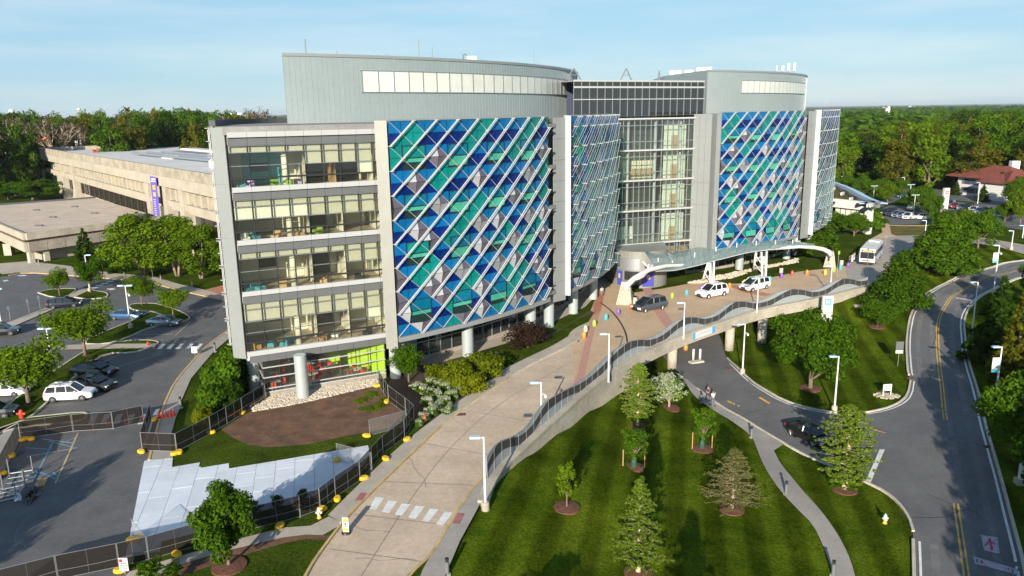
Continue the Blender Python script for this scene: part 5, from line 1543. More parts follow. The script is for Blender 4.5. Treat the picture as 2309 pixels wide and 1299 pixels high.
MB().tube([(0,0,4.4),(-2,-.4,4.2),(-4.6,-1,2.9)], [.45,.42,.28], 10).obj('sock', M['orange'], ws, smooth=True, world=False)
bs = thing('wall_banner', 'tall violet banner with gold emblem and white lettering on the beige building', 'banner', V(350,440,OT(0,.3)[:2],OT(10,.3)[:2]))
def OV(x,y,off=-.6): return V(x,y,OT(0,off)[:2],OT(10,off)[:2])
q = [OV(338,397), OV(352,400), OV(362,497), OV(348,497)]
bsx = MB(); bsx.poly(q); bsx.obj('cloth', M['bannerp'], bs)
def bpatch(x0,x1,y0,y1,m,nm):
    q = [OV(x0,y0,-.68),OV(x1,y0+.6,-.68),OV(x1+(y1-y0)*.1,y1+.6,-.68),OV(x0+(y1-y0)*.1,y1,-.68)]
    MB().poly(q).obj(nm, M[m], bs)
for k in range(2): bpatch(340.5,350.5,402+k*5,405+k*5,'white','lettering')
bpatch(343.5,350,417,428,'gold','emblem'); bpatch(345,351,433,443,'gold','emblem')
for k in range(9): bpatch(346+k*.5,351+k*.5,449+k*5,450.5+k*5,'white','lettering')
# ---- lower block with gravel roof
LZ = 6.0
lb = thing('low_concrete_building', 'low concrete block with a flat gravel roof in front of the beige building', 'building', G(80,600))
c0 = G(57,527,LZ); c1 = G(255,501,LZ); c2 = G(330,478,LZ); c3 = G(215,445,LZ); c4 = G(-10,462,LZ); c5 = G(-60,480,LZ)
roofp = [c5,c0,c1,c2,c3,c4]
MB().prism([(p[0],p[1]) for p in roofp], 5.0, 5.75).obj('roof', M['roofgravel'], lb)
nx_ = (c1[1]-c0[1], -(c1[0]-c0[0])); nl = hypot(*nx_); 
ext = (c1[0]+(c1[0]-c0[0])*.6, c1[1]+(c1[1]-c0[1])*.6)
MB().wall(c0[:2], ext, 4.75, 6.1, .5).obj('upper_band', M['concrete'], lb)
MB().wall(c5[:2], c0[:2], 4.75, 6.1, .5).obj('upper_band', M['old'], lb)
MB().wall(c4[:2], c5[:2], 5.7, 6.2, .5).obj('edge_band', M['darkroof'], lb)
MB().wall(c3[:2], c4[:2], 5.7, 6.2, .5).obj('edge_band', M['darkroof'], lb)
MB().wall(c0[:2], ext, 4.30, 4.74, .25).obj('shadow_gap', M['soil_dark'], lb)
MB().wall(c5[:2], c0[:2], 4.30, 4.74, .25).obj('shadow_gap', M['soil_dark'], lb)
for k in range(8):
    MB().wall(lerp(c0[:2],ext,k/8+.002), lerp(c0[:2],ext,(k+1)/8-.002), 2.35, 4.28, .55).obj('fascia_panel', M['concrete_d'], lb)
    if k < 5: MB().wall(lerp(c5[:2],c0[:2],k/5+.002), lerp(c5[:2],c0[:2],(k+1)/5-.002), 2.35, 4.28, .55).obj('fascia_panel', M['old'], lb)
iw0 = lerp(c0[:2],ext,.12); iw1 = ext
MB().prism([(iw0[0]-nx_[0]/nl*1.5,iw0[1]-nx_[1]/nl*1.5),(iw1[0]-nx_[0]/nl*1.5,iw1[1]-nx_[1]/nl*1.5),(iw1[0]-nx_[0]/nl*6,iw1[1]-nx_[1]/nl*6),(iw0[0]-nx_[0]/nl*6,iw0[1]-nx_[1]/nl*6)], 0, 2.4).obj('wall', M['old'], lb)
for t_ in (.0, .10):
    a = lerp(c0[:2],ext,t_+.003)
    MB().prism([(a[0],a[1]),(a[0]+(ext[0]-c0[0])*.035,a[1]+(ext[1]-c0[1])*.035),(a[0]+(ext[0]-c0[0])*.035-nx_[0]/nl*1.0,a[1]+(ext[1]-c0[1])*.035-nx_[1]/nl*1.0),(a[0]-nx_[0]/nl*1.0,a[1]-nx_[1]/nl*1.0)], 0, 2.35).obj('pillar', M['concrete'], lb)
ap = G(22,575,0); MB().box((ap[0],ap[1],1.2),(1.6,1.2,2.4)).obj('pillar', M['old'], lb)
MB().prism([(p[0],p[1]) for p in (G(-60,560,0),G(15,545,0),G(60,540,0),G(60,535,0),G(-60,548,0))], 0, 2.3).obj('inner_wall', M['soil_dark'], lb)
for (x,y) in ((82,475),(119,491),(168,467),(213,482),(88,510)):
    p = G(x,y,5.75); o = MB().box((0,0,.15),(1.5,.5,.3)).obj('roof_drain', M['darkroof']); o.location = p
    tag(o, {82:'dark drain box near the left of the gravel roof',119:'dark drain box in the middle of the gravel roof',168:'dark drain box with a post, farthest on the gravel roof',213:'dark drain box at the right of the gravel roof',88:'small dark drain nearest the front edge of the gravel roof'}[x], 'roof drain')
p = G(88,598,0); tag(MB().lathe(p,[(.11,0),(.11,1.0),(.13,1.05)],10).obj('bollard', M['steel']), 'steel bollard in front of the low concrete block', 'bollard')
# ================================================================== WHITE CURVED BUILDING AT RIGHT
wb = thing('white_low_building', 'low white building with a curved roof edge behind the far wing', 'building', G(1945,525))
wA, wB = G(1880,516,0), G(1965,528,0)
zt_ = V(1960,455,wA,wB)[2]; 
MB().wall(wA[:2], wB[:2], zt_-1.9, zt_, 1.0).obj('fascia', M['white'], wb)
a = lerp(wA,wB,.86); MB().wall(a[:2], wB[:2], 0, zt_-1.9, 1.1).obj('end_pier', M['white'], wb)
MB().wall(wA[:2], wB[:2], 0, 1.0, .3).obj('base', M['white'], wb)
for k in range(6):
    MB().wall(lerp(wA,wB,k/7+.01)[:2], lerp(wA,wB,(k+1)/7-.01)[:2], 1.05, zt_-1.95, .05).obj('pane', M['chglass'], wb)
bk = at_range(1880,437,215); bk2 = at_range(1850,430,220)
rf = smooth([wB[:2], lerp(wB,G(1985,470,zt_),.5)[:2], at_range(1935,452,190)[:2], at_range(1895,437,215)[:2], at_range(1850,430,235)[:2]],2)
MB().prism([wA[:2],wB[:2]]+[p for p in rf[1:]]+[at_range(1850,440,160)[:2]], zt_-1.0, zt_-.6).obj('roof', M['grass3'], wb)
rim = offset(rf, -.1)
MB().prism(rim+list(reversed(offset(rf, -1.6))), zt_-.9, zt_+.35).obj('roof_rim', M['midmetal'], wb)
MB().prism(offset(rf,-1.7)+list(reversed(offset(rf,-3.3))), zt_-.1, zt_+.1).obj('blue_soffit', M['lamp_head'], wb)
for k in range(10):
    p = rf[int(len(rf)*(k+.5)/10.5)]
    MB().box((p[0]-1.3,p[1]-.6,zt_-.15),(2.2,.35,.7), .9).obj('roof_fin', M['white'], wb)
# ================================================================== HOUSE WITH RED ROOF
hb = thing('red_roof_house', 'white two-storey house with a red tiled hip roof and chimneys', 'house', G(2200,447))
h0 = G(2142,437,0); h1 = G(2262,451,0)
hd_ = Vector((h1[0]-h0[0], h1[1]-h0[1])); hl = hd_.length; hu = hd_/hl; hv = Vector((-hu.y,hu.x))
sc_h = V(2147,395,h0,h1)[2]
def HP(s,d,z=0.0):
    p = Vector((h0[0],h0[1]))+hu*s+hv*d; return (p.x,p.y,z)
eave = max(6.0, min(sc_h, 12)); dep = 12
MB().prism([HP(1.5,1)[:2],HP(hl,1)[:2],HP(hl,dep)[:2],HP(1.5,dep)[:2]], 0, eave).obj('wall', M['cream'] if False else M['white'], hb)
MB().prism([HP(hl*.72,-4)[:2],HP(hl*1.18,-4)[:2],HP(hl*1.18,8)[:2],HP(hl*.72,8)[:2]], 0, eave*.92).obj('wall', M['white'], hb)
def hip(s0,s1,d0,d1,z,rise,nm='roof'):
    m_ = (d1-d0)/2
    vs = [HP(s0,d0,z),HP(s1,d0,z),HP(s1,d1,z),HP(s0,d1,z),HP(s0+m_,(d0+d1)/2,z+rise),HP(s1-m_,(d0+d1)/2,z+rise)]
    vs += [(a,b,c-.3) for a,b,c in vs[:4]]
    return MB().add(vs, [(0,1,5,4),(1,2,5),(2,3,4,5),(3,0,4),(6,7,1,0),(7,8,2,1),(8,9,3,2),(9,6,0,3),(9,8,7,6)]).obj(nm, M['tile'], hb)
hip(-1.5, hl+3, -1, dep+1.5, eave, 3.4)
hip(hl*.70, hl*1.22, -5.0, 8, eave*.90, 3.2)
for (s,d,z) in ((1.5,7,eave+4.0),(hl*.72,9,eave+4.9)):
    c = HP(s,d,0); MB().prism([(c[0]-1.2,c[1]-.8),(c[0]+1.2,c[1]-.8),(c[0]+1.2,c[1]+.8),(c[0]-1.2,c[1]+.8)], eave, z).obj('chimney', M['white'], hb)
for k in range(5):
    s = 4+k*(hl*.62)/5
    for (z0,z1) in ((eave*.14,eave*.42),(eave*.58,eave*.86)):
        MB().wall(HP(s,.98)[:2], HP(s+1.5,.98)[:2], z0, z1, .08).obj('window', M['text_grey'], hb)
        MB().wall(HP(s-.8,.97)[:2], HP(s-.05,.97)[:2], z0, z1, .10).obj('shutter', M['steel'], hb)
        MB().wall(HP(s+1.55,.97)[:2], HP(s+2.3,.97)[:2], z0, z1, .10).obj('shutter', M['steel'], hb)
# more far roofs
for (x,y,w_,lab) in ((525,262,50,'small pale building among the trees behind the roof'),(2070,262,14,'white house roof in the far woods'),(2002,243,8,'small white building near the right skyline')):
    D = 620 if x < 1000 else 1500
    p = at_range(x,y,D); s = D/FPX
    t = thing('distant_building', lab, 'building', (p[0],p[1],0))
    MB().box((p[0],p[1],p[2]/2-1),(w_*s,w_*s*.5,p[2]-2+4)).obj('wall', M['roofwhite'], t)
    MB().box((p[0]+w_*s*.2,p[1],p[2]+1.5),(w_*s*.5,w_*s*.3,1.5)).obj('roof_box', M['white'], t)
for (x,y,D,lab) in ((26,250,2600,'white water tower at the far left on the skyline'),(178,246,2900,'smaller white water tower right of the first on the left skyline'),(1992,244,3800,'pale water tower on the right skyline'),(2052,241,5200,'tiny pale water tower farthest right on the skyline')):
    top = at_range(x,y,D); r = D/FPX*(5.5 if x < 100 else 3.6)
    t = thing('water_tower', lab, 'water tower', (top[0],top[1],0))
    MB().tube([(top[0],top[1],-5),(top[0],top[1],top[2])], r*.22, 10).obj('stem', M['white'], t, smooth=True)
    MB().lathe((top[0],top[1],top[2]-r*.3), [(r*.25,-r*.8),(r*.9,-r*.2),(r,.15*r),(r*.85,r*.6),(r*.3,r*.85)], 16).obj('tank', M['white'], t, smooth=True)
# ================================================================== RIGHT CAR PARK GROUND
flat('far_car_park', [(1990,470),(2010,462),(2060,468),(2100,478),(2130,470),(2150,455),(2240,462),(2309,482),(2400,500),(2400,560),(2309,520),(2240,505),(2150,500),(2090,505),(2006,507),(1992,490)], M['asphalt'], .012)
flat('far_drive', [(1975,470),(1990,466),(2030,448),(2040,436),(2100,440),(2160,452),(2240,462),(2400,490),(2400,470),(2240,445),(2100,425),(2030,425),(2000,440)], M['asphalt'], .016)
flat('far_drive_kerb', [(2000,508),(2088,508),(2110,504),(2110,507),(2088,511),(2006,510)], M['kerb_yellow'], .05)
flat('park_lawn', [(2092,515),(2160,506),(2309,528),(2400,545),(2400,580),(2309,550),(2240,538),(2160,526),(2085,528)], M['grass2'], .04)
# ================================================================== TREES AND PLANTS
import numpy as np
PROTO = {}
def leaves(cl, n, size, rnd, flat_=0.35):
    """cl: list of (x,y,z,r); returns vertices and quads of n small leaf faces spread over the clumps"""
    rs = np.random.RandomState(rnd.randint(0, 10**6))
    c = np.array(cl, dtype=float)
    wt = c[:,3]**2; wt /= wt.sum()
    idx = rs.choice(len(c), n, p=wt)
    d = rs.normal(size=(n,3)); d /= np.linalg.norm(d, axis=1)[:,None]
    rad = c[idx,3] * (0.35+0.65*rs.rand(n)**0.5)
    pos = c[idx,:3] + d*rad[:,None]*np.array([1,1,.8])
    nr = d + rs.normal(size=(n,3))*.55; nr[:,2] += flat_; nr /= np.linalg.norm(nr, axis=1)[:,None]
    t = np.cross(nr, rs.normal(size=(n,3))); t /= np.linalg.norm(t, axis=1)[:,None]
    b = np.cross(nr, t)
    s = size*(.6+.8*rs.rand(n))[:,None]
    v = np.stack([pos-t*s, pos-b*s*.62, pos+t*s, pos+b*s*.62], axis=1).reshape(-1,3)
    return v
def leaf_mesh(name, v, m):
    n = len(v)//4
    me = bpy.data.meshes.new(name)
    me.vertices.add(n*4); me.loops.add(n*4); me.polygons.add(n)
    me.vertices.foreach_set('co', v.astype(np.float32).ravel())
    me.loops.foreach_set('vertex_index', np.arange(n*4, dtype=np.int32))
    me.polygons.foreach_set('loop_start', np.arange(0, n*4, 4, dtype=np.int32))
    me.polygons.foreach_set('loop_total', np.full(n, 4, dtype=np.int32))
    me.materials.append(m); me.update(calc_edges=True)
    return me
def proto(key, kind, m, seed, n=5200, size=.20, bark='bark', Hh=8.0, Wd=6.0):
    rnd = random.Random(seed)
    cl = []; limbs = []
    tb = MB()
    if kind in ('round','oval','vase','wood'):
        z0 = {'round':.15,'oval':.24,'vase':.30,'wood':.06}[kind]*Hh
        zc = (z0+Hh)/2; rz = (Hh-z0)/2; rx = Wd/2
        k = 0
        while k < 60:
            a = rnd.uniform(0,2*pi); u = rnd.uniform(-1,1); rr = rnd.uniform(.42,.98) if k > 8 else rnd.uniform(0,.4)
            q = math.sqrt(1-u*u)
            wz = 1.0
            if kind == 'vase': wz = .70+.42*(u*.5+.5)
            if kind == 'oval': wz = 1-.25*u
            wob = 1+.22*sin(a*2+seed)+.14*sin(a*3+u*4+seed*2)
            x, y, z = rx*rr*q*cos(a)*wz*wob, rx*rr*q*sin(a)*wz*wob, zc+rz*rr*u*(1+.08*sin(a*2+seed))
            cl.append((x,y,z, rx*rnd.uniform(.17,.40)))
            if k % 3 == 0: limbs.append((x,y,z))
            k += 1
        top = Hh*.72
        tb.tube([(0,0,-.3),(.03,0,z0*.7),(.1,.05,zc),(.05,0,top)], [.030*Hh,.022*Hh,.014*Hh,.005*Hh], 8)
        for (x,y,z) in limbs:
            zb = max(z0*.75, z-math.hypot(x,y)*.9-.3)
            tb.tube([(.05,0,min(zb,top*.9)),(x*.5,y*.5,(zb+z)/2+.1),(x,y,z)], [.011*Hh,.007*Hh,.003*Hh], 5, cap=False)
        v = leaves(cl, n, size, rnd)
    elif kind == 'layer':      # broad tiers, wide at the foot
        z0 = Hh*.20
        for k in range(9):
            f = k/8; z = z0+(Hh-z0)*f*.97; R_ = Wd/2*(1-f)**.72*(.85+.15*rnd.random())+.3
            nb = max(3, int(9*(1-f)+3))
            for j in range(nb):
                a = 2*pi*j/nb+rnd.uniform(-.4,.4); rr = R_*rnd.uniform(.45,.95)
                cl.append((rr*cos(a), rr*sin(a), z+rnd.uniform(-.2,.2)-rr*.08, Wd*.095+.25*(1-f)))
                if j % 2 == 0: tb.tube([(0,0,z-.2),(rr*cos(a),rr*sin(a),z)], [.008*Hh,.003*Hh], 5, cap=False)
            cl.append((0,0,z,R_*.4))
        tb.tube([(0,0,-.3),(0,0,Hh*.5),(0,0,Hh*.95)], [.026*Hh,.015*Hh,.004*Hh], 8)
        v = leaves(cl, n, size, rnd, .8)
    elif kind == 'cypress':    # narrow cone of thin drooping branches, trunk showing
        z0 = Hh*.12; vv = []
        nb = 170
        for k in range(nb):
            f = k/nb; z = z0+(Hh-z0)*f
            R_ = Wd/2*(((1-f)**.8) if key != 'cyp_oval' else max(.05,sin(pi*(f*.80+.17)))**.8)*rnd.uniform(.6,1.12)+.12; a = k*2.4+rnd.uniform(-.5,.5)
            up = rnd.uniform(.05,.28)*R_
            e = (R_*cos(a), R_*sin(a), z+up)
            tb.tube([(0,0,z-.05),(R_*.5*cos(a),R_*.5*sin(a),z+up*.7),e], [.006*Hh*(1-f*.7)+.008,.008,.004], 4, cap=False)
            for s in range(6):
                u = .25+.75*s/5
                cl.append((R_*u*cos(a)+rnd.uniform(-.15,.15), R_*u*sin(a)+rnd.uniform(-.15,.15), z+up*u+rnd.uniform(-.12,.08), (.07+.10*(1-u*.5)*max(.5,(1-f))*Wd/3)*rnd.uniform(.6,1.5)))
        tb.tube([(0,0,-.3),(0,0,.25),(0,0,Hh*.5),(0,0,Hh*.99)], [.045*Hh*.8,.028*Hh*.8,.012*Hh,.003*Hh], 8)
        v = leaves(cl, n, size, rnd, .1)
    elif kind == 'spike':      # dense conifer
        for k in range(60):
            f = k/60; z = Hh*(.05+.93*f); R_ = Wd/2*(1-f)**.75
            for j in range(3):
                a = rnd.uniform(0,2*pi); rr = R_*rnd.uniform(.3,.9)
                cl.append((rr*cos(a),rr*sin(a),z,.12*Wd*(1.15-f)))
        tb.tube([(0,0,-.3),(0,0,Hh*.9)], [.03*Hh,.006*Hh], 8)
        v = leaves(cl, n, size, rnd, .3)
    elif kind == 'multi':      # several leaning stems from one root
        for k in range(5):
            a = k*1.26+.3; lean = Wd*.16
            tb.tube([(.15*cos(a),.15*sin(a),-.3),(lean*.5*cos(a),lean*.5*sin(a),Hh*.3),(lean*cos(a),lean*sin(a),Hh*.75)], [.018*Hh,.014*Hh,.005*Hh], 7)
        for k in range(52):
            a = rnd.uniform(0,2*pi); u = rnd.uniform(0,1); R_ = Wd/2*math.sqrt(max(.05,1-(u*1.05-.35)**2*1.5))
            rr = R_*rnd.uniform(.3,.88)
            cl.append((rr*cos(a),rr*sin(a),Hh*(.20+.72*u),Wd*rnd.uniform(.10,.17)))
        v = leaves(cl, n, size, rnd)
    elif kind == 'bare':
        ends = []
        def br_(p, d, l_, r, lv):
            q = p+d*l_
            tb.tube([tuple(p),tuple(p+d*l_*.5+Vector((rnd.uniform(-.04,.04)*l_,rnd.uniform(-.04,.04)*l_,0))),tuple(q)], [r,r*.8,r*.6], 5, cap=False)
            if lv == 0: ends.append(q); return
            for _ in range(4 if lv > 1 else 3):
                dd = (d+Vector((rnd.uniform(-.75,.75),rnd.uniform(-.75,.75),rnd.uniform(-.1,.5)))).normalized()
                br_(q if _ < 3 else p+d*l_*.6, dd, l_*rnd.uniform(.6,.8), r*.55, lv-1)
        br_(Vector((0,0,-.3)), Vector((0,0,1)), Hh*.30, .028*Hh, 4)
        mxz = max(e.z for e in ends); 
        cl = [(e.x,e.y,e.z,.07*Hh) for e in ends]
        v = leaves(cl, n, size, rnd)
    elif kind == 'shrub':
        for k in range(26):
            a = rnd.uniform(0,2*pi); u = rnd.uniform(0,1); rr = Wd/2*rnd.uniform(.1,.8)*math.sqrt(1-u*u*.7)
            cl.append((rr*cos(a),rr*sin(a),Hh*(.12+.68*u),Wd*rnd.uniform(.13,.20)))
            tb.tube([(0,0,-.1),(rr*cos(a),rr*sin(a),Hh*(.1+.6*u))], [.03,.012], 4, cap=False)
        v = leaves(cl, n, size, rnd, .6)
    hs = v[:,2].max(); ws = max(np.percentile(np.abs(v[:,0]),99), np.percentile(np.abs(v[:,1]),99))*2
    PROTO[key] = (leaf_mesh('crown', v, LEAF[m]), tb.mesh('trunk', M[bark], True), float(hs), float(ws))
proto('round_mid','round','mid',11,16000,.15,Hh=8,Wd=6.5)
proto('round_midb','round','mid',44,15000,.125,Hh=8,Wd=6)
proto('round_midc','round','mid',47,11000,.17,Hh=8,Wd=7)
proto('round_bright','round','bright',12,11000,.155,Hh=8,Wd=6.5)
proto('vase_bright','vase','bright',13,10000,.14,Hh=7,Wd=7)
proto('vase_mid','vase','mid',14,9000,.14,Hh=7,Wd=7)
proto('oval_bright','oval','bright',15,1500,.11,Hh=4,Wd=2.2)
proto('oval_mid','oval','mid',16,1900,.11,Hh=4,Wd=2.4)
proto('oval_olive','oval','pale',17,2200,.11,Hh=4,Wd=2.6)
proto('cyp_big','cypress','cyp',18,17000,.082,bark='bark_l',Hh=9,Wd=4.3)
proto('cyp_bright','cypress','cyp',19,17000,.08,bark='bark_l',Hh=8,Wd=3.2)
proto('cyp_oval','cypress','cyp',31,19000,.082,bark='bark_l',Hh=8,Wd=3.2)
proto('cyp_wide','cypress','pale',20,9000,.068,bark='bark_l',Hh=6,Wd=5.2)
proto('layer_dark','layer','mid',21,14000,.16,Hh=8,Wd=8)
proto('spike_dark','spike','dark',22,5000,.16,Hh=7,Wd=3.2)
proto('spike_olive','spike','olive',23,6000,.16,Hh=9,Wd=4)
proto('multi','multi','bright',24,12000,.15,bark='bark_l',Hh=9,Wd=8)
proto('dogwood','oval','white',25,2000,.12,bark='bark_l',Hh=4,Wd=3.2)
proto('maroon_shrub','oval','maroon',26,5200,.15,Hh=4,Wd=5.5)
proto('shrub_dark','shrub','dark',27,3500,.14,Hh=2.4,Wd=4)
proto('shrub_mid','shrub','mid',28,3500,.13,Hh=2.2,Wd=3.5)
proto('shrub_yel','shrub','yel',29,4200,.11,Hh=2.0,Wd=3.6)
proto('shrub_white','shrub','white',30,1300,.085,Hh=1.3,Wd=1.7)
proto('shrub_ground','shrub','bright',31,900,.10,Hh=.6,Wd=3.0)
def plant(key, base, top, wpx, label, cat='tree', group=None, low=True, name=None, mulch=0, rot=None, z=0.0, hmin=.5):
    p = L(*base) if low else G(base[0], base[1], z)
    D = hypot(p[0], p[1])
    hh = max(hmin, at_range(top[0], top[1], D)[2]-p[2])
    dist = math.sqrt(p[0]**2+p[1]**2+(H-p[2]-hh/2)**2)
    wd = wpx/FPX*dist
    if key == 'round_mid' and cat == 'tree': key = random.choice(('round_mid','round_midb','round_midc'))
    cm, tm, ph, pw = PROTO[key]
    t = thing(name or {'shrub':'shrub','tree':'tree'}.get(cat,'tree'), label, cat, p, random.uniform(0,6.28) if rot is None else rot, group)
    sx, sz = wd/pw, hh/ph
    for nm, me in (('crown', cm), ('trunk', tm)):
        o = bpy.data.objects.new(nm, me); COL.objects.link(o); o.parent = t; o.scale = (sx, sx, sz)
    if mulch:
        r = mulch/FPX*D*1.05
        mb = MB(); vs = [(r*cos(2*pi*k/24), r*sin(2*pi*k/24), .10+.0*k) for k in range(24)]; ct = (0,0,.20)
        mb.add(vs+[ct], [(k,(k+1)%24,24) for k in range(24)])
        mb.add([(a*1.0,b*1.0,-.25) for a,b,_ in vs]+vs, [(k,(k+1)%24,24+(k+1)%24,24+k) for k in range(24)])
        mo = mb.obj('mulch_ring', M['mulch'], t, world=False)
    return t
# front lawn
plant('oval_bright',(1278,1146),(1284,1040),56,'small yellow-green tree with an oval crown, leftmost on the front lawn',mulch=31)
plant('cyp_big',(1439,1293),(1447,1075),108,'tall pale green cypress nearest the camera on the front lawn',mulch=34)
plant('cyp_oval',(1437,962),(1443,820),72,'tall bright cypress beside the retaining wall',mulch=20)
t1 = plant('oval_mid',(1429,1055),(1433,963),56,'small staked tree in front of the tall bright cypress',mulch=24)
t2 = plant('oval_mid',(1583,1013),(1585,915),48,'small staked tree near the footpath below the blossom tree',mulch=24)
for tt in (t1,t2):
    for sx_ in (-.95,.95):
        MB().tube([(sx_,0,0),(sx_,0,1.75)], .05, 6).obj('stake', M['wood'], tt, world=False)
    MB().lathe((0,0,.1),[(.28,0),(.26,.5),(.08,1.1)],10).obj('watering_bag', mat('bag_green',(.02,.07,.04),.6), tt, world=False)
    tt.rotation_euler = (0,0,.1)
plant('dogwood',(1509,921),(1510,833),74,'small tree with white blossom by the bridge column',mulch=23)
plant('oval_bright',(1509,921),(1511,850),60,'green undergrowth of leaves in the blossom tree',cat='shrub',name='shrub')
plant('cyp_wide',(1650,1150),(1655,1010),118,'wide thin-leaved cypress with a pale trunk by the footpath',mulch=28)
plant('cyp_oval',(1904,1105),(1925,915),105,'tall loose cypress between the footpath and the stop line',mulch=26)
plant('round_mid',(1827,877),(1840,690),178,'large dense rounded tree in the lawn above the lower drive',mulch=22)
plant('layer_dark',(2024,696),(2023,562),118,'dark tiered tree beyond the end of the bridge',mulch=14)
plant('vase_mid',(1978,738),(1975,680),92,'small spreading tree beside the end of the bridge',mulch=16)
plant('layer_dark',(2116,612),(2140,482),140,'large dark tiered tree at the inner side of the bend',mulch=15)
plant('round_mid',(2205,560),(2225,468),78,'dense green tree behind the large tiered tree')
plant('spike_olive',(2285,880),(2288,642),88,'tall olive conifer right of the road')
plant('round_mid',(2290,1040),(2295,825),150,'green tree at the right kerb beside the parking sign')
plant('spike_dark',(2240,820),(2262,620),100,'dark evergreen behind the road lamp at right')
plant('layer_dark',(2400,800),(2380,560),170,'dark tree at the right edge beyond the conifer')
plant('round_mid',(2400,1180),(2420,900),170,'green tree beyond the right edge of the verge')
plant('round_mid',(2345,700),(2330,575),80,'dark tree at the right edge by the bend')
plant('shrub_mid',(1900,1090),(1900,1055),70,'low green shrub at the foot of the loose cypress','shrub')
# left side
plant('vase_bright',(66,915),(62,755),168,'broad light green tree shading the white car at the left edge',low=False,mulch=10)
plant('vase_bright',(193,803),(190,675),138,'light green tree between the two rows of parked cars',low=False,mulch=8)
plant('vase_bright',(135,668),(128,602),46,'thin young tree on the far car park island',low=False)
plant('vase_mid',(205,661),(204,583),58,'thin young tree by the lamp on the far island',low=False)
plant('vase_bright',(320,689),(315,618),62,'young tree at the tip of the middle island',low=False)
plant('vase_bright',(391,712),(388,646),70,'low rounded young tree right of the parked blue car',low=False)
plant('multi',(325,622),(305,478),150,'large multi-stemmed tree left of the pair by the beige building',low=False)
plant('multi',(402,622),(398,485),150,'large multi-stemmed tree right of the pair by the beige building',low=False)
plant('multi',(455,628),(450,500),110,'multi-stemmed tree partly hidden by the white end wall',low=False)
plant('spike_dark',(196,598),(190,513),48,'dark pointed evergreen by the low concrete block',low=False)
plant('spike_dark',(240,606),(232,545),50,'short dark evergreen beside the pointed one',low=False)
plant('spike_dark',(270,612),(262,560),50,'short dark evergreen left of the multi-stemmed pair',low=False)
plant('round_mid',(20,450),(15,405),70,'rounded tree at the left edge behind the low block',low=False)
plant('round_mid',(75,452),(66,402),100,'dense rounded tree behind the low block roof',low=False)
plant('round_mid',(517,1278),(492,1080),152,'maple growing by the white walkway in the foreground',low=False,mulch=38)
plant('vase_mid',(922,862),(930,780),92,'green tree in the bed at the corner of the bay',low=False)
plant('oval_mid',(340,1320),(345,1262),55,'small leafy sapling at the bottom edge, left one','shrub',low=False,name='sapling')
plant('oval_mid',(392,1315),(396,1268),40,'small leafy sapling at the bottom edge, right one','shrub',low=False,name='sapling')
plant('oval_mid',(627,1160),(625,1115),26,'tiny sapling in front of the white walkway, left one','shrub',low=False,name='sapling')
plant('oval_mid',(684,1135),(683,1104),26,'tiny sapling in front of the white walkway, right one','shrub',low=False,name='sapling')
plant('oval_mid',(560,1170),(565,1130),60,'sparse young tree behind the foreground maple','shrub',low=False,name='sapling')
for i,(b,t_,w_,k) in enumerate((((508,905),(512,805),78,'shrub_mid'),((478,935),(478,865),62,'shrub_mid'),((530,860),(527,775),70,'shrub_mid'),((455,958),(452,915),42,'shrub_yel'),((520,925),(512,862),66,'shrub_dark'),((552,880),(548,810),55,'shrub_dark'))):
    plant(k,b,t_,w_,('tall green shrub at the top of the slope by the end wall','green shrub in the middle of the slope by the end wall','narrow shrub against the white end wall','light shrub at the foot of the slope','dark shrub above the screened fence','dark shrub behind the left column')[i],'shrub',low=False)
for i,(b,t_,w_,k) in enumerate((((1095,848),(1090,795),95,'shrub_yel'),((1035,870),(1030,812),80,'shrub_yel'),((1062,885),(1058,838),75,'shrub_yel'),((1150,775),(1152,745),0,'shrub_mid'),((1130,820),(1125,800),50,'shrub_mid'),((985,862),(980,820),60,'shrub_yel'))):
    if w_: plant(k,b,t_,w_,('clipped yellow-green hedge mound nearest the ramp','clipped yellow-green hedge mound left of the largest one','lower yellow-green mound in front','','small green mound at the right end of the hedge','yellow-green mound behind the white flowers')[i],'shrub',low=False)
plant('maroon_shrub',(1190,785),(1193,722),108,'dark maroon-leaved tree in the bed below the patterned facade',low=False)
for i,(x,y,w_) in enumerate(((958,890,36),(975,872,34),(990,855,30),(1003,880,30),(965,915,34),(985,900,32),(1002,915,34),(1018,900,34),(1035,890,30),(975,935,34),(990,922,32),(1010,932,28),(955,950,30),(1020,870,28),(1048,878,28),(938,880,28),(945,960,24))):
    plant('shrub_mid',(x,y),(x,y-w_*.55),w_*.95,'green base of a white-flowering bush','shrub','white-flowering bushes by the ramp',low=False)
    plant('shrub_white',(x,y),(x,y-w_*.70),w_,'rounded bush covered in white flowers beside the ramp','shrub','white-flowering bushes by the ramp',low=False)
for i,(x,y,w_) in enumerate(((815,905,40),(840,892,40),(850,920,45),(825,925,36),(868,905,36))):
    plant('shrub_ground',(x,y),(x,y-8),w_,('weedy green patch on the bare soil, left','weedy green patch nearest the cafe corner','largest weedy green patch on the bare soil','lowest weedy green patch on the bare soil','weedy green patch against the fence')[i],'weeds',low=False,name='weed_patch',hmin=.3)
for i,(b,t_,w_) in enumerate((((1880,535),(1880,475),78),((1925,533),(1922,476),66),((1850,560),(1852,520),70),((1905,560),(1900,535),0),((1965,515),(1962,470),40),((1978,512),(1976,490),36),((1835,565),(1838,540),40),((1812,580),(1812,545),34))):
    if w_: plant('round_mid' if i<2 else 'shrub_mid',b,t_,w_,('broad tree in front of the white low building, left one','broad tree in front of the white low building, right one','shrubby growth at the foot of the far end facade','','narrow tree beside the white building end','low shrub at the corner of the white building','small shrub beside the far end facade','small shrub behind the canopy foot')[i],'tree' if i<2 else 'shrub',low=False)
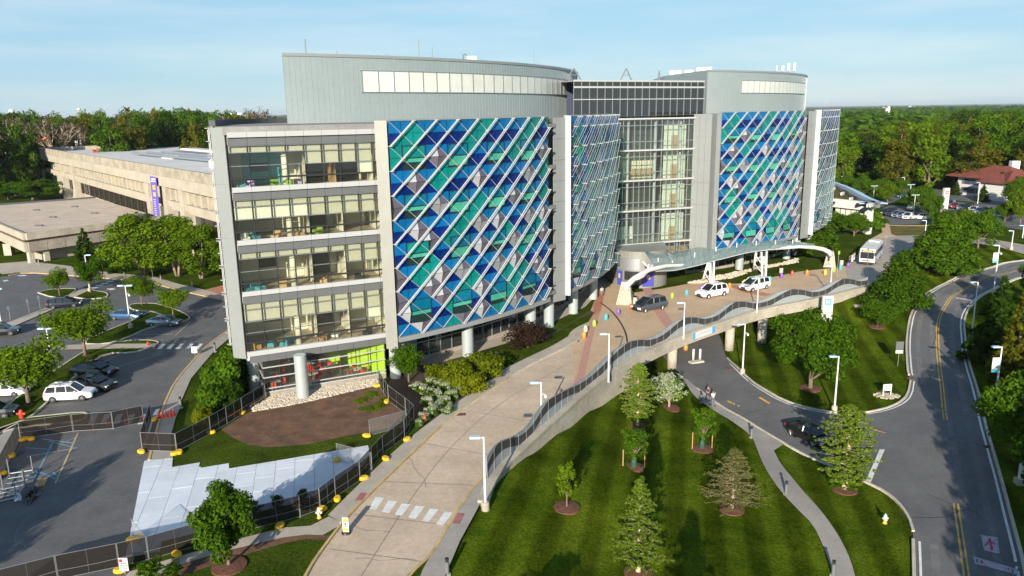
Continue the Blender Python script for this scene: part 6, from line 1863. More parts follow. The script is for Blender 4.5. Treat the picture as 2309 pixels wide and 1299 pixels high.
FL = ['leafy tree above the curved roof edge at its left','leafy tree above the curved roof behind the first lamp','bright tree by the end of the curved roof','smaller tree behind the bright one near the curved roof','tree between the twin lamps of the far car park','tree left of the red cross pylon','broad tree below the red cross pylon','small spreading tree behind the white pickups','dark conifer at the left front corner of the red-roofed house','dark conifer in front of the middle of the red-roofed house','leafy tree hiding the right wing of the red-roofed house','tree at the right end of the far row of cars','bright tree at the right edge beyond the loop road','tree touching the right edge beside the house','tree between the far rows of cars and the loop','bright tree beside the pylon, nearer the loop road','low growth at the left foot of the curved roof','tree by the far road left of the pylon','bright small tree against the wood above the curved roof']
k = 0
for (x,yb,yt,w_,key) in ((1905,440,392,70,'round_mid'),(1945,445,395,60,'round_mid'),(2000,462,412,62,'round_bright'),(1985,440,400,50,'round_mid'),(2065,478,415,60,'round_mid'),(2100,500,430,60,'round_mid'),(2128,515,470,58,'round_mid'),(2085,455,420,40,'vase_mid'),
      (2155,440,408,26,'spike_dark'),(2215,455,415,30,'spike_dark'),(2255,440,380,50,'round_mid'),(2285,470,400,70,'round_mid'),(2300,505,425,60,'round_bright'),(2320,460,380,60,'round_mid'),(2265,500,455,50,'round_mid'),(2180,520,470,60,'round_bright'),(1900,480,455,40,'shrub_mid'),(2030,435,402,50,'round_mid'),(1960,415,385,50,'round_bright')):
    k += 1
    plant(key,(x,yb),(x,yt),w_*.82,FL[k-1],'tree','trees around the far car park',low=False)
# trees just outside the picture whose shadows fall into it
def shade_tree(key, tip, h_, wd, label, low=False):
    q = L(*tip) if low else G(*tip)
    ln_ = h_/math.tan(SUN_EL)
    x, y = q[0]-sin(SUN_AZ)*ln_, q[1]-cos(SUN_AZ)*ln_
    z = hlow(x,y) if low else 0.0
    cm, tm, ph, pw = PROTO[key]
    t = thing('tree', label, 'tree', (x,y,z), 1.0, 'trees just beyond the edge of the picture')
    for nm, me in (('crown', cm), ('trunk', tm)):
        o = bpy.data.objects.new(nm, me); COL.objects.link(o); o.parent = t; o.scale = (wd/pw, wd/pw, h_/ph)
for (key,tip,h_,wd,low) in (('round_mid',(268,1020),8,6.5,0),('vase_mid',(175,1085),9,7,0),('vase_mid',(60,1190),8,6,0),('cyp_big',(1560,1185),9,5.5,1),('oval_mid',(1262,1245),5,3,1),
    ('round_mid',(2165,900),14,12,1),('round_mid',(2235,850),15,12,1),('round_mid',(2250,960),14,12,1),('round_mid',(2195,1090),13,11,1),('round_mid',(2270,1080),13,12,1),('round_mid',(2175,760),15,12,1),('round_mid',(2185,1000),13,10,1)):
    shade_tree(key, tip, h_, wd, 'tree beyond the edge of the picture casting a long shadow into it', bool(low))
# woods: one thing per tree
for i,(key,kind,m) in enumerate((('w0','wood','mid'),('w1','wood','bright'),('w2','wood','dark'),('w3','wood','olive'),('w4','wood','olive'),('w5','wood','mid'),('w6','wood','bright'))):
    proto(key,kind,m,50+i,5200,.46,Hh=22,Wd=15)
proto('wb','bare','bare',70,1500,.22,bark='bark_l',Hh=20,Wd=14)
proto('wm','oval','maroon',71,2600,.5,Hh=20,Wd=12)
def hor(x): return 250-math.tan(ROLL)*(x-CX)
def woods(x0, x1, D0, D1, n, env, grp, lab, seed, keys):
    rnd = random.Random(seed)
    pts = []
    it = 0
    while len(pts) < n and it < 6000:
        it += 1
        x = rnd.uniform(x0,x1); D = D0+(D1-D0)*rnd.random()**.9
        d = ray(x, 400); q = hypot(d[0],d[1]); px, py = d[0]/q*D, d[1]/q*D
        if any((px-a)**2+(py-b)**2 < 8.5**2 for a,b,_,_ in pts): continue
        pts.append((px,py,x,D))
    pts.sort(key=lambda t: t[3])
    for (px,py,x,D) in pts:
        ey = 0
        for (a,b) in zip(env, env[1:]):
            if a[0] <= x <= b[0]: ey = a[1]+(b[1]-a[1])*(x-a[0])/(b[0]-a[0])
        if x < env[0][0]: ey = env[0][1]
        if x > env[-1][0]: ey = env[-1][1]
        mxh = 28-(ey-hor(x))/FPX*D+rnd.uniform(-2.5,.8)
        hh = min(mxh, rnd.uniform(17,27) if ey > hor(x) else rnd.uniform(24,34))
        if hh < 8: hh = 8+rnd.random()*3
        key = rnd.choice(keys)
        cm, tm, ph, pw = PROTO[key]
        wd = rnd.uniform(12,18)*(.7+.3*hh/22)
        t = thing('woodland_tree', lab.get(key, lab['*']), 'tree', (px,py,0), rnd.uniform(0,6.28), grp)
        for nm, me in (('crown', cm), ('trunk', tm)):
            o = bpy.data.objects.new(nm, me); COL.objects.link(o); o.parent = t; o.scale = (wd/pw, wd/pw, hh/ph)
labL = {'*':'tall leafy tree in the wood behind the beige building','w2':'dark leafy tree in the wood behind the beige building','w1':'bright green tree in the wood behind the beige building','wb':'nearly leafless pale tree in the wood behind the beige building','w3':'olive green tree in the wood behind the beige building','w4':'broad olive tree in the wood behind the beige building','w6':'yellow-green tree in the wood behind the beige building'}
labR = {'*':'tall leafy tree in the wood behind the red-roofed house','w2':'dark leafy tree in the wood behind the red-roofed house','w1':'bright green tree in the wood behind the red-roofed house','wb':'nearly leafless tree in the wood behind the red-roofed house','w3':'olive green tree in the wood behind the red-roofed house','w4':'broad olive tree in the wood behind the red-roofed house','w6':'yellow-green tree in the wood behind the red-roofed house','wm':'maroon-leaved tree in the wood behind the red-roofed house'}
woods(-220, 655, 318, 600, 150, [(-200,240),(0,250),(60,246),(110,240),(170,252),(230,246),(300,245),(360,240),(480,236),(560,244),(655,238)], 'trees of the left wood', labL, 3, ['w0','w2','w2','w0','w5','w1','w4','wb','w3'])
woods(1885, 2520, 285, 560, 148, [(1880,300),(1930,290),(2000,272),(2090,262),(2120,252),(2180,244),(2240,240),(2309,236),(2500,225)], 'trees of the right wood', labR, 4, ['w0','w1','w1','w5','w6','w4','w3','w2','w0'])
plant('wm',(2215,400),(2212,308),50,'maroon-leaved tree behind the red-roofed house',low=False)
plant('wm',(2295,395),(2290,322),50,'maroon-leaved tree at the right edge behind the house',low=False)
# far woodland that reads as one mass
rs = random.Random(9)
cl = []
for _ in range(2600):
    if rs.random() < .72: x = rs.uniform(1870,2420)
    else: x = rs.uniform(-250,680)
    D = 560*math.exp(rs.random()**.8*math.log(9))
    d = ray(x,400); q = hypot(d[0],d[1]); r = rs.uniform(8,13)*(1+D/6000)
    cl.append((d[0]/q*D, d[1]/q*D, rs.uniform(6,13)-(0 if x<700 else D*.0012), r))
v = leaves(cl, 60000, 3.4, rs, .9)
o = bpy.data.objects.new('far_woodland', leaf_mesh('far_woodland', v, LEAF['mid'])); COL.objects.link(o); o['kind'] = 'stuff'; o['label'] = 'far woodland out to the skyline'
# ================================================================== VEHICLES
def car_mesh(kind, paint):
    """builds one vehicle pointing along +X, wheels at its real wheelbase; returns list of (name, MB, mats)"""
    T = {'suv':(4.95,.98,1.78,3.0,.46,.37),'van':(5.1,1.0,1.75,3.07,.44,.34),'sedan':(4.75,.91,1.45,2.78,.40,.33),'pickup':(5.5,.98,1.85,3.5,.5,.38)}[kind]
    Ln, hw, ht, wb, gz, wr = T
    hl_ = Ln/2
    # stations: x, half width, bottom z, shoulder z
    if kind == 'sedan':
        st = [(-hl_,.72,.42,.86),(-hl_+.15,.82,.28,.98),(-hl_+.7,.90,.22,1.0),(-.8,.91,.20,.98),(.5,.91,.20,.95),(1.2,.90,.22,.90),(hl_-.7,.88,.22,.80),(hl_-.2,.80,.26,.68),(hl_,.66,.34,.56)]
        roof = [(-1.75,.66,1.0),(-1.0,.60,1.38),(-.3,.60,1.45),(.35,.60,1.41),(1.35,.66,.93)]
    elif kind == 'van':
        st = [(-hl_,.86,.42,1.0),(-hl_+.1,.95,.30,1.05),(-hl_+.8,.99,.24,1.05),(0,1.0,.22,1.02),(1.3,.99,.22,1.0),(hl_-.7,.95,.24,.90),(hl_-.2,.84,.28,.76),(hl_,.68,.36,.62)]
        roof = [(-hl_+.08,.80,1.06),(-hl_+.35,.74,1.66),(-.8,.74,1.75),(.4,.73,1.72),(1.75,.74,1.02)]
    elif kind == 'pickup':
        st = [(-hl_,.90,.55,1.15),(-hl_+.1,.96,.45,1.18),(-.6,.98,.40,1.18),(.8,.98,.38,1.12),(hl_-.6,.95,.40,1.08),(hl_,.82,.45,.95)]
        roof = [(-.75,.80,1.15),(-.6,.74,1.80),(.3,.74,1.85),(.7,.74,1.82),(1.4,.78,1.12)]
    else:
        st = [(-hl_,.84,.48,1.02),(-hl_+.1,.93,.34,1.10),(-hl_+.8,.97,.28,1.10),(0,.98,.26,1.08),(1.1,.97,.26,1.06),(hl_-.8,.95,.28,1.02),(hl_-.15,.86,.32,.92),(hl_,.74,.40,.78)]
        roof = [(-hl_+.10,.78,1.10),(-hl_+.5,.72,1.72),(-.6,.72,1.80),(.35,.71,1.76),(1.25,.74,1.07)]
    parts = []
    b = MB(); vs = []
    for (x,w_,z0,z1) in st:
        zm = z0+(z1-z0)*.55
        vs += [(x,-w_*.93,z0),(x,-w_,zm),(x,-w_*.90,z1),(x,w_*.90,z1),(x,w_,zm),(x,w_*.93,z0)]
    fs = []
    for i in range(len(st)-1):
        o = 6*i
        for k in range(6): fs.append((o+k,o+6+k,o+6+(k+1)%6,o+(k+1)%6))
    fs += [(5,4,3,2,1,0), tuple(6*(len(st)-1)+k for k in range(6))]
    b.add(vs, [tuple(reversed(f)) for f in fs])
    # cabin: lower ring at the shoulder, upper ring roof
    r0, r1, r2, r3, r4 = roof
    cb = [(r0[0],r0[1],r0[2]-.02),(r1[0],r1[1],r1[2]),(r2[0],r2[1],r2[2]),(r3[0],r3[1],r3[2]),(r4[0],r4[1],r4[2]-.02)]
    zb = r0[2]-.03
    bw_ = .86*hw
    # roof sheet with thickness
    top = [(x,y,z) for (x,w_,z) in cb[1:4] for y in (-w_,w_)]
    b.add([(cb[1][0],-cb[1][1],cb[1][2]),(cb[2][0],-cb[2][1],cb[2][2]),(cb[3][0],-cb[3][1],cb[3][2]),(cb[3][0],cb[3][1],cb[3][2]),(cb[2][0],cb[2][1],cb[2][2]),(cb[1][0],cb[1][1],cb[1][2]),
           (cb[1][0],0,cb[1][2]+.05),(cb[2][0],0,cb[2][2]+.06),(cb[3][0],0,cb[3][2]+.05)], [(0,1,7,6),(1,2,8,7),(6,7,4,5),(7,8,3,4)])
    # pillars
    def bar(p, q, r=.045): b.tube([p,q], r, 4)
    for s in (-1,1):
        bar((cb[4][0],s*bw_*.93,zb),(cb[3][0],s*cb[3][1],cb[3][2])); bar((cb[0][0]+.05,s*bw_*.95,zb),(cb[1][0],s*cb[1][1],cb[1][2]),.07)
        bar((-.05,s*bw_,zb),(-.1,s*(cb[2][1]+.01),cb[2][2]-.04),.05)
        if kind in ('suv','van'): bar((-1.15,s*bw_,zb),(-1.1,s*(cb[2][1]+.01),cb[2][2]-.06),.07)
        bar((cb[1][0],s*cb[1][1],cb[1][2]),(cb[3][0],s*cb[3][1],cb[3][2]),.035)
        if kind == 'suv': bar((-1.7,s*.62,cb[2][2]+.02),(.2,s*.62,cb[2][2]+.02),.025)
    parts.append(('body', b, paint))
    g = MB()
    e = .012
    g.add([(cb[4][0]+e,-bw_*.92,zb+.01),(cb[4][0]+e,bw_*.92,zb+.01),(cb[3][0]+e,cb[3][1]*.97,cb[3][2]-.01),(cb[3][0]+e,-cb[3][1]*.97,cb[3][2]-.01)], [(0,1,2,3)])
    parts.append(('windscreen', g, M['carglass']))
    g = MB()
    g.add([(cb[0][0]-e,bw_*.92,zb+.01),(cb[0][0]-e,-bw_*.92,zb+.01),(cb[1][0]-e,-cb[1][1]*.97,cb[1][2]-.01),(cb[1][0]-e,cb[1][1]*.97,cb[1][2]-.01)], [(0,1,2,3)])
    parts.append(('rear_window', g, M['carglass']))
    for s in (-1,1):
        g = MB()
        f = [(cb[0][0]+.08,s*bw_*.96,zb+.01),(cb[4][0]-.05,s*bw_*.96,zb+.01),(cb[3][0]-.02,s*cb[3][1]*1.0,cb[3][2]-.02),(cb[2][0],s*cb[2][1]*1.0,cb[2][2]-.03),(cb[1][0]+.04,s*cb[1][1]*1.0,cb[1][2]-.02)]
        g.add(f, [(0,1,2,3,4) if s < 0 else (4,3,2,1,0)])
        parts.append(('side_windows', g, M['carglass']))
        m_ = MB().box((cb[4][0]-.35, s*(bw_+.14), zb+.10),(.14,.22,.14)); parts.append(('mirror', m_, paint))
        h_ = MB().box((hl_-.12 if kind!='sedan' else hl_-.16, s*.60*hw/.95, .68 if kind!='sedan' else .60),(.20,.34,.14)); parts.append(('headlight', h_, M['headlight']))
        h_ = MB().box((-hl_+.05, s*.74*hw/.95, .92 if kind!='sedan' else .80),(.14,.20,.30 if kind!='sedan' else .16)); parts.append(('tail_light', h_, M['taillight']))
    parts.append(('grille', MB().box((hl_-.02,0,.56),(.10,.80,.22)), M['black']))
    parts.append(('bumper', MB().box((hl_-.05,0,.36),(.16,1.3,.14)).box((-hl_+.05,0,.42),(.16,1.5,.16)), M['black'] if kind in('suv','van') else paint))
    parts.append(('number_plate', MB().box((-hl_-.03,0,.75),(.02,.32,.15)), M['white']))
    parts.append(('underbody', MB().box((0,0,.32),(Ln*.92,hw*1.6,.16)), M['black']))
    wheels = []
    for x in (-wb/2, wb/2):
        for s in (-1,1):
            ty = MB(); y0 = s*(hw-.10)
            ty.tube([(x,y0-s*.13,wr),(x,y0+s*.115,wr)], wr, 18)
            ar = MB(); ar.tube([(x,y0-s*.02,wr+.02),(x,y0+s*.102,wr+.02)], wr+.075, 18)
            ri = MB(); n = 10; ri.tube([(x,y0+s*.09,wr),(x,y0+s*.122,wr)], wr*.30, 10)
            for k in range(5):
                a = 2*pi*k/5
                ri.tube([(x,y0+s*.118,wr),(x+cos(a)*wr*.66,y0+s*.118,wr+sin(a)*wr*.66)], .04, 4)
            wheels.append((ty, ri, ar))
    return parts, wheels, wb
CARS = {}
def make_car(kind, paint_name, col, p, q, label, low=False, ref='near', metal=.0, group=None, fw=True):
    """p, q: photo points of the rear and front wheel contact (camera side)"""
    A_ = L(*p, .05) if low else G(p[0],p[1],.012); B_ = L(*q,.05) if low else G(q[0],q[1],.012)
    m = M.get(paint_name) or mat(paint_name, col, .22, metal, .6, coat=.6); M[paint_name] = m
    key = (kind, paint_name)
    parts, wheels, wb = car_mesh(kind, m) if key not in CARS else (None, None, {'suv':3.0,'van':3.07,'sedan':2.78,'pickup':3.5}[kind])
    d = Vector((B_[0]-A_[0], B_[1]-A_[1])); sc = d.length/wb; ang = math.atan2(d.y, d.x)
    sc = min(max(sc, .90), 1.08)
    hw = .85*sc
    mid = Vector(((A_[0]+B_[0])/2, (A_[1]+B_[1])/2))
    n_ = Vector((-d.y, d.x)).normalized()
    if n_.dot(mid) < 0: n_ = -n_          # away from the camera
    c = mid+n_*hw
    z = (A_[2]+B_[2])/2
    if key not in CARS:
        t = thing('car' if kind!='van' else 'minivan', label, {'suv':'SUV','van':'minivan','sedan':'car','pickup':'pickup'}[kind], (c.x,c.y,z), ang, group)
        for nm, mb, mm in parts: mb.obj(nm, mm, t, world=False)
        for ty, ri, ar in wheels:
            w_ = ty.obj('wheel', M['rubber'], t, world=False)
            ri.obj('rim', M['steel'], w_, world=False)
        CARS[key] = t
    else:
        t = copy_tree(CARS[key]); t.location = (c.x,c.y,z); t.rotation_euler = (0,0,ang); t['label'] = label
    t.scale = (sc,sc,sc)
    t.name = {'suv':'sport_utility_car','van':'minivan','sedan':'sedan_car','pickup':'pickup_truck'}[kind]
    if group: t['group'] = group
    return t
make_car('van','paint_graphite',(.10,.11,.125),(1492.5,697),(1454,705),'grey minivan on the plaza nearest the left canopy foot',metal=.5)
make_car('suv','paint_white',(.78,.79,.80),(1632.9,667),(1595.6,674),'white SUV waiting in the middle of the drop-off')
make_car('van','paint_white',(.78,.79,.80),(1727.5,651),(1695.6,658),'white minivan at the head of the drop-off near the canopy masts')
make_car('suv','paint_white',(.78,.79,.80),(120.1,908),(186.3,904),'white SUV with a dark roof rack parked at the left row end')
make_car('sedan','paint_silver',(.35,.42,.50),(342.8,737),(385.6,737),'silver-blue sedan parked beside the island tip',metal=.6)
make_car('sedan','paint_blue',(.05,.13,.27),(258,722),(297.8,722),'blue sedan parked by the twin-headed lamp',metal=.5)
make_car('sedan','paint_black',(.008,.008,.010),(1783,983),(1832,1009),'glossy black sedan driving up to the stop line',low=True)
make_car('van','paint_black_van',(.012,.014,.022),(122,697),(166,693),'dark blue-black minivan parked in the far row')
make_car('sedan','paint_black2',(.010,.010,.012),(170,880),(222,885),'black sedan beside the white SUV with the roof rack')
make_car('sedan','paint_black2',(.010,.010,.012),(172,850),(228,853),'black sedan second from the white SUV, under the light green tree')
make_car('suv','paint_black3',(.010,.012,.018),(-30,762),(25,757),'black SUV cut by the left edge of the photo')
make_car('sedan','paint_white',(.78,.79,.80),(-22,897),(32,895),'white car at the left edge under the broad tree')
make_car('suv','paint_black3',(.010,.012,.018),(-50,950),(0,945),'dark car just inside the left edge in front of the white one')
# far car park
fc = [((2010,481),(2002,486),'paint_black2','sedan'),((2022,484),(2014,489),'paint_black3','suv'),((2035,487),(2026,492),'paint_silver','sedan'),((2047,489),(2038,494),'paint_silver','sedan'),((2061,491),(2050,496),'paint_white','sedan')]
for i,(a,b,pn,k) in enumerate(fc):
    make_car(k,pn,(.3,.3,.3),(a[0],a[1]),(b[0],b[1]),('black sedan, first of the slanted row by the far drive','black SUV, second of the slanted row by the far drive','silver sedan, third of the slanted row by the far drive','silver sedan, fourth of the slanted row by the far drive','white sedan, fifth of the slanted row by the far drive')[i],group='cars in the slanted row by the far drive')
make_car('pickup','paint_white',(.78,.79,.80),(2095,497),(2066,496),'white pickup truck closing the slanted row')
make_car('pickup','paint_white',(.78,.79,.80),(2083,472),(2062,475),'white pickup truck parked behind the slanted row')
cols = ['paint_silver','paint_redcar','paint_silver','paint_black2','paint_white','paint_silver','paint_black3','paint_white']
M['paint_redcar'] = mat('paint_redcar',(.40,.02,.03),.25,.2,coat=.5)
lbl = []
for i in range(9):
    x = 2150+i*13.5; y = 464+i*3.0
    make_car('sedan' if i % 3 else 'suv', cols[i%8], (.3,.3,.3), (x+4,y+1), (x-4,y+5), ('silver SUV at the left end of the far row below the house','red car in the far row below the house','silver sedan right of the red car','black car fourth in the far row below the house','white sedan in the middle of the far row below the house','silver sedan right of the white one in the far row','dark SUV third from the right in the far row','white car second from the right in the far row','silver sedan at the right end of the far row')[i], group='cars in the far row below the house')
for i in range(5):
    x = 2160+i*15; y = 486+i*3
    make_car('sedan', cols[(i*3+3)%8], (.3,.3,.3), (x+4,y), (x-4,y+4), ('dark car, leftmost in the nearer far row','light car, second in the nearer far row','middle car of the nearer far row','fourth car of the nearer far row','rightmost car of the nearer far row')[i], group='cars in the nearer far row')
make_car('sedan','paint_blue',(.05,.13,.27),(2045,445),(2030,446),'dark blue car driving on the far road')
make_car('suv','paint_silver',(.3,.3,.3),(1912,432),(1900,432),'pale car behind the curved roof')
# ---- bus
b0 = G(1952,600,.02); b1 = G(1990,566,.02)
bd = Vector((b0[0]-b1[0], b0[1]-b1[1])); ba = math.atan2(bd.y,bd.x)
fr = G(1937,597,.02); fr2 = G(1970,601,.02)
bus = thing('transit_bus', 'white city bus with an orange destination display stopped at the kerb', 'bus', G(1954,598,.02), 0)
fv = Vector((fr2[0]-fr[0], fr2[1]-fr[1])); ln = 11.5
fwd = Vector((fv.y,-fv.x)).normalized()
if fwd.y > 0: fwd = -fwd
fc_ = Vector(((fr[0]+fr2[0])/2, (fr[1]+fr2[1])/2))
rear = G(1985,560,.02); d2 = (fc_-Vector((rear[0],rear[1]))).normalized()
fwd = d2
bus.location = (fc_.x-fwd.x*ln/2, fc_.y-fwd.y*ln/2, .02); bus.rotation_euler = (0,0,math.atan2(fwd.y,fwd.x))
def bb(nm, c, d, m, par=bus): return MB().box(c,d).obj(nm, M[m], par, world=False)
mbb = MB(); hx = ln/2
prof_ = [(-hx,.45),(-hx,2.85),(-hx+.15,3.0),(hx-.3,3.0),(hx,2.7),(hx+.06,1.2),(hx+.05,.40)]
mbb.add([(x,-1.25,z) for x,z in prof_]+[(x,1.25,z) for x,z in prof_], [tuple(range(7)), tuple(range(13,6,-1))]+[(i,7+i,7+(i+1)%7,(i+1)%7) for i in range(7)])
mbb.obj('body', M['white'], bus, world=False)
bb('windscreen',(hx+.03,0,1.85),(.10,2.25,1.15),'carglass'); bb('destination_display',(hx+.0,0,2.65),(.10,1.9,.32),'black')
MB().box((hx+.055,0,2.65),(.02,1.5,.16)).obj('lettering', mat('display_orange',(.8,.25,.05),.4,emit=(1.0,.30,.05,1.5)), bus, world=False)
for s in (-1,1):
    for k in range(7): bb('side_window',(-hx+1.1+k*1.42,s*1.26,1.95),(1.30,.03,.95),'carglass')
    bb('skirt_stripe',(0,s*1.262,1.15),(ln*.96,.02,.10),'sign_b')
    bb('mirror',(hx+.25,s*1.35,2.2),(.15,.2,.5),'black'); bb('headlight',(hx+.05,s*.95,.75),(.1,.3,.2),'headlight')
    for x in (-hx*.52,hx*.58):
        w_ = MB().tube([(x,s*1.05,.5),(x,s*1.28,.5)],.5,18).obj('wheel',M['rubber'],bus,world=False)
        MB().tube([(x,s*1.2,.5),(x,s*1.30,.5)],.26,12).obj('rim',M['steel'],w_,world=False)
bb('bumper',(hx+.06,0,.5),(.2,2.45,.32),'black'); bb('roof_hatch',(-1,0,3.05),(1.2,.9,.1),'steel'); bb('roof_unit',(-3.6,0,3.12),(2.2,1.8,.25),'white')
bb('bike_rack',(hx+.25,0,.95),(.3,1.5,.06),'black')
for k,(x,y) in enumerate(((1.2,.1),(1.7,-.3),(1.45,.35))): bb('roof_number',(x,y,3.012),(.5,.08,.02),'black')
# ================================================================== LAMPS
def lamp(base, top, label, head=1, low=False, twin=False, banner=False, cam_=False, z=0.0, foot=True):
    p = L(*base) if low else G(base[0],base[1],z)
    D = hypot(p[0],p[1]); h_ = max(3.0, at_range(top[0],top[1],D)[2]-p[2])
    t = thing('street_lamp', label, 'street lamp', p)
    if foot: MB().lathe((0,0,-.3),[(.30,0),(.30,.85),(.24,.95)],16).obj('foot', M['concrete'], t, world=False)
    MB().tube([(0,0,.3),(0,0,h_)], [.105,.065], 10).obj('pole', M['lamp_pole'], t, world=False)
    for s in ((-1,1) if twin else (-1 if head > 0 else 1,)):
        MB().tube([(0,0,h_-.08),(s*.35,0,h_-.06)], .04, 6).obj('arm', M['lamp_pole'], t, world=False)
        MB().box((s*.62,0,h_-.02),(.75,.36,.16)).obj('lamp_head', M['lamp_head'], t, world=False)
    if banner:
        MB().box((-.42,0,h_-2.0),(.75,.03,1.6)).obj('banner', M['white'], t, world=False)
        MB().box((-.42,-.02,h_-2.62),(.75,.03,.34)).obj('banner_print', M['banner_t'], t, world=False)
        MB().box((-.42,-.02,h_-1.75),(.45,.03,.07)).box((-.42,-.02,h_-1.88),(.5,.03,.07)).obj('banner_lettering', M['banner_t'], t, world=False)
        MB().tube([(-.8,0,h_-1.18),(0,0,h_-1.18)], .02, 5).obj('banner_arm', M['steel'], t, world=False)
    if cam_:
        MB().tube([(0,0,h_-1.4),(.18,0,h_-1.1),(.38,0,h_-1.2)], .03, 6).lathe((.4,0,h_-1.55),[(.05,0),(.14,.1),(.14,.28),(.05,.33)],10).obj('camera_dome', M['white'], t, world=False)
    return t
lamp((1094.8,1150),(1090,985),'lamp at the foot of the railing nearest the camera, by the sidewalk',low=True)
lamp((1221,985),(1218,862),'lamp with a camera dome on the railing side, second along the ramp',low=True,cam_=True)
lamp((1372,868),(1368,752),'lamp rising in front of the retaining wall, third along the ramp',low=False,z=-.4,foot=False)
lamp((1541,770),(1545,682),'lamp fixed to the bridge girder, fourth along the ramp',low=False,z=-.4,foot=False)
lamp((1706,711),(1709,627),'lamp fixed to the bridge girder, fifth along the ramp',low=False,z=-.3,foot=False)
lamp((1871,668),(1877,598),'lamp near the far end of the wave railing',low=False,z=-.2,foot=False)
lamp((1674,843),(1678,730),'lamp with a camera dome on the bank beside the underpass',low=True,cam_=True)
lamp((1881,928),(1893,803),'tall lamp on the lawn corner above the black sedan',low=True)
lamp((2190,760),(2206,636),'lamp on the right verge at the narrow bend',low=True)
lamp((2240,661),(2257,553),'lamp with a teal banner on the far right verge',low=True,banner=True,cam_=True)
lamp((2243,905),(2264,782),'lamp with a teal banner beside the olive conifer',low=True,banner=True)
lamp((2280,563),(2286.5,520),'lamp beyond the bend at the loop road',low=False)
lamp((2058.6,590),(2061.7,547.7),'twin-headed lamp beside the bus lane',low=False,twin=True)
lamp((295,741),(288,643),'twin-headed lamp between the blue and silver sedans',low=False,twin=True,cam_=True)
lamp((113,795),(108,740),'twin-headed lamp behind the light green tree',low=False,twin=True)
lamp((203,658),(190,575),'lamp with an arm on the far island by the thin tree',low=False,head=-1)
lamp((3,732),(-2,650),'lamp at the left edge of the car park',low=False,twin=True)
for i,(b,t_,tw,bn_) in enumerate((((1901,430),(1903,397.6),0,0),((1969,452),(1972,419),1,0),((2049,469),(2054.5,416),1,0),((2059.6,484),(2064.6,439.5),1,0),((2014,420),(2016,393),0,0),((2037,433),(2039,400),0,1),((2204,462),(2209,411.6),0,0),((2086,527),(2088,499),0,0),((1967,402),(1966,389),0,1),((2305,540),(2304,515),0,0),((2260,423),(2262,410),0,1))):
    lamp(b,t_,('lamp above the curved roof edge','twin lamp at the end of the curved roof','twin lamp on the island of the far car park','nearer twin lamp among the slanted row of cars','slim lamp left of the far bannered lamp','slim lamp with a banner by the far road','lamp in front of the red-roofed house','lamp by the loop road beyond the dry verge','small bannered lamp against the wood','lamp at the right edge by the loop','bannered lamp in front of the house trees')[i],low=False,twin=bool(tw),banner=bool(bn_),foot=False)
# ================================================================== COLOURED EGG BOLLARDS
EGG = {}
EC = dict(orange=(.85,.24,.035),cream=(.80,.68,.36),green=(.30,.60,.03),blue=(.03,.45,.62),purple=(.20,.08,.48),red=(.80,.09,.03),yellow=(.85,.60,.04))
EC_N = dict(cream='pale yellow')
eggs = [(1317,763,'orange','at the near end of the curved row'),(1320.5,749,'cream','behind the nearest orange one'),(1340,736,'green','third along the curved row'),(1366.5,722,'blue','in the middle of the curved row'),(1394,710,'purple','between the blue one and the red one'),(1422,698.6,'red','in front of the concrete canopy foot'),
 (1515.6,672.6,'green','left of the white SUV on the plaza'),(1548,666,'blue','just left of the white SUV'),(1581,655,'purple','behind the white SUV bonnet'),(1645,650,'orange','between the white SUV and the white minivan'),(1678,643,'yellow','behind the white minivan bonnet'),(1736,635,'blue','at the tail of the white minivan'),(1762,627,'purple','beside the grey litter bin'),(1786,622,'red','between two others beyond the minivan'),(1819.5,620,'orange','second left of the right canopy foot'),(1860.5,619.5,'yellow','in front of the right canopy foot'),(1880,613.5,'green','behind the lamp near the right canopy foot'),(1895,608,'blue','second from the bus'),(1912,603,'purple','nearest the bus'),(1993,503,'blue','alone beside the far path')]
egg_me = MB().lathe((0,0,0),[(.20,0),(.27,.10),(.31,.38),(.30,.62),(.24,.84),(.14,.98),(.04,1.04)],18)
for (x,y,c,lab) in eggs:
    m = M.get('egg_'+c) or mat('egg_'+c, EC[c], .3, 0, .5, coat=.5); M['egg_'+c] = m
    if c not in EGG: EGG[c] = egg_me.mesh('egg_bollard', m, True)
    o = bpy.data.objects.new('egg_bollard', EGG[c]); COL.objects.link(o); o.location = G(x,y,.014)
    s_ = .88; o.scale = (s_*.95,s_*.95,s_)
    tag(o, '%s egg-shaped bollard %s' % (EC_N.get(c,c), lab), 'bollard', 'coloured egg bollards on the plaza')
# bins and litter
for (x,y,lab) in ((1432,684,'pale round litter bin beside the left concrete canopy foot'),(1761,616,'grey litter bin behind the purple bollard'),(1897,598,'small dark bin near the bus stop')):
    p = G(x,y,.014); t = thing('litter_bin', lab, 'litter bin', p)
    MB().lathe((0,0,0),[(.30,0),(.33,.05),(.33,.95)],14).obj('drum', M['concrete'], t, world=False)
    MB().lathe((0,0,.95),[(.34,0),(.34,.1),(.2,.2)],14).obj('lid', M['black'], t, world=False)
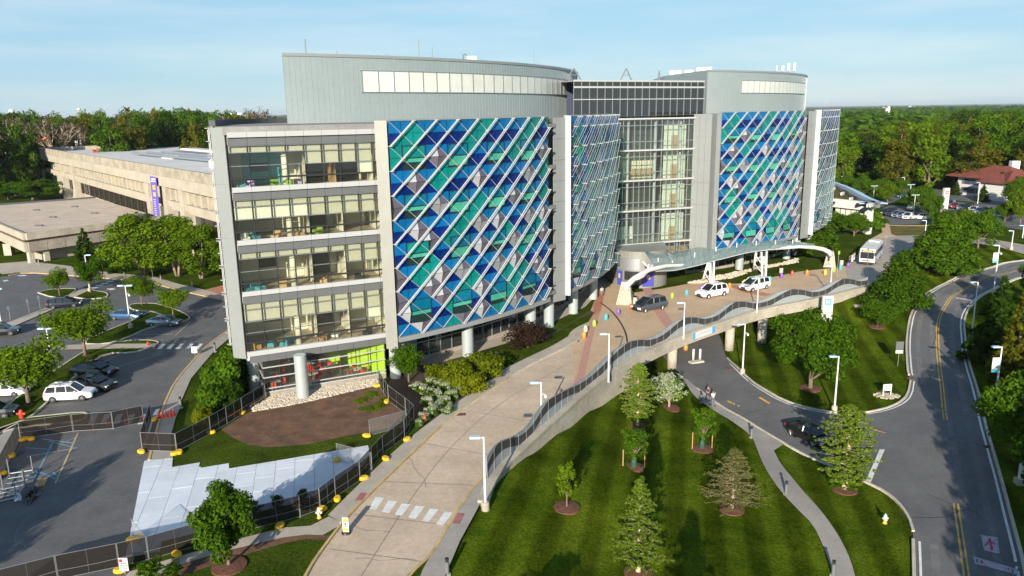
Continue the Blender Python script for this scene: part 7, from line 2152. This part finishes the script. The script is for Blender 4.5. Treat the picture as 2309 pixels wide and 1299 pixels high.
# ================================================================== BOLLARD LIGHTS, SIGNS, HYDRANTS
for (x,y,low_,lab) in ((1694,987,1,'dark bollard light at the path fork'),(1772,1115,1,'dark bollard light halfway down the footpath'),(1878,1299,1,'dark bollard light at the bottom end of the footpath'),(1581,908,1,'dark bollard light near the walking people'),
     (1009,1297,1,'dark bollard light at the bottom by the ramp sidewalk'),(485,792,0,'dark bollard light on the kerb path above the shrubs'),(408,918,0,'dark bollard light by the red cones'),(281,625,0,'dark bollard light in the grass left of the signpost'),(363,632,0,'dark bollard light in the grass right of the signpost'),(434,648,0,'dark bollard light near the flat stones')):
    p = L(x,y,.1) if low_ else G(x,y,.1)
    t = thing('bollard_light', lab, 'bollard light', p)
    MB().lathe((0,0,-.1),[(.22,0),(.22,.08)],14).obj('foot', M['concrete'], t, world=False)
    MB().lathe((0,0,0),[(.12,0),(.12,.82),(.125,.84)],14).obj('post', M['midmetal'], t, world=False)
    MB().lathe((0,0,.84),[(.10,0),(.10,.14),(.13,.15),(.13,.24)],14).obj('cap', M['darkmetal'], t, world=False)
def post_sign(base, top, label, low=True, w_=.6, hh=.8, m='greypanel', m2=None, z=0):
    p = L(*base) if low else G(base[0],base[1],z)
    h_ = max(1.2, at_range(top[0],top[1],hypot(p[0],p[1]))[2]-p[2])
    t = thing('signpost', label, 'sign', p, random.uniform(-.1,.1))
    MB().tube([(0,0,0),(0,0,h_)], .035, 6).obj('post', M['steel'], t, world=False)
    MB().box((0,-.05,h_-hh/2),(w_,.03,hh)).obj('sign_face', M[m], t, world=False)
    if m2: MB().box((0,-.05,h_-hh-.2),(w_*.95,.03,.36)).obj('small_plate', M[m2], t, world=False)
    return t
post_sign((2024,826),(2029,770),'grey signboard above a small white plate on the road verge',w_=.9,hh=1.1,m2='white')
post_sign((1887,627),(1900,566),'slim green bus stop sign beside the walk',low=False,w_=.35,hh=.6,m='green_chair')
post_sign((1955,600),(1950,560),'thin post beside the bus',low=False,w_=.2,hh=.3)
post_sign((345,629),(342,595),'green signpost in the grass by the multi-stemmed trees',low=False,w_=.4,hh=.5,m='green_chair')
post_sign((1996,555),(1996,531),'slim sign behind the bus',low=False,w_=.4,hh=.4,m='steel')
for i,(b,t_) in enumerate((((24,724),(18,691)),((66,706),(62,675)),((91,697),(84,667)))):
    post_sign(b,t_,('leftmost','middle','rightmost')[i]+' of three small dark signs on the long narrow island',low=False,w_=.35,hh=.5,m='text_grey')
post_sign((440,803),(440,791),'small white temporary sign standing at the kerb below the crosswalk',low=False,w_=.7,hh=.8,m='white')
post_sign((781,1202),(781,1166),'white temporary sign with yellow panels standing on the ramp',low=False,w_=.42,hh=1.15,m='white')
sg = [o for o in bpy.data.objects if o.get('label','').startswith('white temporary sign with')][0]
for z_,m_ in ((1.0,'yellow'),(.30,'egg_green')): MB().box((0,-.08,z_),(.36,.02,.18)).obj('coloured_panel', M[m_], sg, world=False)
MB().box((0,-.08,.72),(.14,.02,.14)).obj('red_symbol', M['red'], sg, world=False)
MB().box((0,-.08,.52),(.20,.02,.05)).obj('lettering', M['black'], sg, world=False)
MB().lathe((0,0,0),[(.34,0),(.30,.12)],14).obj('rubber_base', M['black'], sg, world=False)
post_sign((283,1296),(282,1264),'white notice with a red corner fixed by the bottom-left fence',low=False,w_=.55,hh=.9,m='white')
sg2 = [o for o in bpy.data.objects if o.get('label','').startswith('white notice with a red')][0]
h2 = max(v.co.z for v in sg2.children[0].data.vertices)
MB().box((-.14,-.08,h2-.16),(.2,.02,.2)).obj('red_corner', M['red'], sg2, world=False)
for k in range(4): MB().box((.02,-.08,h2-.35-k*.13),(.38,.02,.045)).obj('lettering', M['text_grey'], sg2, world=False)
# H sign
p = L(1862,730)
hs = thing('hospital_sign', 'white pylon with a blue H square standing by the bridge', 'sign', p, .1)
pt = V(1864,712,(p[0],p[1]),(p[0]+1,p[1]))[2]-p[2]; ptop = at_range(1866,667,hypot(p[0],p[1]))[2]-p[2]
MB().box((0,0,ptop/2),(1.5,.45,ptop)).obj('panel', M['white'], hs, world=False)
MB().box((-.05,-.235,ptop-.85),(1.0,.04,.95)).obj('blue_square', M['sign_b'], hs, world=False)
for (x,z,a,b) in ((-.22,0,.12,.6),(.22,0,.12,.6),(0,0,.34,.12)):
    MB().box((-.05+x,-.27,ptop-.85+z),(a,.03,b)).obj('letter_H', M['white'], hs, world=False)
# emergency pylon
p = G(2126,500,0); D = hypot(p[0],p[1]); ptop = at_range(2135,424,D)[2]
es = thing('emergency_sign', 'tall white pylon with a red cross square by the far car park', 'sign', p, .15)
wsz = 11/FPX*D
MB().box((0,0,ptop/2),(wsz,.7,ptop)).obj('panel', M['white'], es, world=False)
MB().box((0,-.36,ptop-wsz*.75),(wsz*.6,.05,wsz*.6)).obj('red_square', M['redcross'], es, world=False)
MB().box((0,-.40,ptop-wsz*.75),(wsz*.4,.05,wsz*.12)).box((0,-.40,ptop-wsz*.75),(wsz*.12,.055,wsz*.4)).obj('white_cross', M['white'], es, world=False)
# white lawn sign
p = L(1999,893)
wsn = thing('lawn_sign', 'small white board sign on two legs in a ring of pale stones', 'sign', p, .12)
MB().box((0,0,1.0),(1.0,.08,.75)).obj('board', M['white'], wsn, world=False)
for s in (-.45,.45): MB().box((s,0,.5),(.09,.09,1.1)).obj('leg', M['white'], wsn, world=False)
MB().box((-.1,-.045,1.15),(.45,.02,.06)).obj('lettering', M['text_grey'], wsn, world=False)
mb = MB(); rs2 = random.Random(4)
for _ in range(90):
    a = rs2.uniform(0,2*pi); r = rs2.uniform(0,1)**.5; x, y, s = p[0]+1.35*r*cos(a), p[1]+.9*r*sin(a), rs2.uniform(.08,.16)
    mb.box((x,y,p[2]+.05),(s*2,s*1.6,s),a)
o = mb.obj('stone_ring', M['rock'], kind='stuff'); o['label'] = 'pale stones round the foot of the lawn sign'
# parking sign at right edge
p = L(2302,1092)
ps = thing('parking_sign', 'cream parking sign with blue P square and black lettering at the right edge', 'sign', p, -.15)
ptop = at_range(2300,1012,hypot(p[0],p[1]))[2]-p[2]
MB().box((.9,0,ptop*.58),(2.3,.35,ptop*.84)).obj('panel', M['white'], ps, world=False)
MB().box((.9,0,ptop*.08),(2.7,.7,ptop*.16)).obj('base', M['concrete'], ps, world=False)
for k,z in enumerate((.88,.66)):
    MB().box((.35,-.19,ptop*z),(.55,.04,ptop*.15)).obj('blue_square', M['signblue'], ps, world=False)
    MB().box((.24,-.22,ptop*z),(.07,.03,ptop*.11)).box((.36,-.22,ptop*(z+.04)),(.2,.03,.06)).box((.36,-.22,ptop*(z+.0)),(.2,.03,.06)).obj('letter', M['white'], ps, world=False)
MB().box((1.25,-.185,ptop*.78),(1.0,.03,ptop*.35)).obj('violet_panel', M['bannerp'], ps, world=False)
def text(s, loc, size, m, parent, rx=pi/2, rz=0.0, ext=.01):
    c = bpy.data.curves.new('lettering','FONT'); c.body = s; c.size = size; c.extrude = ext; c.align_x = 'LEFT'
    o = bpy.data.objects.new('lettering', c); COL.objects.link(o); o.location = loc; o.rotation_euler = (rx,0,rz); o.parent = parent
    c.materials.append(m)
    bpy.context.view_layer.update()
    me = bpy.data.meshes.new_from_object(o.evaluated_get(bpy.context.evaluated_depsgraph_get()))
    n_ = bpy.data.objects.new('lettering', me); COL.objects.link(n_); n_.location = loc; n_.rotation_euler = (rx,0,rz); n_.parent = parent
    bpy.data.objects.remove(o); return n_
for k,s in enumerate(('Nemours','Pavilion','Parking')): text(s,(.0,-.21,ptop*(.46-.09*k)),ptop*.10,M['black'],ps)
# hydrants
def hydrant(p, lab, body, top):
    t = thing('fire_hydrant', lab, 'fire hydrant', p)
    MB().lathe((0,0,0),[(.17,0),(.17,.06),(.12,.08),(.12,.50),(.15,.52),(.15,.56)],14).obj('barrel', body, t, world=False)
    MB().lathe((0,0,.56),[(.14,0),(.12,.12),(.05,.2),(.04,.26)],14).obj('bonnet', top, t, world=False)
    MB().tube([(-.22,0,.42),(.22,0,.42)], .07, 8).tube([(0,-.22,.38),(0,0,.38)], .08, 8).obj('nozzle', top, t, world=False)
M['hyd_y'] = mat('hydrant_yellow',(.78,.42,.10),.5)
hydrant(L(1995,1180),'yellow fire hydrant with a pale cap on the lawn by the junction',M['hyd_y'],M['lamp_head'])
hydrant(G(720,1168),'small yellow hydrant with a white cap by the fence and path',M['hyd_y'],M['white'])
hydrant(G(958,953),'red standpipe between the white flowers and the kerb',M['red'],M['red'])
t = thing('red_post', 'red pump fitting on the island at the bottom left', 'standpipe', G(49,942,.12)); MB().lathe((0,0,0),[(.2,0),(.2,.5),(.12,.8)],10).obj('body',M['red'],t,world=False); MB().tube([(-.4,0,.4),(.4,0,.4)],.1,8).obj('outlets',M['red'],t,world=False)
tag(MB().lathe(G(334,779,.13),[(.14,0),(.13,.3),(.05,.5)],10).obj('small_hydrant',M['red']),'small red hydrant on the island tip by the crosswalk','fire hydrant')
# cones
cone = MB().box((0,0,.02),(.36,.36,.04)).lathe((0,0,.04),[(.14,0),(.03,.62)],10).mesh('traffic_cone', M['red'])
for i,(x,y,lab) in enumerate(((359,943,'first cone from the kerb in the row across the sidewalk'),(367.5,941,'second cone in the row across the sidewalk'),(375.5,940,'third cone in the row across the sidewalk'),(385,938.5,'fourth cone in the row across the sidewalk, with a white band'),(392,937,'last cone in the row, beside the dark bollard light'),(210,963,'cone seen through the screened gate, left one'),(244,959,'cone seen through the screened gate, middle one'),(284,953,'dim cone seen through the screened gate'),(324,948,'cone beside the corner of the screened fence'))):
    o = bpy.data.objects.new('traffic_cone', cone); COL.objects.link(o); o.location = G(x,y,.10 if i<5 else .012); tag(o, 'red '+lab, 'cone', 'red traffic cones')
# ================================================================== TEMPORARY FENCES
def fence(px, label, hgt=1.75, screen=True, panel=3.0, z=0.0, name='construction_fence', wire=False):
    w_ = [G(x,y,z) for x,y in px]
    t = thing(name, label, 'fence', w_[0])
    for a, b in zip(w_, w_[1:]):
        l_ = hypot(b[0]-a[0], b[1]-a[1]); n = max(1, round(l_/panel))
        for k in range(n):
            p, q = lerp(a,b,(k+.01)/n), lerp(a,b,(k+.99)/n)
            fr_ = MB()
            P3 = lambda u,h_: (p[0]+(q[0]-p[0])*u, p[1]+(q[1]-p[1])*u, z+h_)
            fr_.tube([P3(0,.02),P3(0,hgt)], .018, 5); fr_.tube([P3(1,.02),P3(1,hgt)], .018, 5)
            fr_.tube([P3(0,hgt),P3(1,hgt)], .016, 5); fr_.tube([P3(0,.12),P3(1,.12)], .02, 5); fr_.tube([P3(.5,.12),P3(.5,hgt)], .009, 4)
            f = fr_.obj('panel_frame', M['steel'], t)
            MB().add([P3(0,.10),P3(1,.10),P3(1,hgt-.02),P3(0,hgt-.02)], [(0,1,2,3)]).obj('screen', M['net'] if screen else M['net2'], f, world=False).location = (0,0,0)
            for s_ in range(0 if not screen else 1):
                MB().tube([P3(0,.7),P3(.33,.66),P3(.66,.67),P3(1,.7)], .012, 4).obj('wire_line', M['orange'] if k%2 else M['steel'], f, world=False)
    return t
fence([(46,992),(166,975),(256,969),(325.5,953.7)],'black-screened fence gate across the bottom-left lane')
fence([(342,949),(321,1018),(399,1021)],'black-screened fence corner over the kerb path')
fence([(399,1021),(476,980),(547,936),(600,903),(612,893)],'black-screened fence up the slope beside the shrubs')
fence([(854.7,869),(865.5,888),(876,906),(915,936),(934,953)],'black-screened fence between the soil bed and the white flowers')
fence([(934,953),(912.7,988),(864,1026),(812.5,1085),(757,1123),(722.6,1151),(677.7,1168),(571,1195),(457.5,1230),(336,1265),(270,1281),(132,1310),(0,1345)],'long black-screened fence along the ramp sidewalk and bottom edge')
fence([(0,1084),(46,995)],'black-screened fence at the left edge')
fence([(760,1040),(840,1062)],'unscreened wire fence panel leaning over the walkway end',screen=False,hgt=1.6)
fence([(833,985),(918,962),(864,1026)],'unscreened wire brace panels near the ramp sidewalk',screen=False,hgt=1.6)
fence([(302,1218),(336,1262)],'single wire brace panel above the twin yellow weights',screen=False,hgt=1.6)
wt_ = MB().lathe((0,0,0),[(.30,0),(.36,.06),(.36,.2),(.28,.28)],12)
wme = wt_.mesh('fence_weight', M['yellow'])
for i,(x,y,lab) in enumerate(((476,977,'halfway up the slope fence'),(546.6,933,'near the top of the slope fence'),(319,1021,'left of the fence corner'),(396,1025,'at the foot of the slope fence'),(405,1022,'right beside another at the foot of the slope fence'),(851,872,'at the cafe corner on the stones'),(872,908,'in the soil bed below the cafe corner'),(827,985,'standing upright at the brace panel'),(918,993,'on the ramp sidewalk, highest one'),(870,1037,'on the ramp sidewalk, second one'),(820,1081,'on the ramp sidewalk, third one'),(761,1128,'on the verge by the sidewalk end'),(726,1150,'by the small yellow hydrant'),(631,1189,'behind the foreground maple'),(399,1253,'beside the path at the bottom left'),(299,1219,'on the walkway corner, left of two'),(314,1216,'on the walkway corner, right of two'),(271,1290,'by the white notice at the bottom'),(760,1040,'on the white walkway'),(71,992,'behind the gate fence, right of two'),(54,993,'behind the gate fence, left of two'),(28,1030,'at the left edge fence, upper one'),(5,1070,'at the left edge fence, lower one'),(349,948,'behind the gate corner'),(609,893,'at the left column foot'))):
    o = bpy.data.objects.new('fence_weight', wme); COL.objects.link(o); o.location = G(x,y,.05); o.rotation_euler = (0,0,i*1.3)
    o.scale = (1.15,.75,1.0)
    tag(o, 'yellow fence weight '+lab, 'fence weight', 'yellow fence weights')
# metal frames, pallet and sheeting in the bottom-left bays
for i,(px_,lab) in enumerate(((((8,1110),(58,1098),(75,1066),(22,1074)),'galvanised stacking frame with upright poles, farther one'),(((-15,1140),(38,1128),(56,1100),(2,1110)),'galvanised stacking frame with upright poles, nearer one'))):
    c_ = [G(x,y,.02) for x,y in px_]
    t = thing('steel_frame', lab, 'metal frame', c_[0])
    for a,b in zip(c_, c_[1:]+c_[:1]): MB().tube([(a[0],a[1],.25),(b[0],b[1],.25)], .05, 6).obj('rail', M['steel'], t)
    for a in c_: MB().tube([a,(a[0],a[1],1.5)], .045, 6).obj('upright', M['steel'], t)
    for u in (.33,.66): MB().tube([lerp(c_[0],c_[3],u)[:2]+(.25,), lerp(c_[1],c_[2],u)[:2]+(.25,)], .04, 6).obj('crossbar', M['steel'], t)
pp = [G(x,y,.02) for x,y in ((80,1102),(99,1098),(109,1079),(88,1083))]
pal = thing('pallet', 'pale wooden pallet partly under black sheeting', 'pallet', pp[0])
for k in range(6):
    a, b = lerp(pp[0],pp[3],k/6+.02), lerp(pp[1],pp[2],k/6+.02); c_, d_ = lerp(pp[1],pp[2],k/6+.13), lerp(pp[0],pp[3],k/6+.13)
    MB().prism([a[:2],b[:2],c_[:2],d_[:2]], .13, .17).obj('slat', M['wood'], pal)
for u in (.03,.45,.87):
    a, b = lerp(pp[0],pp[1],u), lerp(pp[3],pp[2],u); MB().wall(a[:2],b[:2],.02,.128,.1).obj('runner', M['wood'], pal)
def crumple(nm, px, h_, m, lab, seed):
    rnd = random.Random(seed); w_ = [G(x,y,0) for x,y in px]; cx_ = sum(p[0] for p in w_)/len(w_); cy_ = sum(p[1] for p in w_)/len(w_)
    mb = MB(); n = 14; rings = 4; vs = []
    for r in range(rings):
        f = 1-r/rings
        for k in range(n):
            u = k/n*len(w_); i = int(u); p = lerp(w_[i%len(w_)], w_[(i+1)%len(w_)], u-i)
            j = rnd.uniform(.75,1.1)
            vs.append((cx_+(p[0]-cx_)*f*j, cy_+(p[1]-cy_)*f*j, .03+h_*(1-f*f)*rnd.uniform(.3,1.2)))
    vs.append((cx_,cy_,h_*.8))
    fs = [(r*n+k,r*n+(k+1)%n,(r+1)*n+(k+1)%n,(r+1)*n+k) for r in range(rings-1) for k in range(n)]+[((rings-1)*n+k,(rings-1)*n+(k+1)%n,rings*n) for k in range(n)]
    mb.add(vs, fs); return tag(mb.obj(nm, M[m]), lab, 'sheeting')
crumple('plastic_sheeting', [(50,1140),(66,1142),(92,1120),(98,1100),(85,1092),(70,1105),(58,1125)], .5, 'wet', 'heap of black plastic sheeting beside the pallet', 3)
crumple('plastic_sheeting', [(30,1135),(48,1130),(52,1118),(40,1112),(32,1120)], .35, 'foil', 'crumpled clear plastic sheeting left of the black heap', 8)
crumple('plastic_sheeting', [(78,1104),(88,1106),(88,1096),(80,1094)], .35, 'foil', 'scrap of clear plastic on the corner of the pallet', 12)
# ================================================================== PEOPLE
def person(p, h_, ang, label, pose='walk', shirt='cloth_w', legs='cloth_b', hair='hair', arms=None):
    """one continuous skinned body with clothing colours as separate shells"""
    s = h_/1.75
    t = thing('person', label, 'person', p, ang)
    def skin(nm, pts, edges, rad, m, par=t):
        me = bpy.data.meshes.new(nm); me.from_pydata([tuple(c*s for c in q) for q in pts], edges, [])
        o = bpy.data.objects.new(nm, me); COL.objects.link(o); o.parent = par
        mo = o.modifiers.new('skin','SKIN'); me.materials.append(M[m])
        for i, r in enumerate(rad): me.skin_vertices[0].data[i].radius = (r*s, r*s*.85)
        me.skin_vertices[0].data[0].use_root = True
        sb = o.modifiers.new('sub','SUBSURF'); sb.levels = 1; sb.render_levels = 2
        return o
    if pose == 'sit': st = [(.45,.10),(.45,.12)]; 
    a = .16 if pose == 'walk' else .0
    if pose == 'sit':
        hipz = .52; lk = (.42,.10,.50); lf = (.45,.11,.08); rk = (.42,-.10,.50); rf = (.45,-.11,.08)
    else:
        hipz = .93; lk = (a*.9,.09,.50); lf = (a*1.3-.05,.10,.07); rk = (-a*.4,-.09,.50); rf = (-a*1.8,-.10,.09)
    B = [(0,0,hipz),(0,0,hipz+.22),(0,0,hipz+.46),(.01,0,hipz+.56),(.02,0,hipz+.66),(.02,0,hipz+.79),
         (0,.19,hipz+.47),(-.04,.24,hipz+.20),(.06,.24,hipz-.04),(.08,.24,hipz-.12),
         (0,-.19,hipz+.47),(.04,-.24,hipz+.20),(.12,-.22,hipz-.02),(.14,-.22,hipz-.10),
         (0,.09,hipz-.06),lk,lf,(lf[0]+.14,lf[1],lf[2]-.03),(0,-.09,hipz-.06),rk,rf,(rf[0]+.14,rf[1],rf[2]-.03)]
    E_ = [(0,1),(1,2),(2,3),(3,4),(4,5),(2,6),(6,7),(7,8),(8,9),(2,10),(10,11),(11,12),(12,13),(0,14),(14,15),(15,16),(16,17),(0,18),(18,19),(19,20),(20,21)]
    R_ = [.13,.125,.13,.05,.085,.075,.06,.045,.032,.03,.06,.045,.032,.03,.085,.055,.04,.03,.085,.055,.04,.03]
    body = skin('body', B, E_, R_, 'skin')
    # clothing
    skin('shirt', [(0,0,hipz+.0),(0,0,hipz+.22),(0,0,hipz+.46),(.005,0,hipz+.52),(0,.19,hipz+.47),(-.03,.235,hipz+.24),(0,-.19,hipz+.47),(.03,-.235,hipz+.24)],
         [(0,1),(1,2),(2,3),(2,4),(4,5),(2,6),(6,7)], [.15,.148,.152,.075,.078,.066,.078,.066], shirt)
    skin('trousers', [(0,0,hipz+.04),(0,.09,hipz-.06),lk,(lf[0],lf[1],lf[2]+.06),(0,-.09,hipz-.06),rk,(rf[0],rf[1],rf[2]+.06)],
         [(0,1),(1,2),(2,3),(0,4),(4,5),(5,6)], [.15,.105,.075,.06,.105,.075,.06], legs)
    skin('hair', [(-.02,0,hipz+.70),(-.01,0,hipz+.84)], [(0,1)], [.085,.082], hair)
    for f in (lf, rf): MB().box((f[0]*s+.05*s,f[1]*s,.045*s),(.27*s,.1*s,.09*s)).obj('shoe', M['black'], t, world=False)
    return t
pz = L(1607,916,.10)
person(pz, 1.75, 1.9, 'person in a white shirt and jeans walking on the path below the bridge')
pz2 = L(1603,912,.10); person((pz2[0]-.1,pz2[1]+1.0,pz2[2]), 1.75, 1.9, 'person in dark clothes walking just ahead of the one in white', shirt='cloth_n', legs='cloth_n')
for i,(x,y,sh_,lab) in enumerate(((1921,592,'cloth_w','person in pale clothes waiting beside the bus, nearer one'),(1926,588,'cloth_w','person in white waiting by the bus door, farther one'),(1915,596,'cloth_n','person in dark clothes waiting beside the bus'))):
    person(G(x,y,.014), 1.7, 0.2, lab, pose='stand', shirt=sh_, legs='cloth_w' if i<2 else 'cloth_n')
person(G(1455,700,.014), 1.7, -1.6, 'person in a red shirt standing behind the grey minivan', pose='stand', shirt='red', legs='cloth_n').location = G(1456,690,.014)
sp_ = G(1357,664,.014)
ch = thing('wooden_chair', 'wooden chair under the seated person by the column', 'chair', sp_, -1.2)
MB().box((0,0,.45),(.5,.5,.05)).obj('seat', M['orange'], ch, world=False)
MB().box((-.24,0,.75),(.05,.5,.5)).obj('backrest', M['orange'], ch, world=False)
for sx_ in (-.22,.22):
    for sy_ in (-.22,.22): MB().box((sx_,sy_,.21),(.05,.05,.42)).obj('leg', M['orange'], ch, world=False)
person((sp_[0],sp_[1],sp_[2]-.0), 1.7, -1.2, 'person in grey clothes seated on a wooden chair by the columns', pose='sit', shirt='cloth_w', legs='cloth_b')
person(G(1381,637,.014), 1.65, -1.4, 'person in dark clothes sitting by the entrance drum', pose='sit', shirt='cloth_n', legs='cloth_n')
ch2 = copy_tree(ch); ch2.location = G(1381,637,.014); ch2.rotation_euler = (0,0,-1.4); ch2['label'] = 'wooden chair by the entrance drum wall'
# ================================================================== CAFE AND ROOM FURNITURE
def chair(p, rz, m, label, group, nm='cafe_chair'):
    key = 'ch_'+m
    if key not in CARS:
        t = thing(nm, label, 'chair', p, rz, group)
        MB().box((0,0,.45),(.46,.46,.05)).obj('seat', M[m], t, world=False)
        MB().box((-.22,0,.72),(.05,.46,.42)).obj('backrest', M[m], t, world=False)
        for sx_ in (-.2,.2):
            for sy_ in (-.2,.2): MB().box((sx_,sy_,.21),(.035,.035,.42)).obj('leg', M['steel'], t, world=False)
        CARS[key] = t
        return t
    t = copy_tree(CARS[key]); t.location = p; t.rotation_euler = (0,0,rz); t['label'] = label; t['group'] = group; t.name = nm
    return t
rr3 = random.Random(8)
for i in range(8):
    s_, d_ = (1.2,1.6,3.4,5.2,7.4,9.8,5.6,2.6)[i], (1.6,4.6,7.0,2.2,3.6,1.4,5.5,9.6)[i]
    tb_ = thing('cafe_table', 'pale round-cornered cafe table inside the ground-floor cafe', 'table', cf(s_,d_,.31), rr3.uniform(0,3), 'cafe tables')
    MB().box((0,0,.73),(1.1,.8,.04)).obj('tabletop', M['roofwhite'], tb_, world=False); MB().tube([(0,0,0),(0,0,.71)],.04,8).obj('pedestal', M['steel'], tb_, world=False)
    for k in range(4):
        a = k*pi/2+rr3.uniform(-.3,.3)
        p_ = cf(s_+cos(a)*.85, d_+sin(a)*.75, .31)
        if 0.2 < s_+cos(a)*.85 < 12.2: chair(p_, a+pi+math.atan2(ly,lx), 'red', 'red plastic chair at a table in the ground-floor cafe', 'red cafe chairs')
for i in range(9):
    c_ = P1(-5.6, -49+i*1.5)
    chair((c_[0],c_[1],.05), i*1.1, 'red', 'red plastic chair behind the dark glass below the patterned facade', 'red chairs behind the lower glass')
for k,(zf,items) in enumerate(((21.35-.40+.01,((1.0,1.2,'teal_chair'),(1.7,1.0,'lilac'),(4.2,1.2,'green_chair'),(5.6,.9,'green_chair'),(6.3,1.4,'lilac'))),(16.3-.39,((.9,1.0,'blind_l'),(1.9,1.4,'teal_chair'),(3.9,1.5,'wood'),(6.2,1.3,'wood'),(8.2,2.4,'green_chair'))),(11.25-.39,((.8,1.2,'teal_chair'),(1.9,1.0,'teal_chair'),(4.2,1.6,'wood'),(8.4,1.6,'wood'),(12.0,1.2,'black'))),(5.2-.39,((1.0,1.5,'gold_wall'),(2.6,1.6,'teal_chair'),(3.8,1.2,'teal_chair'),(4.6,2.2,'teal_chair'),(7.6,1.3,'wood'),(9.2,2.0,'blind_l'),(12.4,1.0,'black'))))):
    for j,(s_,d_,m_) in enumerate(items):
        t = thing('lounge_seat', '%s upholstered seat on the %s of the glazed bay, number %d from the left' % ({'teal_chair':'teal','lilac':'lilac','green_chair':'lime green','blind_l':'cream','wood':'tan','black':'dark','gold_wall':'ochre'}[m_], ('top floor','third floor','second floor','first floor')[k], j+1), 'seat', LU(s_,d_,zf), rr3.uniform(0,6), 'seats in the glazed bay')
        t['label'] = '%s seat %s on the %s of the glazed bay' % ({'teal_chair':'teal','lilac':'lilac','green_chair':'lime green','blind_l':'cream','wood':'tan','black':'dark','gold_wall':'ochre'}[m_], ('at the far left','left of the room column','near the room column','by the middle partition','right of the partition','toward the right end','at the right end')[j], ('top floor','third floor','second floor','first floor')[k])
        MB().box((0,0,.25),(.8,.75,.34)).obj('seat', M[m_], t, world=False); MB().box((-.34,0,.6),(.14,.75,.5)).obj('backrest', M[m_], t, world=False)
        for s2 in (-.36,.36): MB().box((0,s2,.42),(.7,.1,.2)).obj('armrest', M[m_], t, world=False)
# haze: the air between here and the skyline
hz = bpy.data.materials.new('haze_air'); hz.use_nodes = True
hn = hz.node_tree.nodes; hn.clear()
ho = hn.new('ShaderNodeOutputMaterial'); hv_ = hn.new('ShaderNodeVolumePrincipled')
hv_.inputs['Color'].default_value = (.80,.90,1.0,1); hv_.inputs['Density'].default_value = 0.000045; hv_.inputs['Anisotropy'].default_value = 0.1
hz.node_tree.links.new(hv_.outputs[0], ho.inputs['Volume'])
o = MB().box((0,9000,35),(24000,24000,90)).obj('haze', hz); o['kind'] = 'stuff'; o['label'] = 'thin air haze'
